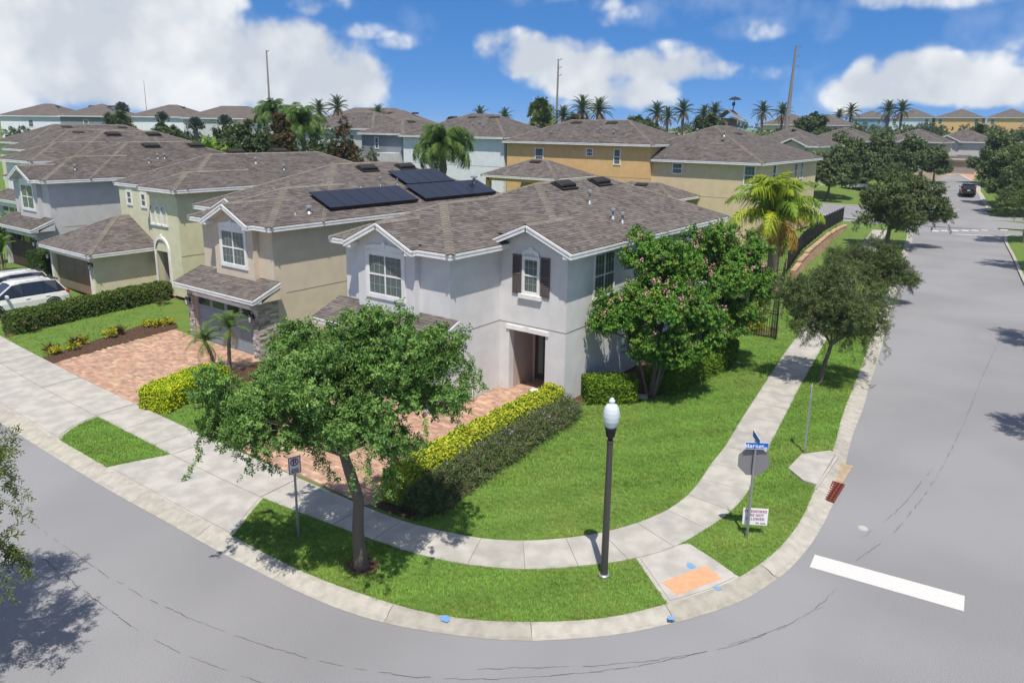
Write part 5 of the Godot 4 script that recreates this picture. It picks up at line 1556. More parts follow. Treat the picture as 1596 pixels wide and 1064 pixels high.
func hedge(called: String, label: String, pts: Array, w: float, h: float, dens: float, palette: Array, kind := "hedge", o := {}) -> Node3D:
	# pts: centre line; clipped box of leaves
	var base := Vector3(pts[0].x, o.get("y", 0.0), pts[0].y)
	var n := thing(called, label, o.get("category", "hedge"), base, 0, o.get("group", ""))
	var line := resample(pts, 0.2)
	var tr := []; var cols := PackedColorArray()
	var st := MB.new()
	for i in line.size() - 1:
		var p: Vector2 = line[i]
		var d: Vector2 = (line[i + 1] - p).normalized()
		var s := Vector2(-d.y, d.x)
		var hh := h * (1.0 + rng.randf_range(-1, 1) * float(o.get("rough", 0.04)))
		var ww := w * (1.0 + rng.randf_range(-1, 1) * float(o.get("rough", 0.04)))
		var c := int(dens * 0.2 * (2 * hh + ww))
		for k in c:
			var u := rng.randf() * (2 * hh + ww)
			var q: Vector2; var y: float; var nn: Vector3
			var dp := pow(rng.randf(), 2.0) * 0.16
			if u < hh: q = s * (-ww / 2 + dp); y = u; nn = Vector3(-s.x, 0.25, -s.y)
			elif u < 2 * hh: q = s * (ww / 2 - dp); y = u - hh; nn = Vector3(s.x, 0.25, s.y)
			else: q = s * (u - 2 * hh - ww / 2); y = hh - dp; nn = Vector3.UP
			if o.get("round", 0.0) > 0.0: y -= pow(absf(q.dot(s)) / (ww / 2), 3.0) * o.round * hh * 0.5
			var al := rng.randf_range(-0.1, 0.1)
			var pos := Vector3(p.x + d.x * al + q.x - base.x, y, p.y + d.y * al + q.y - base.z) + rv() * 0.035
			tr.append(Transform3D(aim(nn * 0.8 + rv() * 0.7 + Vector3(0, 0.3, 0)).scaled(Vector3.ONE * rng.randf_range(0.75, 1.2) * float(o.get("size", 1.0))), pos))
			cols.append(vary(palette[rng.randi() % palette.size()], 0.12))
		if i % 2 == 0:
			for e in 3:
				var f := Vector3(p.x - base.x + rng.randf_range(-w, w) * 0.25, 0, p.y - base.z + rng.randf_range(-w, w) * 0.25)
				st.tube([f, f + Vector3(rng.randf_range(-0.15, 0.15), h * 0.75, rng.randf_range(-0.15, 0.15))], [0.014, 0.006], 4, false)
	for e in [[line[0], line[1]], [line[-1], line[-2]]]: # end faces
		var d: Vector2 = (e[0] - e[1]).normalized()
		var s := Vector2(-d.y, d.x)
		for k in int(dens * w * h):
			var q: Vector2 = s * rng.randf_range(-w / 2, w / 2)
			tr.append(Transform3D(aim(Vector3(d.x, 0.3, d.y) + rv() * 0.6), Vector3(e[0].x + q.x - base.x, rng.randf() * h, e[0].y + q.y - base.z) + rv() * 0.03))
			cols.append(vary(palette[rng.randi() % palette.size()], 0.12))
	scatter(n, "foliage", kind, tr, cols)
	part(n, "stems", st, M.twig, "stuff")
	return n

func plant(called: String, label: String, at: Vector3, r: float, h: float, count: int, palette: Array, kind: String, group := "", opt := {}) -> Node3D:
	var n := thing(called, label, opt.get("category", "shrub"), at, rng.randf() * TAU, group)
	var tr := []; var cols := PackedColorArray()
	for i in count:
		var q := rv()
		var p := Vector3(q.x * r, h * (0.12 + 0.8 * absf(q.y)), q.z * r)
		tr.append(Transform3D(aim(Vector3(q.x, 0.8, q.z) + rv() * 0.5).scaled(Vector3.ONE * rng.randf_range(0.7, 1.2) * float(opt.get("size", 1.0))), p))
		cols.append(vary(palette[rng.randi() % palette.size()], 0.15))
	scatter(n, "foliage", kind, tr, cols)
	return n

func blossoms(o: Node3D, spots: Array, col: Color, n: int, r: float) -> void:
	var m := MB.new()
	for s in spots:
		var tone := rng.randf_range(0.7, 1.15)
		for i in n:
			var p: Vector3 = s + Vector3(rng.randf_range(-1, 1), rng.randf_range(-1.3, 1.3), rng.randf_range(-1, 1)) * r
			var a := rv().normalized() * 0.032; var b := a.cross(rv()).normalized() * 0.032
			var k := tone * rng.randf_range(0.8, 1.2)
			m.col = Color(minf(0.9, col.r * k), col.g * k, col.b * k)
			m.quad(p - a, p - b, p + a, p + b)
	part(o, "blossom", m, M.flower, "stuff")

var OAK := [lc(0.123, 0.248, 0.060), lc(0.159, 0.298, 0.072), lc(0.102, 0.207, 0.056), lc(0.198, 0.327, 0.089)]
var OLD := [lc(0.113, 0.161, 0.063), lc(0.138, 0.190, 0.075), lc(0.167, 0.213, 0.090), lc(0.090, 0.132, 0.052)]
var CRAPE := [lc(0.097, 0.242, 0.035), lc(0.133, 0.288, 0.043), lc(0.074, 0.187, 0.031), lc(0.196, 0.296, 0.047), lc(0.118, 0.258, 0.040)]
var LIME := [lc(0.500, 0.572, 0.018), lc(0.393, 0.508, 0.021), lc(0.605, 0.635, 0.025), lc(0.258, 0.397, 0.021)]
var DEEP := [lc(0.094, 0.195, 0.016), lc(0.156, 0.273, 0.016), lc(0.208, 0.325, 0.018), lc(0.065, 0.143, 0.016)]

func woods(called: String, label: String, spots: Array, count: int, palette: Array, size: float) -> void: # a far band of trees that reads as one mass; spots: x, z, radius, height
	var o := thing(called, label, "woods", Vector3(spots[0][0], T(spots[0][0], spots[0][1]), spots[0][1]))
	o.set_meta("kind", "stuff")
	var tr := []; var cols := PackedColorArray()
	for s in spots:
		var y0 := T(s[0], s[1]) - o.position.y
		var c := Vector3(s[0] - o.position.x, y0, s[1] - o.position.z)
		var tone := rng.randf_range(0.75, 1.2)
		var blobs := []
		for i in 7: blobs.append(Vector3(rng.randf_range(-1, 1) * s[2], float(s[3]) * rng.randf_range(0.3, 0.85), rng.randf_range(-1, 1) * s[2]))
		for i in count:
			var b: Vector3 = blobs[rng.randi() % 7]
			var q := rv()
			var p := c + b + Vector3(q.x * s[2] * 0.5, q.y * float(s[3]) * 0.22, q.z * s[2] * 0.5)
			tr.append(Transform3D(aim(q * 0.8 + rv() * 0.6 + Vector3(0, 0.3, 0)).scaled(Vector3.ONE * size * rng.randf_range(0.8, 1.3)), p))
			var k: Color = palette[rng.randi() % palette.size()]
			cols.append(Color(k.r * tone, k.g * tone, k.b * tone))
	scatter(o, "foliage", "far", tr, cols)

# ---------------------------------------------------------------- street furniture and vehicles
func text(parent: Node3D, called: String, s: String, h: float, at: Vector3, b: Basis, m: Material, bold := true) -> void:
	var f := SystemFont.new()
	f.font_names = PackedStringArray(["Droid Sans"])
	f.font_weight = 700 if bold else 400
	var t := TextMesh.new()
	t.text = s
	t.font = f
	t.font_size = 64
	t.pixel_size = h / 46.0
	t.depth = 0.004
	t.material = m
	meshed(parent, called, t, Transform3D(b, at))

func street_lamp() -> void:
	var o := thing("street_lamp", "dark bronze street lamp with frosted acorn globe at the corner", "street lamp", Vector3(-6.99, 0, -13.17))
	var p := MB.new()
	p.lathe([[0.125, -0.02], [0.125, 0.03], [0.10, 0.05], [0.085, 0.12], [0.082, 1.0], [0.066, 3.28], [0.066, 3.30], [0.078, 3.31], [0.078, 3.345], [0.06, 3.35]], Vector3.ZERO, 14)
	part(o, "post", p, M.bronze)
	var bs := MB.new()
	bs.lathe([[0.135, -0.02], [0.135, 0.045], [0.11, 0.07], [0.0, 0.07]], Vector3.ZERO, 14)
	part(o, "base_plate", bs, M.galv)
	var f := MB.new()
	f.lathe([[0.062, 3.34], [0.055, 3.41], [0.10, 3.46], [0.112, 3.56], [0.112, 3.60], [0.128, 3.605], [0.128, 3.66], [0.10, 3.67]], Vector3.ZERO, 14)
	part(o, "fitter", f, M.black)
	var g := MB.new()
	g.lathe([[0.10, 3.66], [0.135, 3.72], [0.17, 3.82], [0.183, 3.93], [0.178, 4.03], [0.155, 4.12], [0.12, 4.18], [0.06, 4.215], [0.052, 4.235], [0.068, 4.26], [0.068, 4.28], [0.05, 4.31], [0.03, 4.345], [0.0, 4.35]], Vector3.ZERO, 20)
	part(o, "globe", g, M.globe)

func signs() -> void:
	# stop sign and street names, seen from behind
	var o := thing("stop_sign_post", "galvanised post with grey back of a stop sign and blue street name blades", "street sign", Vector3(-4.91, 0, -16.78))
	var p := MB.new()
	p.tube([Vector3(0, -0.05, 0), Vector3(0, 2.62, 0)], [0.033, 0.033], 10)
	part(o, "post", p, M.galv)
	var face := 0.52
	var b := Basis(Vector3.UP, face) # +z of b points back towards the lawn corner
	var oct := MB.new(); var fr := MB.new()
	for i in 8:
		var a := TAU * (i + 0.5) / 8; var c := TAU * (i + 1.5) / 8
		var A := b * Vector3(cos(a) * 0.405, sin(a) * 0.405, -0.042) + Vector3(0, 2.08, 0); var B := b * Vector3(cos(c) * 0.405, sin(c) * 0.405, -0.042) + Vector3(0, 2.08, 0)
		var C := b * Vector3(0, 0, -0.042) + Vector3(0, 2.08, 0)
		var e := b * Vector3(0, 0, -0.004)
		oct.face([A, B, C], b * Vector3.BACK)
		oct.face([A, B, B + e, A + e], (A - C) + (B - C))
		fr.face([A + e * 1.1, B + e * 1.1, C + e * 1.1], b * Vector3.FORWARD)
	var pl := part(o, "stop_plate", oct, M.signback)
	part(pl, "stop_face", fr, M.signred)
	var bt := Basis(Vector3.UP, face + PI)
	text(pl, "lettering", "STOP", 0.19, b * Vector3(0, 0, -0.0505) + Vector3(0, 2.08, 0), bt, M.signwhite)
	var bl := MB.new()
	var b1 := Basis(Vector3.UP, face + 0.06)
	bl.cbox(Vector3(0, 2.53, 0) + b1 * Vector3(0.02, 0, 0.04), Vector3(0.56, 0.165, 0.004), 0.001, b1)
	var rimm := MB.new()
	for q in [[0, 0.0835, 0.57, 0.008], [0, -0.0835, 0.57, 0.008], [-0.281, 0, 0.008, 0.172], [0.281, 0, 0.008, 0.172]]:
		rimm.box(Vector3(0, 2.53, 0) + b1 * Vector3(0.02 + q[0], q[1], 0.0415), Vector3(q[2], q[3], 0.006), b1)
	var bp := part(o, "name_blade", bl, M.signblue)
	part(bp, "blade_border", rimm, M.signwhite)
	text(bp, "lettering", "Marker", 0.095, Vector3(0, 2.522, 0) + b1 * Vector3(-0.05, 0, 0.0435), b1, M.signwhite)
	text(bp, "lettering", "Ave", 0.042, Vector3(0, 2.487, 0) + b1 * Vector3(0.225, 0, 0.0435), b1, M.signwhite)
	var b2 := Basis(Vector3.UP, face + PI / 2 + 0.05)
	var bl2 := MB.new()
	bl2.cbox(Vector3(0, 2.72, 0), Vector3(0.62, 0.165, 0.004), 0.001, b2)
	var bq := part(o, "name_blade", bl2, M.signblue)
	var rim2 := MB.new()
	for q in [[0, 0.0835, 0.63, 0.008], [0, -0.0835, 0.63, 0.008]]:
		rim2.box(Vector3(0, 2.72, 0) + b2 * Vector3(q[0], q[1], 0), Vector3(q[2], q[3], 0.008), b2)
	part(bq, "blade_border", rim2, M.signwhite)
	var br := MB.new()
	br.box(Vector3(0, 2.64, 0), Vector3(0.05, 0.05, 0.06), b1)
	part(o, "bracket", br, M.galv)
	# yard sign
	var y := thing("yard_sign", "white yard sign on wire legs warning about fireworks, beside the sign post", "yard sign", Vector3(-4.82, 0, -17.02), 0.55)
	var pm := MB.new()
	pm.box(Vector3(0, 0.52, 0), Vector3(0.62, 0.46, 0.006))
	part(y, "board", pm, M.signwhite)
	var lg := MB.new()
	for s in [-1.0, 1.0]: lg.tube([Vector3(s * 0.18, -0.02, -0.006), Vector3(s * 0.18, 0.5, -0.006)], [0.005, 0.005], 5)
	part(y, "wire_leg", lg, M.galv)
	var k := 0
	for s in ["FIREWORKS", "ARE NOT", "ALLOWED"]:
		text(y, "lettering", s, 0.072, Vector3(0.0, 0.665 - k * 0.105, 0.0045), Basis(), M.signplum)
		k += 1
	text(y, "lettering", "No", 0.045, Vector3(0.06, 0.345, 0.0045), Basis(), M.signpurple)
	text(y, "lettering", "HOA", 0.045, Vector3(0.2, 0.335, 0.0045), Basis(), M.signpurple)
	# no-parking sign by the oak
	var n := thing("no_parking_sign", "slim post with a no-parking sign on the grass strip beside the oak", "street sign", Vector3(-13.81, 0, -9.87))
	var np := MB.new()
	np.box(Vector3(0, 0.9, 0), Vector3(0.055, 1.9, 0.028), Basis(Vector3.UP, 1.1))
	part(n, "post", np, M.galv)
	var bn := Basis(Vector3.UP, 1.25)
	var pa := MB.new()
	pa.box(Vector3(0, 1.98, 0) + bn * Vector3(0, 0, 0.03), Vector3(0.305, 0.455, 0.004), bn)
	var pp := part(n, "plate", pa, M.signwhite)
	var bd := MB.new()
	for q in [[0, 0.205, 0.29, 0.02], [0, -0.205, 0.29, 0.02], [-0.14, 0, 0.02, 0.43], [0.14, 0, 0.02, 0.43]]:
		bd.box(Vector3(0, 1.98, 0) + bn * Vector3(q[0], q[1], 0.033), Vector3(q[2], q[3], 0.003), bn)
	for i in 24: # ring and bar
		var a := TAU * (i + 0.5) / 24
		bd.box(Vector3(0, 2.06, 0) + bn * Vector3(cos(a) * 0.088, sin(a) * 0.088, 0.034), Vector3(0.026, 0.028, 0.003), bn * Basis(Vector3.BACK, a))
	bd.box(Vector3(0, 2.06, 0) + bn * Vector3(0, 0, 0.036), Vector3(0.17, 0.022, 0.003), bn * Basis(Vector3.BACK, -0.785))
	part(pp, "print", bd, M.signplum)
	text(pp, "lettering", "P", 0.14, Vector3(0, 2.055, 0) + bn * Vector3(0, 0, 0.0335), bn, M.signpurple)
	for e in [[1.885, 0.16, 0.02], [1.85, 0.2, 0.02], [1.815, 0.18, 0.026]]:
		var ln := MB.new()
		ln.box(Vector3(0, e[0], 0) + bn * Vector3(0, 0, 0.034), Vector3(e[1], e[2], 0.003), bn)
		part(pp, "print", ln, M.signpurple)
	# pale post on the strip, its sign turned edge-on
	var w := thing("pale_post", "tall pale metal post with no visible sign on the grass strip before the storm drain", "sign post", Vector3(-5.13, 0, -22.83))
	var wp := MB.new()
	wp.box(Vector3(0, 1.12, 0), Vector3(0.055, 2.3, 0.03), Basis(Vector3.UP, 0.3))
	part(w, "post", wp, M.galv)
	var ed := MB.new()
	ed.box(Vector3(0.0, 2.1, -0.02), Vector3(0.005, 0.45, 0.3), Basis(Vector3.UP, 0.14))
	part(w, "plate", ed, M.plate)

func poles() -> void:
	var defs := [[Vector3(-137.4, 3.55, -97.4), 22.0, 0.32, "slender weathered utility pole rising over the left skyline"], [Vector3(-82.3, 3.9, -125.7), 19.8, 0.3, "tall two-tone pole behind the green fence and palms in the middle"], [Vector3(-41.9, 2.7, -143.0), 23.0, 0.42, "tallest concrete pole with short brackets above the right-hand palms"]]
	var i := 0
	for d in defs:
		var o := thing("utility_pole", d[3], "utility pole", d[0], 0, "tall poles on the skyline")
		var m := MB.new()
		var h: float = d[1]
		m.tube([Vector3.ZERO, Vector3(0.05, h * 0.45, 0), Vector3(0.1 if i < 2 else 0.5, h * 0.995, 0)], [d[2], d[2] * 0.75, d[2] * 0.42], 8)
		part(o, "shaft", m, M.pole)
		for k in (1 if i == 0 else 3):
			var b := MB.new()
			var y := h * (0.98 - k * 0.075)
			var x := (0.1 if i < 2 else 0.5) * y / h
			b.beam(Vector3(x, y, 0), Vector3(x + 0.75, y + 0.16, 0), 0.09, 0.09)
			b.lathe([[0.07, 0], [0.1, 0.08], [0.07, 0.2], [0, 0.22]], Vector3(x + 0.75, y + 0.14, 0), 6)
			part(o, "bracket", b, M.pole)
		var c := MB.new()
		var cx := 0.06 if i < 2 else 0.2
		c.tube([Vector3(cx + d[2] * 0.72, h * 0.35, 0), Vector3(cx * 1.4 + d[2] * 0.55, h * 0.94, 0)], [0.06, 0.06], 5)
		part(o, "conduit", c, M.pole)
		i += 1
	for e in [[Vector3(-128, 4.2, -90), 9.2, "thin bare mast left of the two palms near the tall pole"], [Vector3(-175, 3.9, -90), 16, "thin white mast behind the spiky palms on the left skyline"]]:
		var o := thing("thin_mast", e[2], "mast", e[0])
		var m := MB.new()
		m.tube([Vector3.ZERO, Vector3(0, e[1], 0)], [0.12, 0.05], 6)
		part(o, "shaft", m, M.pole)
	# playground mast and thatched lookout on the skyline
	var f := thing("white_flag_tower", "white mast with a white arched banner frame between the palms on the skyline", "tower", Vector3(-97, 5.0, -138))
	var m := MB.new()
	m.tube([Vector3(0, 0, 0), Vector3(0, 8.6, 0)], [0.55, 0.45], 8)
	part(f, "shaft", m, M.white)
	var tp := MB.new()
	tp.tube([Vector3(0.4, 8.6, 0), Vector3(0.4, 12.0, 0)], [0.08, 0.05], 5)
	var arc := []; var rr := []
	for i2 in 9:
		arc.append(Vector3(0.4 + i2 * 0.42, 8.4 + sin(PI * i2 / 8.0) * 1.0 + (0.4 if i2 == 0 else 0.0), 0)); rr.append(0.22)
	tp.tube(arc, rr, 6)
	tp.box(Vector3(1.2, 10.0, 0), Vector3(1.4, 0.5, 0.1))
	part(f, "banner", tp, M.white)
	var l := thing("lookout_tower", "wooden lookout with tilted roofs and a dark umbrella on top, on the skyline", "tower", Vector3(-58.5, 1.6, -158))
	var a := MB.new()
	a.box(Vector3(0, 5.6, 0), Vector3(2.6, 11.2, 2.6))
	part(l, "tower", a, M.garage_tan)
	var b3 := MB.new()
	for s in [-1.0, 1.0]:
		b3.face([Vector3(-2.4 * s, 11.2, 2), Vector3(-2.4 * s, 11.2, -2), Vector3(0, 13.0, -2), Vector3(0, 13.0, 2)], Vector3(-s, 1, 0))
	b3.box(Vector3(2.4, 10.9, 1.2), Vector3(3.6, 0.16, 1.8), Basis(Vector3.BACK, -0.3))
	part(l, "roof", b3, M.garage_tan)
	var u := MB.new()
	u.tube([Vector3(0.6, 12.6, 0), Vector3(0.9, 15.6, 0)], [0.1, 0.07], 5)
	u.lathe([[1.4, 15.1], [0.9, 15.5], [0.0, 15.8]], Vector3(0.9, 0, 0), 10)
	u.box(Vector3(0.7, 14.2, 0), Vector3(0.5, 0.7, 0.5))
	part(l, "umbrella", u, M.black)
	var gf := thing("green_fence_panel", "green screened sports fence between the palms by the middle pole", "fence", Vector3(-79, 3.8, -122), 0.6)
	var g := MB.new()
	g.box(Vector3(0, 3.2, 0), Vector3(5.2, 6.4, 0.06))
	part(gf, "screen", g, M.bingreen)
	for s in [-2.6, 2.6, 7.4]:
		var q := MB.new()
		q.tube([Vector3(s, 0, 0), Vector3(s, 8.3, 0)], [0.09, 0.09], 6)
		part(gf, "post", q, M.bingreen)

func fence_run(called: String, label: String, pts: Array, h: float, group: String) -> void:
	var base: Vector3 = pts[0]
	var o := thing(called, label, "fence", base, 0, group)
	for i in pts.size() - 1:
		var a: Vector3 = pts[i] - base; var b: Vector3 = pts[i + 1] - base
		var n := maxi(1, int(round((b - a).length() / 1.83)))
		for k in n:
			var p := a.lerp(b, float(k) / n); var q := a.lerp(b, float(k + 1) / n)
			var po := MB.new()
			po.box(p + Vector3(0, h / 2 + 0.03, 0), Vector3(0.055, h + 0.1, 0.055))
			part(o, "post", po, M.fence)
			var pa := MB.new()
			for y in [0.12, h - 0.15, h - 0.01]:
				pa.beam(p + Vector3(0, y, 0), q + Vector3(0, y, 0), 0.03, 0.035)
			part(o, "rail", pa, M.fence)
			var m := int((q - p).length() / 0.115)
			var pk := MB.new()
			for j in range(1, m):
				var t := p.lerp(q, float(j) / m)
				pk.box(t + Vector3(0, h / 2 + 0.03, 0), Vector3(0.018, h - 0.06, 0.018))
			part(o, "pickets", pk, M.fence, "stuff")
		if i == pts.size() - 2:
			var po := MB.new()
			po.box(b + Vector3(0, h / 2 + 0.03, 0), Vector3(0.055, h + 0.1, 0.055))
			part(o, "post", po, M.fence)

func retaining_wall() -> void:
	var path := resample(xz([-13.4, -50.5, -14.2, -56, -15.3, -66, -16.4, -76, -17.2, -83.5]), 0.42)
	var o := thing("retaining_wall", "low tan block retaining wall running below the black fence", "retaining wall", Vector3(-13.4, 0, -50.5))
	var count := 0
	var rest := MB.new()
	for i in path.size() - 1:
		var p: Vector2 = path[i]
		var d: Vector2 = (path[i + 1] - p).normalized()
		var ctr = (p + path[i + 1]) * 0.5
		var t := float(i) / path.size()
		var hh := 0.35 + 0.65 * sin(PI * clampf(t * 0.9 + 0.12, 0, 1))
		var courses := int(ceil(hh / 0.15))
		for k in courses:
			var tone := rng.randf_range(0.72, 1.2)
			var m: MB = MB.new() if count < 290 else rest
			m.col = Color(0.46 * tone, 0.31 * tone, 0.2 * tone)
			var y := k * 0.15
			m.cbox(Vector3(ctr.x + 13.4 - 0.012 * k, y + 0.074, ctr.y + 50.5), Vector3(0.3 if k < courses - 1 else 0.36, 0.142, 0.405), 0.012, Basis(Vector3.UP, atan2(d.x, d.y)))
			if count < 290: part(o, "block", m, M.stone)
			count += 1
	part(o, "further_blocks", rest, M.stone, "stuff")

# a car body from cross-sections along its length (x forward); st: [x, bottom, belt, half-width]; gh: [x, belt, roof, half at belt, half at roof]
func car(called: String, label: String, at: Vector3, turn: float, paint: Material, suv: bool) -> Node3D:
	var o := thing(called, label, "car", at, turn, "parked cars")
	var L := 2.28 if suv else 2.35
	var belt := 1.02 if suv else 0.92
	var top := 1.68 if suv else 1.44
	var st := [[-L, 0.55, 0.92, 0.66], [-L + 0.1, 0.34, 1.0, 0.84], [-L + 0.45, 0.26, belt, 0.91], [-1.3, 0.24, belt, 0.93], [0, 0.24, belt - 0.02, 0.93], [1.0, 0.24, belt - 0.03, 0.92], [1.5, 0.24, belt - 0.1, 0.91], [L - 0.4, 0.26, belt - 0.2, 0.88], [L - 0.1, 0.34, belt - 0.3, 0.78], [L, 0.42, 0.62, 0.6]]
	var prof := func(s: Array) -> Array:
		var w: float = s[3]; var b: float = s[1]; var t: float = s[2]
		return [Vector3(s[0], b, w * 0.86), Vector3(s[0], b + (t - b) * 0.25, w * 0.99), Vector3(s[0], b + (t - b) * 0.62, w), Vector3(s[0], t - 0.05, w * 0.955), Vector3(s[0], t, w * 0.88), Vector3(s[0], t + 0.03, w * 0.45), Vector3(s[0], t + 0.04, 0)]
	var m := MB.new()
	for i in st.size() - 1:
		var a: Array = prof.call(st[i]); var b: Array = prof.call(st[i + 1])
		for j in a.size() - 1:
			for s in [1.0, -1.0]:
				var q := []
				for e in [a[j], a[j + 1], b[j + 1], b[j]]: q.append(Vector3(e.x, e.y, e.z * s))
				m.face(q, Vector3(0, (a[j].y - 0.6) * 0.6 + (1.0 if j > 3 else 0.0), s))
	for e in [0, st.size() - 1]:
		var a: Array = prof.call(st[e])
		for s in [1.0, -1.0]:
			var q := []
			for v in a: q.append(Vector3(v.x, v.y, v.z * s))
			q.append(Vector3(st[e][0], st[e][1], 0))
			m.face(q, Vector3(-1 if e == 0 else 1, 0, 0))
	part(o, "body", m, paint)
	# glasshouse: pillars in paint, glass between
	var gh := [[-L + 0.22, belt, belt + 0.02, 0.80, 0.78], [-L + (0.62 if suv else 0.95), belt, top - 0.06, 0.86, 0.62], [-1.0 if suv else -0.75, belt, top, 0.87, 0.64], [0.0, belt, top, 0.87, 0.65], [0.45, belt, top - 0.07, 0.87, 0.63], [1.28, belt - 0.04, belt + 0.01, 0.86, 0.78]]
	var g := MB.new(); var rf := MB.new(); var pl := MB.new()
	for i in gh.size() - 1:
		var a: Array = gh[i]; var b: Array = gh[i + 1]
		var a0 := Vector3(a[0], a[1], a[3]); var a1 := Vector3(a[0], a[2], a[4]); var b0 := Vector3(b[0], b[1], b[3]); var b1 := Vector3(b[0], b[2], b[4])
		for s in [1.0, -1.0]:
			var f := Vector3(1, 1, s)
			g.face([a0 * f, b0 * f, b1 * f, a1 * f], Vector3(0, 0.3, s))
		if i == 0 or i == gh.size() - 2:
			g.face([a1, b1, b1 * Vector3(1, 1, -1), a1 * Vector3(1, 1, -1)], Vector3(-1 if i == 0 else 1, 1, 0))
		else:
			var cr := Vector3(0, 0.035, 0)
			for s in [1.0, -1.0]:
				var f := Vector3(1, 1, s)
				rf.face([a1 * f, b1 * f, b1 * Vector3(1, 1, 0) + cr, a1 * Vector3(1, 1, 0) + cr], Vector3.UP)
		for s in [1.0, -1.0]:
			var f := Vector3(1, 1, s)
			if i > 0: pl.beam(a0 * f, a1 * f + Vector3(0, 0.01, 0), 0.045, 0.02, Vector3(1, 0, 0))
			rf.beam(a1 * f, b1 * f, 0.07, 0.05)
			pl.beam(a0 * f, b0 * f, 0.03, 0.04)
	part(o, "glass", g, M.carglass)
	part(o, "roof", rf, paint)
	part(o, "pillars", pl, M.black)
	for x in [-1.36, 1.38]:
		for s in [1.0, -1.0]:
			var ar := MB.new()
			var pts := []; var rr := []
			for k in 11:
				var a := PI * k / 10
				pts.append(Vector3(x + cos(a) * 0.39, 0.36 + sin(a) * 0.39, s * 0.915)); rr.append(0.035)
			ar.tube(pts, rr, 5)
			part(o, "wheel_arch", ar, M.black if suv else paint)
			var t := MB.new()
			t.lathe([[0.2, -0.11], [0.31, -0.11], [0.345, -0.07], [0.345, 0.07], [0.31, 0.11], [0.22, 0.115], [0.2, 0.05]], Vector3(x, 0.345, s * 0.83), 18, Vector3(0, 0, s))
			var w := part(o, "wheel", t, M.tyre)
			var r := MB.new()
			for k in 5:
				var a := TAU * k / 5
				r.beam(Vector3(x, 0.345, s * 0.92), Vector3(x + cos(a) * 0.21, 0.345 + sin(a) * 0.21, s * 0.93), 0.06, 0.03, Vector3(0, 0, 1))
			r.lathe([[0.225, 0.08], [0.2, 0.1], [0.2, 0.06]], Vector3(x, 0.345, s * 0.83), 18, Vector3(0, 0, s))
			part(w, "rim", r, M.rim)
	for s in [1.0, -1.0]:
		var h := MB.new()
		h.cbox(Vector3(L - 0.22, belt - 0.33, s * 0.68), Vector3(0.3, 0.13, 0.24), 0.02, Basis(Vector3.UP, s * -0.5))
		part(o, "headlight", h, M.lamp_clear)
		var tl := MB.new()
		tl.cbox(Vector3(-L + 0.12, 0.95 if suv else 0.86, s * 0.72), Vector3(0.16, 0.13, 0.3), 0.02, Basis(Vector3.UP, s * 0.45))
		part(o, "tail_light", tl, M.lamp_red)
		var mi := MB.new()
		mi.cbox(Vector3(0.82, belt + 0.1, s * 1.0), Vector3(0.13, 0.15, 0.2), 0.03)
		part(o, "mirror", mi, paint)
		for x in [0.1, -0.85]:
			var dh := MB.new()
			dh.box(Vector3(x - 0.25, belt - 0.16, s * 0.925), Vector3(0.2, 0.03, 0.03))
			part(o, "door_handle", dh, paint)
		var sk := MB.new()
		sk.box(Vector3(0, 0.27, s * 0.86), Vector3(2.1, 0.12, 0.1))
		part(o, "sill", sk, M.black)
	var bp := MB.new()
	bp.cbox(Vector3(-L + 0.02, 0.45, 0), Vector3(0.2, 0.22, 1.3), 0.03)
	part(o, "rear_bumper", bp, M.black if suv else paint)
	if suv:
		var spo := MB.new()
		spo.cbox(Vector3(-L + 0.62, top - 0.03, 0), Vector3(0.32, 0.05, 1.2), 0.02)
		part(o, "spoiler", spo, M.black)
		for s in [1.0, -1.0]:
			var rl := MB.new()
			rl.tube([Vector3(-1.3, top - 0.02, s * 0.6), Vector3(-1.2, top + 0.06, s * 0.6), Vector3(0.2, top + 0.05, s * 0.6), Vector3(0.3, top - 0.03, s * 0.6)], [0.016, 0.016, 0.016, 0.016], 5)
			part(o, "roof_rail", rl, M.galv)
	var np := MB.new()
	np.box(Vector3(-L - 0.005, 0.78, 0), Vector3(0.02, 0.15, 0.36))
	part(o, "number_plate", np, M.plate)
	return o

# ---------------------------------------------------------------- planting and paving laid out
func pavers(called: String, p: Array, row: Vector2) -> void:
	var pv := PackedVector2Array()
	for e in xz(p): pv.append(e)
	var sb := MB.new()
	sb.slab(pv, 0.012, 0.03)
	var o := part(self, called, sb, M.sand, "structure")
	var m := MB.new()
	var cols := [lc(0.50, 0.305, 0.215), lc(0.55, 0.36, 0.26), lc(0.45, 0.265, 0.195), lc(0.56, 0.40, 0.285), lc(0.49, 0.33, 0.255), lc(0.42, 0.275, 0.215)]
	var u := row.normalized(); var v := Vector2(-u.y, u.x)
	var lo := Vector2(1e9, 1e9); var hi := -lo
	for e in pv:
		var q := Vector2(e.dot(u), e.dot(v))
		lo = lo.min(q); hi = hi.max(q)
	var r := 0
	var y := lo.y
	while y < hi.y:
		var h := [0.115, 0.115, 0.175][r % 3] as float
		var x := lo.x - rng.randf() * 0.2
		while x < hi.x:
			var w := [0.175, 0.235, 0.295][rng.randi() % 3] as float
			var c := u * (x + w / 2) + v * (y + h / 2)
			if Geometry2D.is_point_in_polygon(c, pv):
				m.col = vary(cols[rng.randi() % cols.size()], 0.12)
				m.cbox(Vector3(c.x, 0.020 + rng.randf_range(-0.0015, 0.0015), c.y), Vector3(w - 0.007, 0.02, h - 0.007), 0.005, Basis(Vector3(u.x, 0, u.y), Vector3.UP, Vector3(v.x, 0, v.y)))
			x += w
		y += h
		r += 1
	part(o, "pavers", m, M.paver, "stuff")

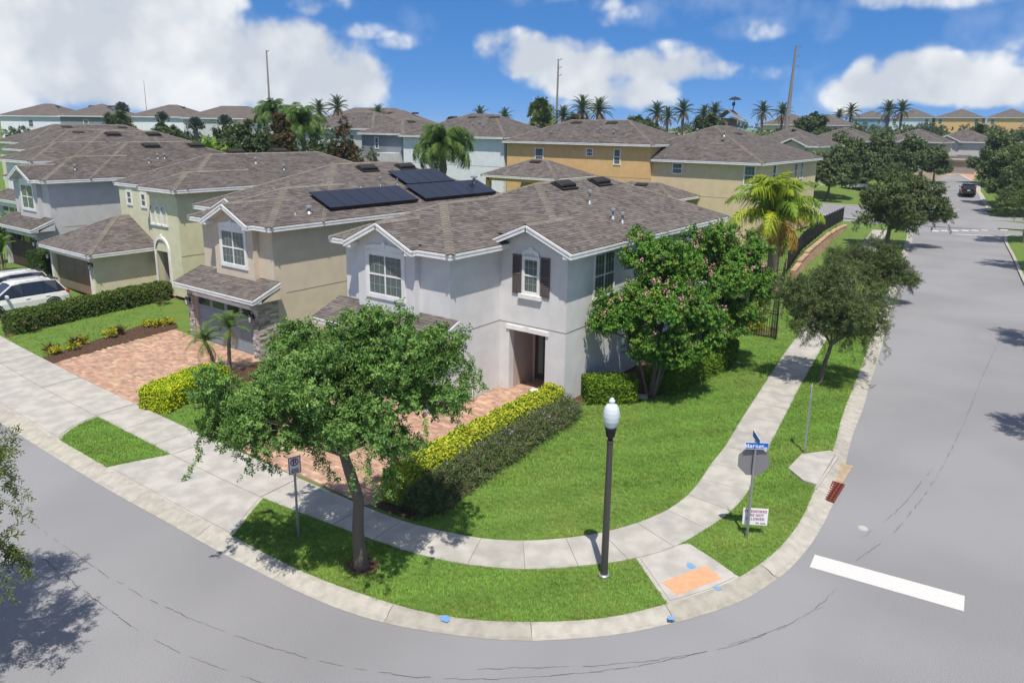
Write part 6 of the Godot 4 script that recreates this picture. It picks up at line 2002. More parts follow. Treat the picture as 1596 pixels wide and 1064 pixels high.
func bed(p: Array, y := 0.022) -> void:
	var pv := PackedVector2Array()
	for e in xz(p): pv.append(e)
	var m := MB.new()
	m.slab(pv, y, 0.05)
	part(self, "mulch_bed", m, M.mulch, "structure")
	var ch := MB.new() # loose bark chips
	var lo := Vector2(1e9, 1e9); var hi := -lo
	for e in pv:
		lo = lo.min(e); hi = hi.max(e)
	for i in int((hi.x - lo.x) * (hi.y - lo.y) * 60):
		var q := Vector2(rng.randf_range(lo.x, hi.x), rng.randf_range(lo.y, hi.y))
		if not Geometry2D.is_point_in_polygon(q, pv): continue
		var k := rng.randf_range(0.5, 1.9)
		ch.col = Color(0.115 * k, 0.066 * k, 0.045 * k)
		ch.box(Vector3(q.x, y + 0.008, q.y), Vector3(rng.randf_range(0.03, 0.09), 0.012, rng.randf_range(0.012, 0.03)), Basis.from_euler(Vector3(rng.randf_range(-0.4, 0.4), rng.randf() * TAU, rng.randf_range(-0.4, 0.4))))
	var n := part(get_child(get_child_count() - 1), "bark_chips", ch, M.stone, "stuff")

var no_grass := []

func make_grass() -> void:
	var tr := [[], [], []]; var cs := []; var ks := []
	var walkp := PackedVector2Array()
	for q in walk_in: walkp.append(q)
	for i in range(walk_out.size() - 1, -1, -1): walkp.append(walk_out[i])
	var f := FastNoiseLite.new()
	f.frequency = 0.35; f.seed = 5
	# patches: [polygon, per square metre]
	var kb := PackedVector2Array()
	for q in kerb_back:
		if q.x > -46 and q.y > -40: kb.append(q)
	var verge := PackedVector2Array(kb)
	for i in range(walk_out.size() - 1, -1, -1):
		if walk_out[i].x > -46 and walk_out[i].y > -40: verge.append(walk_out[i])
	var yard := PackedVector2Array([Vector2(-12.2, -12.1), Vector2(-12.5, -16), Vector2(-12.65, -19), Vector2(-13.0, -22), Vector2(-11.6, -23.3), Vector2(-11.0, -24.3), Vector2(-10.4, -28), Vector2(-10.5, -31), Vector2(-12.5, -33), Vector2(-12.8, -40), Vector2(-9.6, -40)])
	for i in range(walk_in.size() - 1, -1, -1):
		if walk_in[i].y > -40 and walk_in[i].x > -12.2: yard.append(walk_in[i])
	var left := PackedVector2Array([Vector2(-34.1, -12.0), Vector2(-40.0, -12.25), Vector2(-41.0, -21.3), Vector2(-36.2, -18.5)])
	var left2 := PackedVector2Array([Vector2(-25.0, -11.85), Vector2(-21.0, -11.85), Vector2(-21.2, -17), Vector2(-25.8, -17)])
	for pq in [[verge, 330.0], [yard, 260.0], [left, 110.0], [left2, 150.0]]:
		var p: PackedVector2Array = pq[0]
		var lo := Vector2(1e9, 1e9); var hi := -lo
		for e in p:
			lo = lo.min(e); hi = hi.max(e)
		var n := int((hi.x - lo.x) * (hi.y - lo.y) * pq[1])
		for i in n:
			var q := Vector2(rng.randf_range(lo.x, hi.x), rng.randf_range(lo.y, hi.y))
			var s := absf(0.594 * q.x + 0.804 * q.y)
			if s > 19.0 and rng.randf() > pow(19.0 / s, 1.6): continue
			if not Geometry2D.is_point_in_polygon(q, p): continue
			var bad := false
			for z in no_grass:
				if Geometry2D.is_point_in_polygon(q, z): bad = true; break
			if bad: continue
			var nn := f.get_noise_2d(q.x, q.y)
			var n2 := f.get_noise_2d(q.x * 0.35 + 50, q.y * 0.35)
			var st := 0.5 + 0.5 * sin((q.x * 0.75 + q.y * 0.55) * 5.2)
			var b := 0.92 + nn * 0.22 + st * 0.20 + rng.randf_range(-0.22, 0.22)
			var dry := clampf(n2 * 0.9 + rng.randf_range(-0.3, 0.3), 0.0, 1.0)
			var c := Color(lerpf(0.205, 0.32, dry) * b, lerpf(0.375, 0.36, dry) * b, lerpf(0.07, 0.11, dry) * b)
			var k := rng.randi() % 3
			var sz := rng.randf_range(0.75, 1.3) * (1.0 if s < 19 else 1.25)
			(tr[k] as Array).append(Transform3D(Basis(Vector3.UP, rng.randf() * TAU).scaled(Vector3(sz * 1.15, sz, sz * 1.15)), Vector3(q.x, 0.0, q.y)))
			cs.append(c); ks.append(k)
	for k in 3:
		var cc := PackedColorArray()
		for i in cs.size():
			if ks[i] == k: cc.append(cs[i])
		var o := many(self, "grass", sprigs["tuft%d" % k], tr[k], cc)
		o.set_meta("label", "mown green lawn grass of the corner lot and grass strips")

func make_plants() -> void:
	make_sprigs()
	var yw := 0.636
	# the live oak in front
	tree("live_oak", "broad live oak on the corner grass strip, in front of the grey house", Vector3(-11.67, 0, -9.99), yw, [Vector3(0.02, -0.05, 0), Vector3(0, 0.25, 0), Vector3(-0.03, 1.0, 0), Vector3(0.02, 1.75, 0.02), Vector3(-0.15, 2.35, 0), Vector3(-0.3, 2.9, 0)], [0.2, 0.155, 0.135, 0.125, 0.13, 0.10],
		[[-2.25, 4.35, 0.2, 1.0], [-2.75, 3.45, 0.3, 0.62], [-1.2, 4.85, -0.2, 1.05], [-0.5, 4.9, 1.1, 0.9], [0.4, 5.3, -0.2, 0.98], [1.2, 5.2, 0.2, 0.95], [1.95, 5.35, -0.3, 0.52], [1.65, 4.35, 0.3, 0.8], [0.0, 4.15, 0.5, 0.9], [0.9, 3.35, 0.3, 0.6], [-1.5, 3.7, 0.3, 0.75], [0.0, 4.6, -1.3, 1.0], [-1.5, 4.5, -1.2, 0.9], [1.1, 4.6, -1.2, 0.85], [0.5, 4.0, 1.3, 0.8], [-1.3, 4.0, 1.2, 0.8], [2.15, 4.5, 0.1, 0.42], [0.15, 5.95, 0.0, 0.4], [1.0, 5.95, 0.0, 0.34]], 6600, "oak", OAK, {"hang": 75, "lift": 0.0, "subs": 13})
	var mr := MB.new()
	var mp := PackedVector2Array()
	for i in 16: mp.append(Vector2(-11.66 + cos(TAU * i / 16) * 0.42 * rng.randf_range(0.8, 1.2), -10.0 + sin(TAU * i / 16) * 0.36 * rng.randf_range(0.8, 1.2)))
	mr.slab(mp, 0.02, 0.03)
	part(self, "mulch_ring", mr, M.mulch, "structure")
	# oaks along the right-hand street
	tree("street_oak", "airy young oak on the strip between the sidewalk and the right-hand street", Vector3(-6.48, 0, -30.1), yw, [Vector3(0, -0.05, 0), Vector3(0.02, 0.2, 0), Vector3(0.12, 0.9, 0), Vector3(0.3, 1.7, 0)], [0.13, 0.095, 0.085, 0.07],
		[[-0.95, 3.4, 0.1, 1.05], [1.3, 3.3, 0.1, 1.05], [0.3, 4.3, 0, 0.95], [0.3, 2.75, 0.2, 0.95], [2.0, 2.5, 0, 0.62], [-1.6, 3.85, -0.1, 0.65], [0.4, 3.4, -1.0, 0.95], [0.4, 3.2, 1.0, 0.9], [-0.9, 2.5, 0.3, 0.6], [1.2, 2.2, 0.2, 0.6]], 3000, "willow", OLD, {"hang": 50, "lift": -0.15, "group": "street oaks"})
	tree("street_oak", "low bushy oak behind the airy one, its crown nearly down to the grass", Vector3(-8.25, 0, -47.2), yw, [Vector3(0, -0.05, 0), Vector3(0, 0.5, 0), Vector3(0.1, 1.2, 0)], [0.14, 0.11, 0.09],
		[[0, 1.9, 0, 1.4], [-2.2, 1.5, 0, 1.05], [1.7, 1.7, 0, 1.15], [0.2, 3.0, 0, 0.95], [0.3, 1.6, 1.1, 1.0], [-1.1, 2.2, -0.8, 1.1], [2.5, 1.4, 0, 0.6], [-1.2, 2.6, 0.8, 0.9], [1.2, 2.6, 0.6, 0.9]], 3800, "willow", OLD, {"hang": 30, "lift": -0.05, "group": "street oaks", "size": 1.15})
	tree("street_oak", "largest dense oak beside the far kerb, hiding the crossing's left end", Vector3(-11.3, 0, -72.6), yw, [Vector3(0, -0.05, 0), Vector3(0, 0.8, 0), Vector3(0.1, 2.0, 0)], [0.24, 0.19, 0.15],
		[[-1.3, 4.0, 0, 2.1], [1.5, 4.4, 0, 2.2], [3.5, 3.3, 0, 1.7], [0.3, 5.9, 0, 1.45], [4.7, 2.7, 0, 0.95], [-2.3, 2.8, 0, 1.35], [0.3, 3.0, 1.6, 1.8], [2.0, 3.0, -1.6, 1.8], [0.8, 2.2, 0.4, 1.3], [-0.6, 4.6, 1.4, 1.6], [2.4, 4.6, 1.2, 1.6]], 5600, "crape", OLD, {"hang": 30, "lift": -0.05, "group": "street oaks", "size": 1.3})
	tree("street_oak", "oak with a tall trunk at the right edge, past the far stop line", Vector3(-1.4, 0, -84.2), yw, [Vector3(0, -0.05, 0), Vector3(0, 0.8, 0), Vector3(0.1, 2.6, 0)], [0.22, 0.18, 0.15],
		[[-1.4, 4.2, 0, 1.6], [0.6, 5.2, 0, 2.2], [2.6, 4.8, 0, 2.0], [0.2, 7.0, 0, 1.8], [-2.5, 3.4, 0, 0.9], [1.5, 3.4, 1, 1.5], [2.5, 7, 0, 1.6]], 2600, "crape", OLD, {"lift": -0.05, "group": "street oaks", "size": 1.4})
	var ro := tree("roadside_oak", "oak out of frame right that throws the nearest leaf shadow on the street", Vector3(2.3, 0, -29.4), 0.4, [Vector3(0, -0.05, 0), Vector3(0, 1.6, 0)], [0.13, 0.1], [[-0.6, 3.2, 0, 1.1], [0.5, 3.8, 0, 1.1], [-1.2, 2.8, 0.3, 0.7], [0.3, 3.0, 0.9, 0.9]], 1200, "willow", OLD, {"hang": 20, "group": "oaks across the street", "size": 1.2})
	copy(ro, "roadside_oak", "oak out of frame right that throws the second leaf shadow on the street", Vector3(1.4, 0, -43.0), 1.5, 1.1)
	copy(ro, "roadside_oak", "oak out of frame right that throws the far leaf shadow on the street", Vector3(0.0, 0, -67.5), 2.5, 1.45)
	# branch tips at the left edge, its shadow on the near street
	tree("near_oak", "tree at the left edge of the frame, only pale branch tips reaching in", Vector3(-15.75, -0.05, -2.7), yw, [Vector3(0, -0.05, 0), Vector3(0, 1.2, 0), Vector3(0.1, 2.3, 0)], [0.16, 0.13, 0.1],
		[[0.2, 4.0, 0.1, 1.2], [1.1, 4.1, 0.3, 0.9], [-0.9, 4.3, 0, 1.2], [0.2, 5.1, 0, 1.0], [1.5, 3.3, 0.5, 0.62], [0.4, 3.6, 1.2, 0.9], [0.3, 3.9, -1.1, 1.0], [1.75, 4.35, 0.2, 0.5], [2.1, 3.1, 0.5, 0.34]], 2600, "willow", [lc(0.10, 0.15, 0.03), lc(0.13, 0.18, 0.035), lc(0.08, 0.12, 0.03)], {"hang": 40, "lift": 0.1})
	# crape myrtles at the side of the grey house
	for e in [["bigger pink-blossomed crape myrtle against the side of the grey house", Vector3(-11.3, 0, -24.4), [[-1.35, 3.3, 0.2, 1.05], [0.0, 4.0, 0, 1.4], [1.35, 3.25, 0.1, 1.15], [-0.4, 5.3, 0, 0.85], [0.75, 5.3, -0.2, 0.85], [-1.95, 2.75, 0.2, 0.45], [0.0, 2.6, 0.6, 1.05], [0.2, 3.9, 1.0, 1.05], [0.4, 3.7, -1.0, 1.1], [-0.75, 6.05, 0, 0.4], [1.9, 2.5, 0.3, 0.6], [0.6, 1.9, 0.7, 0.8], [1.3, 1.9, 0.5, 0.7], [-0.4, 2.0, 0.6, 0.65]], 6600], ["rear pink-blossomed crape myrtle, right of the bigger one", Vector3(-10.9, 0, -29.2), [[-1.0, 4.2, 0, 1.2], [0.8, 4.2, 0, 1.3], [1.9, 3.5, 0, 0.85], [0.0, 5.6, 0, 0.9], [-0.9, 5.3, 0, 0.75], [0.3, 2.8, 0.4, 1.15], [1.4, 5.1, 0, 0.75], [0.4, 4.0, 1.0, 1.0], [0.3, 4.2, -1.0, 1.1], [1.5, 2.5, 0.4, 0.7], [0.5, 1.9, 0.7, 0.8], [-0.6, 2.2, 0.6, 0.8]], 5400]]:
		var o := thing("crape_myrtle", e[0], "tree", e[1], yw, "crape myrtles")
		var subs := crown(o, e[2], e[3], "crape", CRAPE, {"lift": 0.35, "subs": 13})
		limbs(o, [Vector3(0, -0.05, 0), Vector3(0.05, 0.6, 0.05), Vector3(0.1, 1.2, 0.05)], [0.11, 0.09, 0.08], e[2], subs, M.bark)
		for s in [[-0.25, 0.1], [0.3, -0.1], [0.1, 0.3]]:
			var t := MB.new()
			t.tube([Vector3(s[0] * 0.5, -0.03, s[1] * 0.5), Vector3(s[0] * 1.6, 1.0, s[1] * 1.6), Vector3(s[0] * 3.0, 2.2, s[1] * 2.5)], [0.06, 0.05, 0.035], 7)
			part(o, "stem", t, M.bark)
		var spots := []
		for i in 95:
			var l: Array = e[2][rng.randi() % e[2].size()]
			var d := rv().normalized()
			d.y = absf(d.y) * 0.9 + 0.1
			d.z = absf(d.z) if rng.randf() < 0.7 else d.z
			spots.append(Vector3(l[0], l[1], l[2]) + d.normalized() * float(l[3]) * rng.randf_range(0.85, 1.12))
		blossoms(o, spots, lc(0.68, 0.36, 0.40), 13, 0.075)
	# beds
	bed([-13.0, -12.1, -12.0, -12.25, -11.75, -13.2, -12.1, -15.6, -12.3, -18.6, -12.35, -20.4, -12.95, -22.0, -13.45, -21.6, -13.5, -20.6, -13.75, -17, -13.55, -14, -13.4, -12.1])
	bed([-13.45, -21.6, -12.95, -21.95, -11.5, -23.3, -10.9, -24.3, -10.65, -25.9, -10.25, -28.2, -10.35, -31.2, -11.0, -32.4, -13.4, -33.5])
	bed([-34.3, -11.98, -33.1, -11.9, -34.35, -18.2, -35.2, -18.55, -36.6, -18.4, -35.4, -15])
	bed([-24.9, -11.85, -24.2, -11.85, -24.6, -14.6, -24.9, -17.55, -26.5, -17.55, -25.85, -14.8], 0.024)
	bed([-39.7, -12.35, -38.9, -12.2, -39.9, -16, -40.4, -21.6, -41.7, -22, -41.0, -16])
	bed([-12.9, -35.5, -9.9, -35.6, -10.4, -37.6, -12.9, -37.4])
	# hedges
	hedge("lime_hedge", "square block of bright lime hedge between the two paver driveways", xz([-24.62, -11.95, -25.05, -13.3, -25.35, -14.85]), 1.05, 0.72, 900, LIME, "hedge", {"group": "lime hedges"})
	hedge("lime_hedge", "long narrow yellow-green hedge along the right side of the corner house driveway", xz([-13.15, -12.6, -13.4, -15, -13.45, -18, -13.45, -20.9]), 0.6, 0.85, 820, [lc(0.510, 0.544, 0.045), lc(0.390, 0.478, 0.038), lc(0.600, 0.594, 0.060), lc(0.240, 0.347, 0.030)], "hedge", {"group": "lime hedges", "rough": 0.1, "round": 0.3})
	var hb := hedge("flowering_border", "dark bushy border with small violet flowers between lime hedge and lawn", xz([-12.4, -12.75, -12.6, -15, -12.72, -18, -12.85, -20.9]), 0.7, 0.33, 480, [lc(0.124, 0.179, 0.070), lc(0.170, 0.221, 0.090), lc(0.100, 0.158, 0.060), lc(0.220, 0.210, 0.130)], "herb", {"rough": 0.18, "round": 0.5, "category": "flower border"})
	var sp := []
	for i in 60: sp.append(Vector3(-0.2 + rng.randf_range(-0.4, 0.42), rng.randf_range(0.5, 0.82), -rng.randf_range(0.3, 8.0)))
	blossoms(hb, sp, lc(0.26, 0.24, 0.50), 2, 0.02)
	hedge("clipped_hedge", "short rounded green hedge at the front corner of the grey house's side bed", xz([-12.95, -22.5, -12.3, -23.1, -11.75, -23.6]), 0.95, 0.85, 900, DEEP, "hedge", {"group": "clipped green hedges", "round": 0.25})
	hedge("clipped_hedge", "longer green hedge bordering the side lawn in front of the crape myrtles", xz([-11.15, -25.0, -11.0, -27, -10.75, -29, -10.85, -31.0]), 1.05, 0.88, 820, DEEP, "hedge", {"group": "clipped green hedges", "round": 0.25})
	hedge("clipped_hedge", "long green hedge between the olive house driveway and the left lawn", xz([-39.6, -12.7, -40.1, -15, -40.6, -18, -41.0, -21.2]), 0.95, 0.9, 620, [lc(0.085, 0.15, 0.028), lc(0.13, 0.20, 0.035), lc(0.16, 0.22, 0.045), lc(0.06, 0.105, 0.02)], "hedge", {"group": "clipped green hedges", "round": 0.2, "rough": 0.08})
	hedge("tall_box_hedge", "tall square green hedge beside the olive house's garage", xz([-50.2, -17.9, -50.3, -19.3]), 1.5, 1.75, 330, [lc(0.05, 0.10, 0.02), lc(0.075, 0.14, 0.025)], "hedge", {"y": 0.35})
	# small plants in the driveway bed
	var yc := [lc(0.45, 0.40, 0.02), lc(0.38, 0.36, 0.02), lc(0.22, 0.28, 0.02)]
	var ylab := ["yellow-leaved shrub nearest the sidewalk in the driveway bed", "second yellow-leaved shrub from the sidewalk in the driveway bed", "yellow-leaved shrub behind the second one, at the lawn edge", "single upright yellow-leaved shrub midway along the driveway bed", "leftmost of three yellow shrubs by the stone garage pier", "middle of three yellow shrubs by the stone garage pier", "yellow shrub closest to the stone garage pier"]
	var k := 0
	for e in xz([-34.37, -12.55, -34.49, -13.37, -35.1, -14.0, -35.1, -15.26, -35.7, -17.4, -35.3, -17.69, -35.3, -18.2]):
		plant("yellow_shrub", ylab[k], Vector3(e.x, 0.02, e.y), 0.24, 0.42 if k == 3 else 0.26, 34, yc, "hedge", "yellow shrubs in the driveway bed", {"size": 1.3})
		k += 1
	k = 0
	for e in xz([-34.75, -12.5, -35.0, -13.6, -35.3, -15.85]):
		plant("red_grass_clump", ["reddish grass clump nearest the sidewalk in the driveway bed", "middle reddish grass clump in the driveway bed", "dark red grass clump farthest from the sidewalk in the driveway bed"][k], Vector3(e.x, 0.02, e.y), 0.1, 0.12, 10, [lc(0.16, 0.06, 0.05), lc(0.12, 0.07, 0.04)], "grassy", "red grass clumps", {"category": "grass clump"})
		k += 1
	k = 0
	for e in xz([-40.25, -14.5, -40.55, -16.6, -40.85, -18.4, -40.2, -20.2, -39.55, -13.2]):
		plant("green_shrub", ["second", "third", "fourth", "fifth", "first"][k] + " taller shrub from the sidewalk, in front of the olive driveway hedge", Vector3(e.x + 0.55, 0.02, e.y), 0.36, 0.95, 60, [lc(0.09, 0.12, 0.035), lc(0.14, 0.12, 0.04), lc(0.06, 0.10, 0.025)], "hedge", "shrubs in front of the left hedge", {"size": 1.3})
		k += 1
	plant("yellow_croton", "yellow shrub inside the black fence corner", Vector3(-11.5, 0.02, -36.4), 0.6, 0.8, 160, [lc(0.38, 0.36, 0.02), lc(0.28, 0.32, 0.02)], "hedge", "", {"size": 1.4})
	plant("dark_shrub", "dark low shrub beside the two small palms, under the oak", Vector3(-24.4, 0.02, -14.0), 0.9, 0.7, 260, [lc(0.05, 0.09, 0.02), lc(0.07, 0.12, 0.03)], "hedge", "", {"size": 1.3})
	# palms
	var pyg := [frond_mesh(1.15, 34, 0.30, 0.008, 0.75, 1.9, 0.8, lc(0.085, 0.16, 0.03), 0.35), frond_mesh(1.05, 34, 0.28, 0.008, 0.5, 2.1, 0.9, lc(0.10, 0.18, 0.035), 0.35)]
	var tanf := [frond_mesh(1.0, 28, 0.25, 0.007, 0.2, 2.0, 1.0, lc(0.26, 0.20, 0.10), 0.2)]
	var pl := ["shorter pygmy palm leaning left before the blue-grey garage door", "taller pygmy palm before the blue-grey garage door"]
	k = 0
	for e in [[Vector3(-26.55, 0.02, -15.45), 1.35, Vector3(-0.35, 0, 0.15)], [Vector3(-26.3, 0.02, -15.95), 1.95, Vector3(0.2, 0, 0)]]:
		var o := thing("pygmy_palm", pl[k], "palm tree", e[0], 0, "pygmy palms")
		var t := palm_trunk(o, e[1], 0.075, 0.06, e[2], 0.22)
		fronds(o, t, pyg, 20, -0.35, 1.0)
		fronds(o, t - Vector3(0, 0.06, 0), tanf, 5, -0.9, -0.6)
		k += 1
	var fox := [frond_mesh(3.5, 95, 0.85, 0.03, 1.0, 2.4, 1.5, lc(0.27, 0.35, 0.03), 0.5, 0.7), frond_mesh(3.3, 95, 0.8, 0.03, 0.8, 2.6, 1.6, lc(0.33, 0.40, 0.035), 0.5, 0.7), frond_mesh(3.4, 90, 0.8, 0.03, 0.9, 2.3, 1.4, lc(0.18, 0.29, 0.035), 0.5, 0.6)]
	var old := [frond_mesh(2.6, 70, 0.65, 0.026, 0.4, 2.4, 1.5, lc(0.44, 0.32, 0.035), 0.3, 0.6), frond_mesh(2.5, 70, 0.65, 0.026, 0.3, 2.3, 1.5, lc(0.37, 0.23, 0.045), 0.3, 0.6)]
	var f1 := thing("foxtail_palm", "lush yellow-green palm behind the crape myrtle, beside the black fence", "palm tree", Vector3(-12.9, 0, -43.4), 0, "foxtail palms")
	var t1 := palm_trunk(f1, 5.0, 0.22, 0.13, Vector3(0.1, 0, 0), 0.06)
	fronds(f1, t1, fox, 26, -0.4, 1.05, 1.08)
	fronds(f1, t1 - Vector3(0, 0.15, 0), old, 4, -0.8, -0.5)
	var f2 := thing("foxtail_palm", "smaller palm with orange older fronds just right of the lush one", "palm tree", Vector3(-14.0, 0, -48.5), 0, "foxtail palms")
	var t2 := palm_trunk(f2, 4.4, 0.18, 0.11, Vector3(0.2, 0, 0), 0.06)
	fronds(f2, t2, fox, 10, -0.2, 0.9, 0.72)
	fronds(f2, t2 - Vector3(0, 0.1, 0), old, 8, -0.8, 0.3, 0.9)
	var que := [frond_mesh(3.0, 80, 0.75, 0.026, 1.0, 2.9, 2.1, lc(0.085, 0.16, 0.04), 0.3, 0.7), frond_mesh(2.8, 80, 0.72, 0.026, 0.7, 2.7, 2.2, lc(0.105, 0.185, 0.045), 0.3, 0.7)]
	var qd := [[Vector3(-33.8, 0.0, -37.6), 8.6, "shaggy palm with a bulging trunk in front of the white house"], [Vector3(-54.6, 1.8, -42), 8.2, "feathery pale palm left of the bronze-leaved tree"], [Vector3(-68.4, 2.4, -49), 8.6, "tall palm topping the clump left of the skyline pole"]]
	var q0: Node3D = null
	for e in qd:
		var o := thing("queen_palm", e[2], "palm tree", e[0], rng.randf() * 6, "queen palms")
		var m := MB.new()
		var hh: float = e[1]
		m.tube([Vector3(0, -0.1, 0), Vector3(0, hh * 0.6, 0), Vector3(0, hh * 0.78, 0), Vector3(0, hh * 0.84, 0), Vector3(0.05, hh * 0.92, 0), Vector3(0, hh, 0)], [0.2, 0.17, 0.16, 0.27, 0.21, 0.12], 10)
		part(o, "trunk", m, M.palmbark)
		fronds(o, Vector3(0, hh, 0), que, 30, -0.8, 1.0)
	# date palms on the skyline, each crown a copy
	var da := [frond_mesh(3.0, 30, 0.55, 0.04, 0.25, 1.1, 0.25, lc(0.085, 0.12, 0.045), 0.5), frond_mesh(2.8, 30, 0.5, 0.04, 0.2, 1.3, 0.3, lc(0.10, 0.13, 0.05), 0.5)]
	var orange := [frond_mesh(2.6, 26, 0.45, 0.04, 0.0, 0.9, 0.4, lc(0.20, 0.12, 0.05), 0.3)]
	var cr1 := merged_fronds(da, 34, -0.35, 1.35)
	var cr2 := merged_fronds(orange, 10, -0.8, -0.4)
	var date := thing("date_palm", "stiff date palm behind the taupe house, left of a pair", "palm tree", Vector3(-120.8, 4.3, -97.3), 0, "date palms on the skyline")
	meshed(date, "fronds", cr1, Transform3D(Basis(), Vector3(0, 8.6, 0))).set_meta("kind", "stuff")
	meshed(date, "old_fronds", cr2, Transform3D(Basis(), Vector3(0, 8.5, 0))).set_meta("kind", "stuff")
	var dt := MB.new()
	dt.tube([Vector3(0, -6, 0), Vector3(0, 4, 0), Vector3(0, 8.0, 0), Vector3(0, 8.6, 0)], [0.3, 0.26, 0.3, 0.4], 8)
	part(date, "trunk", dt, M.palmbark)
	var dl := [[-121.8, -102.8, 15.2, "stiff date palm behind the taupe house, right of a pair"], [-111.3, -104.3, 14.7, "lone date palm just right of the taupe house's roof"], [-107.4, -132.1, 14.9, "date palm above the white house's ridge, left of the white mast"], [-105.8, -139.4, 14.9, "second date palm above the white house, by the white mast"], [-92, -136, 15.3, "date palm directly behind the white mast"], [-81.2, -126.5, 14.7, "small date palm between the middle pole and the green fence"], [-72.9, -120.2, 15.2, "date palm left of a close pair behind the yellow house"], [-67.9, -117.7, 14.9, "date palm with the darkest trunk behind the yellow house"], [-66.0, -137.7, 15.4, "left palm of the first trio on the middle skyline"], [-66.4, -143.7, 15.1, "middle palm of the first trio on the middle skyline"], [-61.8, -140.9, 15.4, "palm before the blue-grey house on the middle skyline"], [-62.3, -152.9, 15.7, "palm left of the wooden lookout"], [-59.7, -152.3, 15.9, "palm touching the wooden lookout"], [-50.5, -155.4, 16.2, "palm just left of the tall concrete pole"], [-48.7, -162.9, 16.4, "palm just right of the tall concrete pole"], [-46.2, -202.1, 16.9, "left palm of the pair right of the round tree"], [-42.7, -198.4, 16.9, "right palm of the pair right of the round tree"], [-34.3, -198.5, 16.9, "left palm of the pair before the light blue house"], [-31.3, -198.2, 16.8, "right palm of the pair before the light blue house"]]
	for e in dl:
		copy(date, "date_palm", e[3], Vector3(e[0], e[2] - 10.6, e[1]), rng.randf() * 6.0, rng.randf_range(0.88, 1.08))
	# fan and silver palms
	var fan := [frond_mesh(2.2, 26, 0.9, 0.07, 0.7, 1.3, 0.3, lc(0.10, 0.145, 0.05), 0.2, 0.8), frond_mesh(2.0, 26, 0.9, 0.07, 0.5, 1.5, 0.3, lc(0.13, 0.17, 0.055), 0.2, 0.8)]
	var sab := merged_fronds(fan, 30, -0.7, 1.3)
	var sil := merged_fronds([frond_mesh(1.6, 16, 1.0, 0.1, 0.6, 0.9, 0.1, lc(0.13, 0.165, 0.16), 0.1, 1.0)], 26, -0.3, 1.3)
	var sb := thing("fan_palm", "big green fan palm left of the middle pole", "palm tree", Vector3(-73.6, 4.4, -107.3), 0, "fan palms")
	meshed(sb, "fronds", sab, Transform3D(Basis().scaled(Vector3.ONE * 1.25), Vector3(0, 8.6, 0))).set_meta("kind", "stuff")
	part(sb, "trunk", dt, M.palmbark)
	var fl := [[-70.5, -104, 2.6, 1.0, "fan palm overlapping the big one left of the middle pole"], [-77.5, -112, 4.6, 0.95, "fan palm behind the white mast's right side"], [-46.0, -98, -0.2, 0.75, "left fan palm of the group behind the beige house"], [-43.2, -95.5, -0.6, 0.8, "middle fan palm of the group behind the beige house"], [-40.6, -93.6, -0.9, 0.75, "right fan palm of the group behind the beige house"], [-46.5, -128, 0.2, 0.85, "fan palm under the tall concrete pole, left side"], [-42.5, -131, 0.0, 0.85, "fan palm under the tall concrete pole, right side"], [-49.5, -108, 0.2, 0.8, "fan palm between the yellow and the beige house roofs"]]
	for e in fl: copy(sb, "fan_palm", e[4], Vector3(e[0], e[2], e[1]), rng.randf() * 6, e[3])
	var sv := thing("silver_palm", "spiky silver palm above the dark tree on the left skyline", "palm tree", Vector3(-137.6, 3.6, -66.2), 0, "silver palms")
	meshed(sv, "fronds", sil, Transform3D(Basis(), Vector3(0, 8.6, 0))).set_meta("kind", "stuff")
	part(sv, "trunk", dt, M.palmbark)
	var svl := [[-122.0, -65.3, 2.9, "spiky silver palm above the round tree, second from the left"], [-103.5, -60.3, 0.9, "lowest silver palm, its bare trunk showing before the lawn"], [-109.0, -68.6, 2.2, "spiky silver palm before the long skyline roof"]]
	for e in svl: copy(sv, "silver_palm", e[3], Vector3(e[0], e[2], e[1]), rng.randf() * 6, rng.randf_range(0.9, 1.05))
	# magnolias
	var mag := [lc(0.045, 0.07, 0.022), lc(0.06, 0.085, 0.028), lc(0.16, 0.075, 0.03), lc(0.09, 0.06, 0.03), lc(0.035, 0.055, 0.018)]
	tree("magnolia", "bronze-leaved cone-shaped tree behind the tan house's ridge", Vector3(-45.5, 1.0, -38.8), 0, [Vector3(0, -0.5, 0), Vector3(0, 3, 0), Vector3(0, 7, 0)], [0.2, 0.15, 0.06], [[0, 4.6, 0, 1.75], [-0.5, 5.8, 0, 1.35], [0.5, 6.0, 0.2, 1.25], [0, 7.3, 0, 1.1], [0.1, 8.5, 0, 0.75], [0.15, 9.4, 0, 0.36], [1.0, 4.4, 0, 1.2], [-1.0, 4.6, 0.3, 1.1]], 1700, "magnolia", mag, {"group": "bronze-leaved trees", "lift": 0.3, "size": 0.8})
	tree("magnolia", "narrower red-brown tree among the palms, left of the cone-shaped one", Vector3(-52.7, 1.8, -38.3), 0, [Vector3(0, -0.5, 0), Vector3(0, 3, 0), Vector3(0, 6.6, 0)], [0.2, 0.15, 0.06], [[0, 4.4, 0, 1.4], [-0.3, 5.8, 0, 1.1], [0.2, 7.0, 0, 0.95], [0, 8.0, 0, 0.75], [-0.1, 8.9, 0, 0.5]], 1100, "magnolia", [lc(0.06, 0.075, 0.022), lc(0.19, 0.075, 0.03), lc(0.13, 0.07, 0.03), lc(0.04, 0.06, 0.018)], {"group": "bronze-leaved trees", "lift": 0.3, "size": 0.8})
	# broad-leaved trees in the middle distance, one built and copied
	var far := [lc(0.075, 0.115, 0.042), lc(0.092, 0.135, 0.05), lc(0.06, 0.095, 0.037), lc(0.11, 0.15, 0.058)]
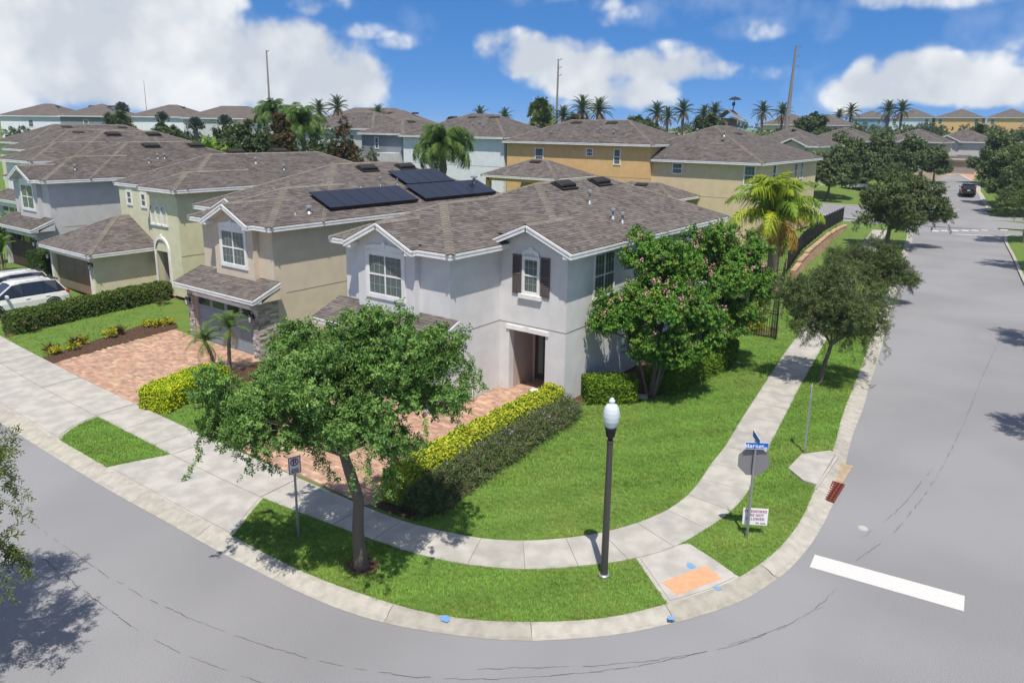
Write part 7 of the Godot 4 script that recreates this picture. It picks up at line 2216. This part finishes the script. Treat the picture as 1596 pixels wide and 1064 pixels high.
	var bt := tree("leafy_tree", "round leafy tree left of the bright clump behind the olive roof", Vector3(-76.3, 2.6, -49.5), 0, [Vector3(0, -1, 0), Vector3(0, 2, 0), Vector3(0.1, 3.4, 0)], [0.25, 0.2, 0.15], [[0, 5.2, 0, 2.2], [-1.8, 4.3, 0.3, 1.6], [1.8, 4.4, 0.4, 1.6], [0, 4.2, 1.7, 1.6], [0.3, 6.7, 0, 1.5], [0.5, 4.4, -1.6, 1.7], [-1, 6.0, 0.5, 1.3], [1.4, 3.2, 0.6, 1.2], [-1.4, 3.0, 0.6, 1.2]], 1500, "far", far, {"group": "leafy trees in the distance", "lift": 0.15})
	var tl := [[-66.0, -44.5, 1.6, 0.95, "dark leafy tree directly left of the red-brown tree"], [-133.5, -63.5, 3.0, 1.15, "wide dark tree below the first spiky palm"], [-107.3, -57.5, 2.2, 1.0, "round tree below the second spiky palm"], [-113, -62, 2.6, 0.9, "lower tree between the two spiky palms"], [-128, -58, 2.4, 0.8, "small tree at the left foot of the wide dark tree"], [-72, -46, 1.2, 0.8, "tree behind the bright green clump"], [-82, -53, 2.2, 0.85, "tree before the long skyline roof"], [-60, -48, 1.4, 0.85, "tree behind the feathery pale palm"], [-54.1, -96.8, 2.4, 1.05, "tree left of the group of fan palms"], [-54.8, -108.7, 2.9, 1.15, "tree right of the yellow house's roof on the skyline"], [-41.4, -88, 1.0, 0.95, "spreading tree over the yellow house's right roof edge"], [-46.5, -90, 1.2, 0.9, "tree behind the yellow house's right hip"], [-51.6, -129.7, 2.4, 1.35, "rounded tree below the wooden lookout"], [-40.8, -156.4, 3.2, 1.35, "smooth round tree right of the tall concrete pole"], [-45, -141, 1.2, 1.05, "low tree at the foot of the tall concrete pole"], [-38, -146, 1.4, 1.05, "low tree beneath the smooth round one"], [-33, -160, 2.0, 1.0, "tree before the pair of palms on the right skyline"], [-88, -128, 4.4, 1.1, "dark tree below the white mast"], [-76, -124, 3.4, 1.2, "dark tree right of the green fence"], [-62, -122, 3.0, 1.2, "dark tree under the darkest-trunked palm"], [-98, -128, 4.5, 0.9, "low tree left of the white mast"], [-112, -128, 5.0, 0.85, "low treetop over the white house's ridge"], [-120, -120, 4.8, 0.85, "low treetop over the slate house's ridge"]]
	for e in tl: copy(bt, "leafy_tree", e[4], Vector3(e[0], e[2], e[1]), rng.randf() * 6.0, e[3])
	var so := tree("crossing_oak", "dark oak beside the beige house's far corner, white car behind it", Vector3(-24.6, 0.8, -106.2), yw, [Vector3(0, -0.2, 0), Vector3(0, 1.2, 0), Vector3(0.1, 2.2, 0)], [0.22, 0.18, 0.14], [[0, 4.6, 0, 2.2], [-2.0, 4.0, 0, 1.7], [2.0, 4.2, 0, 1.8], [0.3, 6.2, 0, 1.5], [0, 3.2, 1.5, 1.8], [-1.4, 5.6, 0, 1.3], [2.6, 2.9, 0, 1.2], [-2.2, 2.7, 0, 1.3], [0.6, 4, -1.5, 1.8]], 2300, "far", OLD, {"group": "oaks by the crossing", "lift": -0.05, "size": 0.8})
	var ol := [[-21.0, -120.0, 1.2, 0.9, "oak behind the largest street oak, left of the far street"], [-23.5, -134.0, 2.2, 1.1, "wide oak before the house with the cream corner"], [-18.5, -131.0, 2.0, 1.05, "oak with yellow-green top just left of the far street's bend"], [-15.6, -136.0, 2.2, 0.8, "narrow oak at the left kerb of the bend"], [-28.5, -131.0, 2.2, 1.05, "oak behind the dark one at the beige house's corner"], [-7.6, -140.0, 2.0, 1.15, "tall thin-topped oak right of the garage at the bend"], [-5.0, -114.0, 0.8, 1.05, "oak overhanging the black car's kerb"], [-2.6, -106.0, 0.5, 1.1, "big oak on the far right corner of the crossing"], [0.5, -124.0, 1.4, 1.3, "big oak at the right edge behind the others"], [-3.0, -150.0, 2.5, 1.2, "oak before the pale blue-grey house at the right edge"], [3.5, -108.0, 0.6, 1.2, "oak cut by the right edge beyond the crossing"]]
	for e in ol: copy(so, "crossing_oak", e[4], Vector3(e[0], e[2], e[1]), rng.randf() * 6.0, e[3])
	copy(q0 if q0 else sb, "fan_palm", "palm head above the oaks near the right edge", Vector3(-12.5, 3.0, -166), 0.3, 0.82)
	# bright feathery clumps behind the olive roof
	var ar := [frond_mesh(2.6, 40, 0.55, 0.02, 1.25, 1.5, 0.8, lc(0.14, 0.26, 0.025), 0.4), frond_mesh(2.3, 40, 0.5, 0.02, 1.1, 1.7, 0.8, lc(0.18, 0.30, 0.03), 0.4)]
	var ac := merged_fronds(ar, 40, 0.1, 0.75)
	var a0 := thing("areca_clump", "bright green feathery palm clump behind the olive roof, leftmost", "palm clump", Vector3(-66, 1.6, -39), 0, "areca clumps")
	meshed(a0, "fronds", ac, Transform3D(Basis().scaled(Vector3.ONE * 1.5), Vector3(0, 3.2, 0))).set_meta("kind", "stuff")
	var st := MB.new()
	for i in 9:
		var q := Vector3(rng.randf_range(-0.5, 0.5), 0, rng.randf_range(-0.5, 0.5))
		st.tube([q - Vector3(0, 0.3, 0), q * 1.5 + Vector3(0, 3.4, 0)], [0.06, 0.04], 5)
	part(a0, "stems", st, M.palmbark, "stuff")
	for e in [[-62.5, -37.5, 1.5, 1.1, "middle bright feathery clump behind the olive roof"], [-58.5, -37, 1.4, 1.0, "bright feathery clump behind the olive roof, nearest the pale palm"], [-55, -37.5, 1.4, 0.6, "low feathery clump at the red-brown tree's foot"], [-45.8, -36.2, 0.6, 0.5, "low feathery clump at the cone-shaped tree's foot"], [-38.8, -41, 1.0, 0.45, "feathery tuft between the solar house and the white wall"], [-53.2, -17.0, 0.4, 0.42, "feathery palm clump before the brown garage door"], [-56.5, -18.0, 0.5, 0.45, "feathery palm clump at the left edge beyond the cars"], [-60, -20, 0.7, 0.45, "feathery palm clump before the brick accent house"], [-15.2, -52, 0.6, 0.4, "feathery clump behind the orange-fronded palm"]]:
		copy(a0, "areca_clump", e[4], Vector3(e[0], e[2], e[1]), rng.randf() * 6, e[3])
	woods("skyline_woods", "band of bushes and trees filling the skyline right of the tall concrete pole", [[-36, -170, 5, 5], [-29, -176, 5, 5], [-22, -182, 6, 5], [-50, -176, 6, 5], [-44, -186, 6, 5.5], [-14, -190, 7, 6], [-4, -195, 7, 6.5], [6, -200, 8, 7], [18, -205, 9, 7], [-60, -250, 9, 6], [-45, -262, 9, 6], [-30, -266, 9, 6], [-15, -270, 9, 6], [0, -272, 9, 6.5], [16, -275, 9, 7], [-80, -262, 9, 6], [-100, -250, 9, 6], [30, -280, 10, 8]], 420, far, 1.5)
	woods("left_skyline_shrubs", "dark shrubs standing before the white walls of the left skyline houses", [[-178, -63, 2.6, 4.2], [-171, -66, 2.2, 3.6], [-163, -70, 2.6, 4], [-152, -78, 2.6, 3.6], [-146, -82, 3, 4.2], [-126, -80, 3, 4], [-118, -84, 3, 4.4], [-108, -88, 3, 4.6], [-100, -84, 3, 4.6]], 260, far, 0.9)
	woods("shrub_band", "band of mixed shrubs and palmettos behind the yellow and beige houses", [[-56, -100, 3.6, 4.4], [-51, -98, 3.4, 4.2], [-46, -101, 3.2, 4], [-42, -98, 3.2, 4.2], [-38, -101, 3.4, 4], [-62, -112, 4, 5], [-55, -118, 4, 5], [-48, -116, 4, 4.6], [-42, -118, 4, 5], [-47, -136, 4.5, 5.2], [-41, -138, 4.5, 5.2], [-36, -133, 4, 4.6], [-68, -112, 4, 5], [-75, -118, 4, 5], [-84, -120, 4.5, 5], [-92, -124, 4.5, 4.8], [-100, -122, 4.5, 4.6]], 420, [lc(0.075, 0.125, 0.035), lc(0.10, 0.15, 0.045), lc(0.055, 0.095, 0.03)], 1.0)
	woods("garden_thicket", "thicket of mixed dark trees behind the olive and tan houses' yards", [[-70, -47, 2.6, 6], [-64, -45, 2.4, 5.6], [-60, -44, 2.2, 5.8], [-56, -45, 2.4, 6], [-75, -50, 3, 6.2], [-51, -44, 2, 5], [-80, -54, 3, 5.8], [-68, -52, 3, 6.4], [-61, -50, 2.8, 6]], 420, far, 0.75)
	# tree whose branches hang over the parked cars
	tree("carport_tree", "small leafy tree overhanging the parked cars at the left edge", Vector3(-47.6, 0.15, -11.4), 0.9, [Vector3(0, -0.1, 0), Vector3(0, 1.0, 0), Vector3(0.1, 1.9, 0)], [0.1, 0.08, 0.07], [[0.2, 2.7, 0, 0.9], [0.9, 2.2, 0.2, 0.75], [-0.7, 2.8, 0, 0.9], [0.2, 3.5, 0, 0.7], [0.3, 2.2, 0.8, 0.7], [1.5, 1.8, 0.1, 0.5]], 1300, "oak", OAK, {"hang": 14, "size": 1.2})
	# shrubs by the far corner and street hedges
	for e in [[-17.5, -156.5, 2.9, "dark clipped shrub before the far garage", 1.0], [-19.8, -155.5, 2.8, "low dark shrub left of the far garage", 1.2], [-33.0, -80.5, 1.7, "shrub behind the beige house's corner", 1.0]]:
		plant("garden_shrub", e[3], Vector3(e[0], e[2], e[1]), 1.3 * e[4], 1.2, 120, [lc(0.04, 0.075, 0.02), lc(0.06, 0.10, 0.028)], "far", "garden shrubs", {"size": 0.7})
	for e in [[-33.3, -8.0, "x"]]: pass

func small_things() -> void:
	# fence of the back yards
	fence_run("yard_fence", "black metal picket fence closing the corner house's back yard", [Vector3(-12.95, 0, -35.2), Vector3(-9.86, 0, -35.32), Vector3(-12.2, 0, -43.6), Vector3(-13.9, 0.05, -50.4)], 1.45, "black picket fences")
	fence_run("yard_fence", "long black picket fence above the block retaining wall", [Vector3(-17.6, T(-17.6, -50) + 0.1, -50.0), Vector3(-14.0, 0.45, -51.2), Vector3(-15.4, 0.75, -60), Vector3(-16.6, 0.95, -72), Vector3(-17.9, 0.6, -85.2)], 1.5, "black picket fences")
	retaining_wall()
	# cars
	car("white_suv", "white SUV with dark windows parked nose to the street by the olive garage", Vector3(-43.75, 0.02, -14.55), -PI / 2 - 0.03, M.carwhite, true)
	car("white_car", "white car on the far side of the SUV, mostly its roof showing", Vector3(-46.6, 0.02, -15.0), -PI / 2, M.carwhite, true)
	car("pale_blue_car", "pale blue car at the left edge, half hidden by the overhanging tree", Vector3(-46.6, 0.0, -9.9), PI - 0.05, M.carblue, false)
	car("black_car", "black car parked at the right kerb of the far street, facing away", Vector3(-9.6, T(-9.6, -122.5) + 0.1, -122.5), PI / 2 + 0.14, M.carblack, true)
	car("white_parked_car", "white car parked behind the dark oak beyond the beige house", Vector3(-23.5, T(-23.5, -119) + 0.05, -119), 0.6, M.carwhite, false)
	# wheelie bin by the far garage
	var b := thing("wheelie_bin", "dark green wheelie bin beside the far garage door", "bin", Vector3(-9.7, 2.95, -154.4))
	var m := MB.new()
	m.cbox(Vector3(0, 0.55, 0), Vector3(0.62, 1.0, 0.7), 0.03)
	part(b, "body", m, M.bingreen)
	var l := MB.new()
	l.cbox(Vector3(0, 1.08, 0), Vector3(0.68, 0.08, 0.78), 0.03)
	part(b, "lid", l, M.bingreen)
	# driveway of the far garage and other paving far off
	var dv := MB.new()
	for a in 6:
		for b2 in 4:
			var q := []
			for c in [[0, 0], [1, 0], [1, 1], [0, 1]]:
				var x := lerpf(-18.5, -11.0, (a + c[0]) / 6.0); var z := lerpf(-156.0, -148.5, (b2 + c[1]) / 4.0)
				q.append(Vector3(x, T(x, z) + 0.07, z))
			dv.face(q, Vector3.UP)
	part(self, "far_driveway", dv, M.far_paver, "structure")
	# grey utility box in the side bed
	var ub := thing("meter_box_lid", "small grey utility lid at the edge of the side bed, between the hedges", "utility box", Vector3(-11.5, 0.02, -23.95))
	var u := MB.new()
	u.cbox(Vector3(0, 0.04, 0), Vector3(0.5, 0.1, 0.32), 0.015, Basis(Vector3.UP, 0.6))
	part(ub, "lid", u, M.concrete)

func make_paving() -> void:
	pavers("tan_house_driveway", [-33.05, -11.92, -25.65, -11.82, -26.0, -14.9, -26.65, -17.65, -26.9, -17.85, -31.8, -17.85, -34.1, -17.85], Vector2(1, 0.02))
	pavers("corner_house_driveway", [-21.2, -11.85, -13.55, -11.98, -13.7, -14, -13.85, -18, -13.75, -20.7, -13.6, -21.5, -16.45, -21.5, -16.48, -17.9, -21.9, -17.9], Vector2(1, 0.02))
	pavers("porch_floor", [-16.05, -21.5, -14.5, -21.5, -14.5, -23.15, -16.05, -23.15], Vector2(1, 0))
	var m := MB.new()
	m.slab(PackedVector2Array([Vector2(-48.3, -12.5), Vector2(-43.0, -12.4), Vector2(-43.2, -18.2), Vector2(-48.4, -18.2)]), 0.03, 0.05)
	part(self, "olive_house_driveway", m, M.tactile, "structure")
	pavers("olive_house_path", [-43.1, -19.5, -41.5, -19.0, -40.4, -19.6, -40.3, -22.9, -42.2, -22.9, -42.4, -21.9], Vector2(1, 0))

# ---------------------------------------------------------------- everything
func _ready() -> void:
	rng.seed = 4242
	var cam := Camera3D.new()
	cam.name = "camera"
	cam.near = 0.1
	cam.far = 4000.0
	cam.projection = Camera3D.PROJECTION_FRUSTUM
	cam.size = 1064.0 / 1125.0 * 0.1
	cam.frustum_offset = Vector2(0, -71.0 / 1125.0 * 0.1)
	cam.basis = Basis.from_euler(Vector3(deg_to_rad(-13.042), deg_to_rad(36.454), deg_to_rad(0.758)))
	cam.position = Vector3(0, 10, 0)
	add_child(cam)
	var we := WorldEnvironment.new()
	we.name = "environment"
	var e := Environment.new()
	e.background_mode = Environment.BG_SKY
	var sky := Sky.new()
	var ps := PanoramaSkyMaterial.new()
	ps.panorama = make_sky()
	sky.sky_material = ps
	e.sky = sky
	e.background_energy_multiplier = 0.87
	e.tonemap_mode = Environment.TONE_MAPPER_LINEAR
	e.tonemap_exposure = 1.15
	e.sdfgi_enabled = true
	e.ssao_enabled = true
	e.ssil_enabled = true
	e.fog_enabled = true
	e.fog_density = 0.00025
	e.fog_light_color = Color(0.80, 0.88, 0.97)
	we.environment = e
	add_child(we)
	var sun := DirectionalLight3D.new()
	sun.name = "sun"
	sun.light_energy = 1.55
	sun.light_color = Color(1.0, 0.965, 0.91)
	sun.light_angular_distance = 0.5
	sun.shadow_enabled = true
	add_child(sun)
	sun.look_at_from_position(Vector3(11.4, 39.6, 13.4), Vector3.ZERO)
	make_materials()
	make_ground()
	make_paving()
	stone_houses()
	olive_house()
	rear_houses()
	street_lamp()
	signs()
	poles()
	small_things()
	make_plants()
	no_grass.append(PackedVector2Array(xz([-35.9, -10.56, -30.22, -10.34, -25.7, -10.34, -25.62, -10.0, -25.42, -9.5, -25.0, -8.95, -24.75, -8.8, -31.6, -8.82, -35.0, -8.84])))
	no_grass.append(PackedVector2Array(xz([-20.7, -10.34, -16.28, -10.46, -15.75, -9.6, -15.3, -8.96, -18, -8.87, -21.3, -8.82, -21.05, -9.5])))
	no_grass.append(PackedVector2Array(xz([-6.62, -14.28, -6.17, -15.18, -5.95, -15.52, -5.3, -15.28, -4.56, -14.96, -4.86, -14.16, -5.38, -13.24])))
	no_grass.append(PackedVector2Array(xz([-4.5, -23.4, -5.15, -22.55, -5.2, -21.3, -4.6, -20.75, -3.9, -20.6, -3.9, -23.4])))
	no_grass.append(PackedVector2Array(xz([-11.95, -9.75, -11.4, -9.7, -11.3, -10.2, -12.0, -10.3])))
	no_grass.append(PackedVector2Array(xz([-24.9, -11.85, -24.2, -11.85, -24.6, -14.6, -24.9, -17.55, -26.5, -17.55, -25.85, -14.8])))
	for i in 3: no_grass[i] = Geometry2D.offset_polygon(no_grass[i], 0.1)[0]
	make_grass()
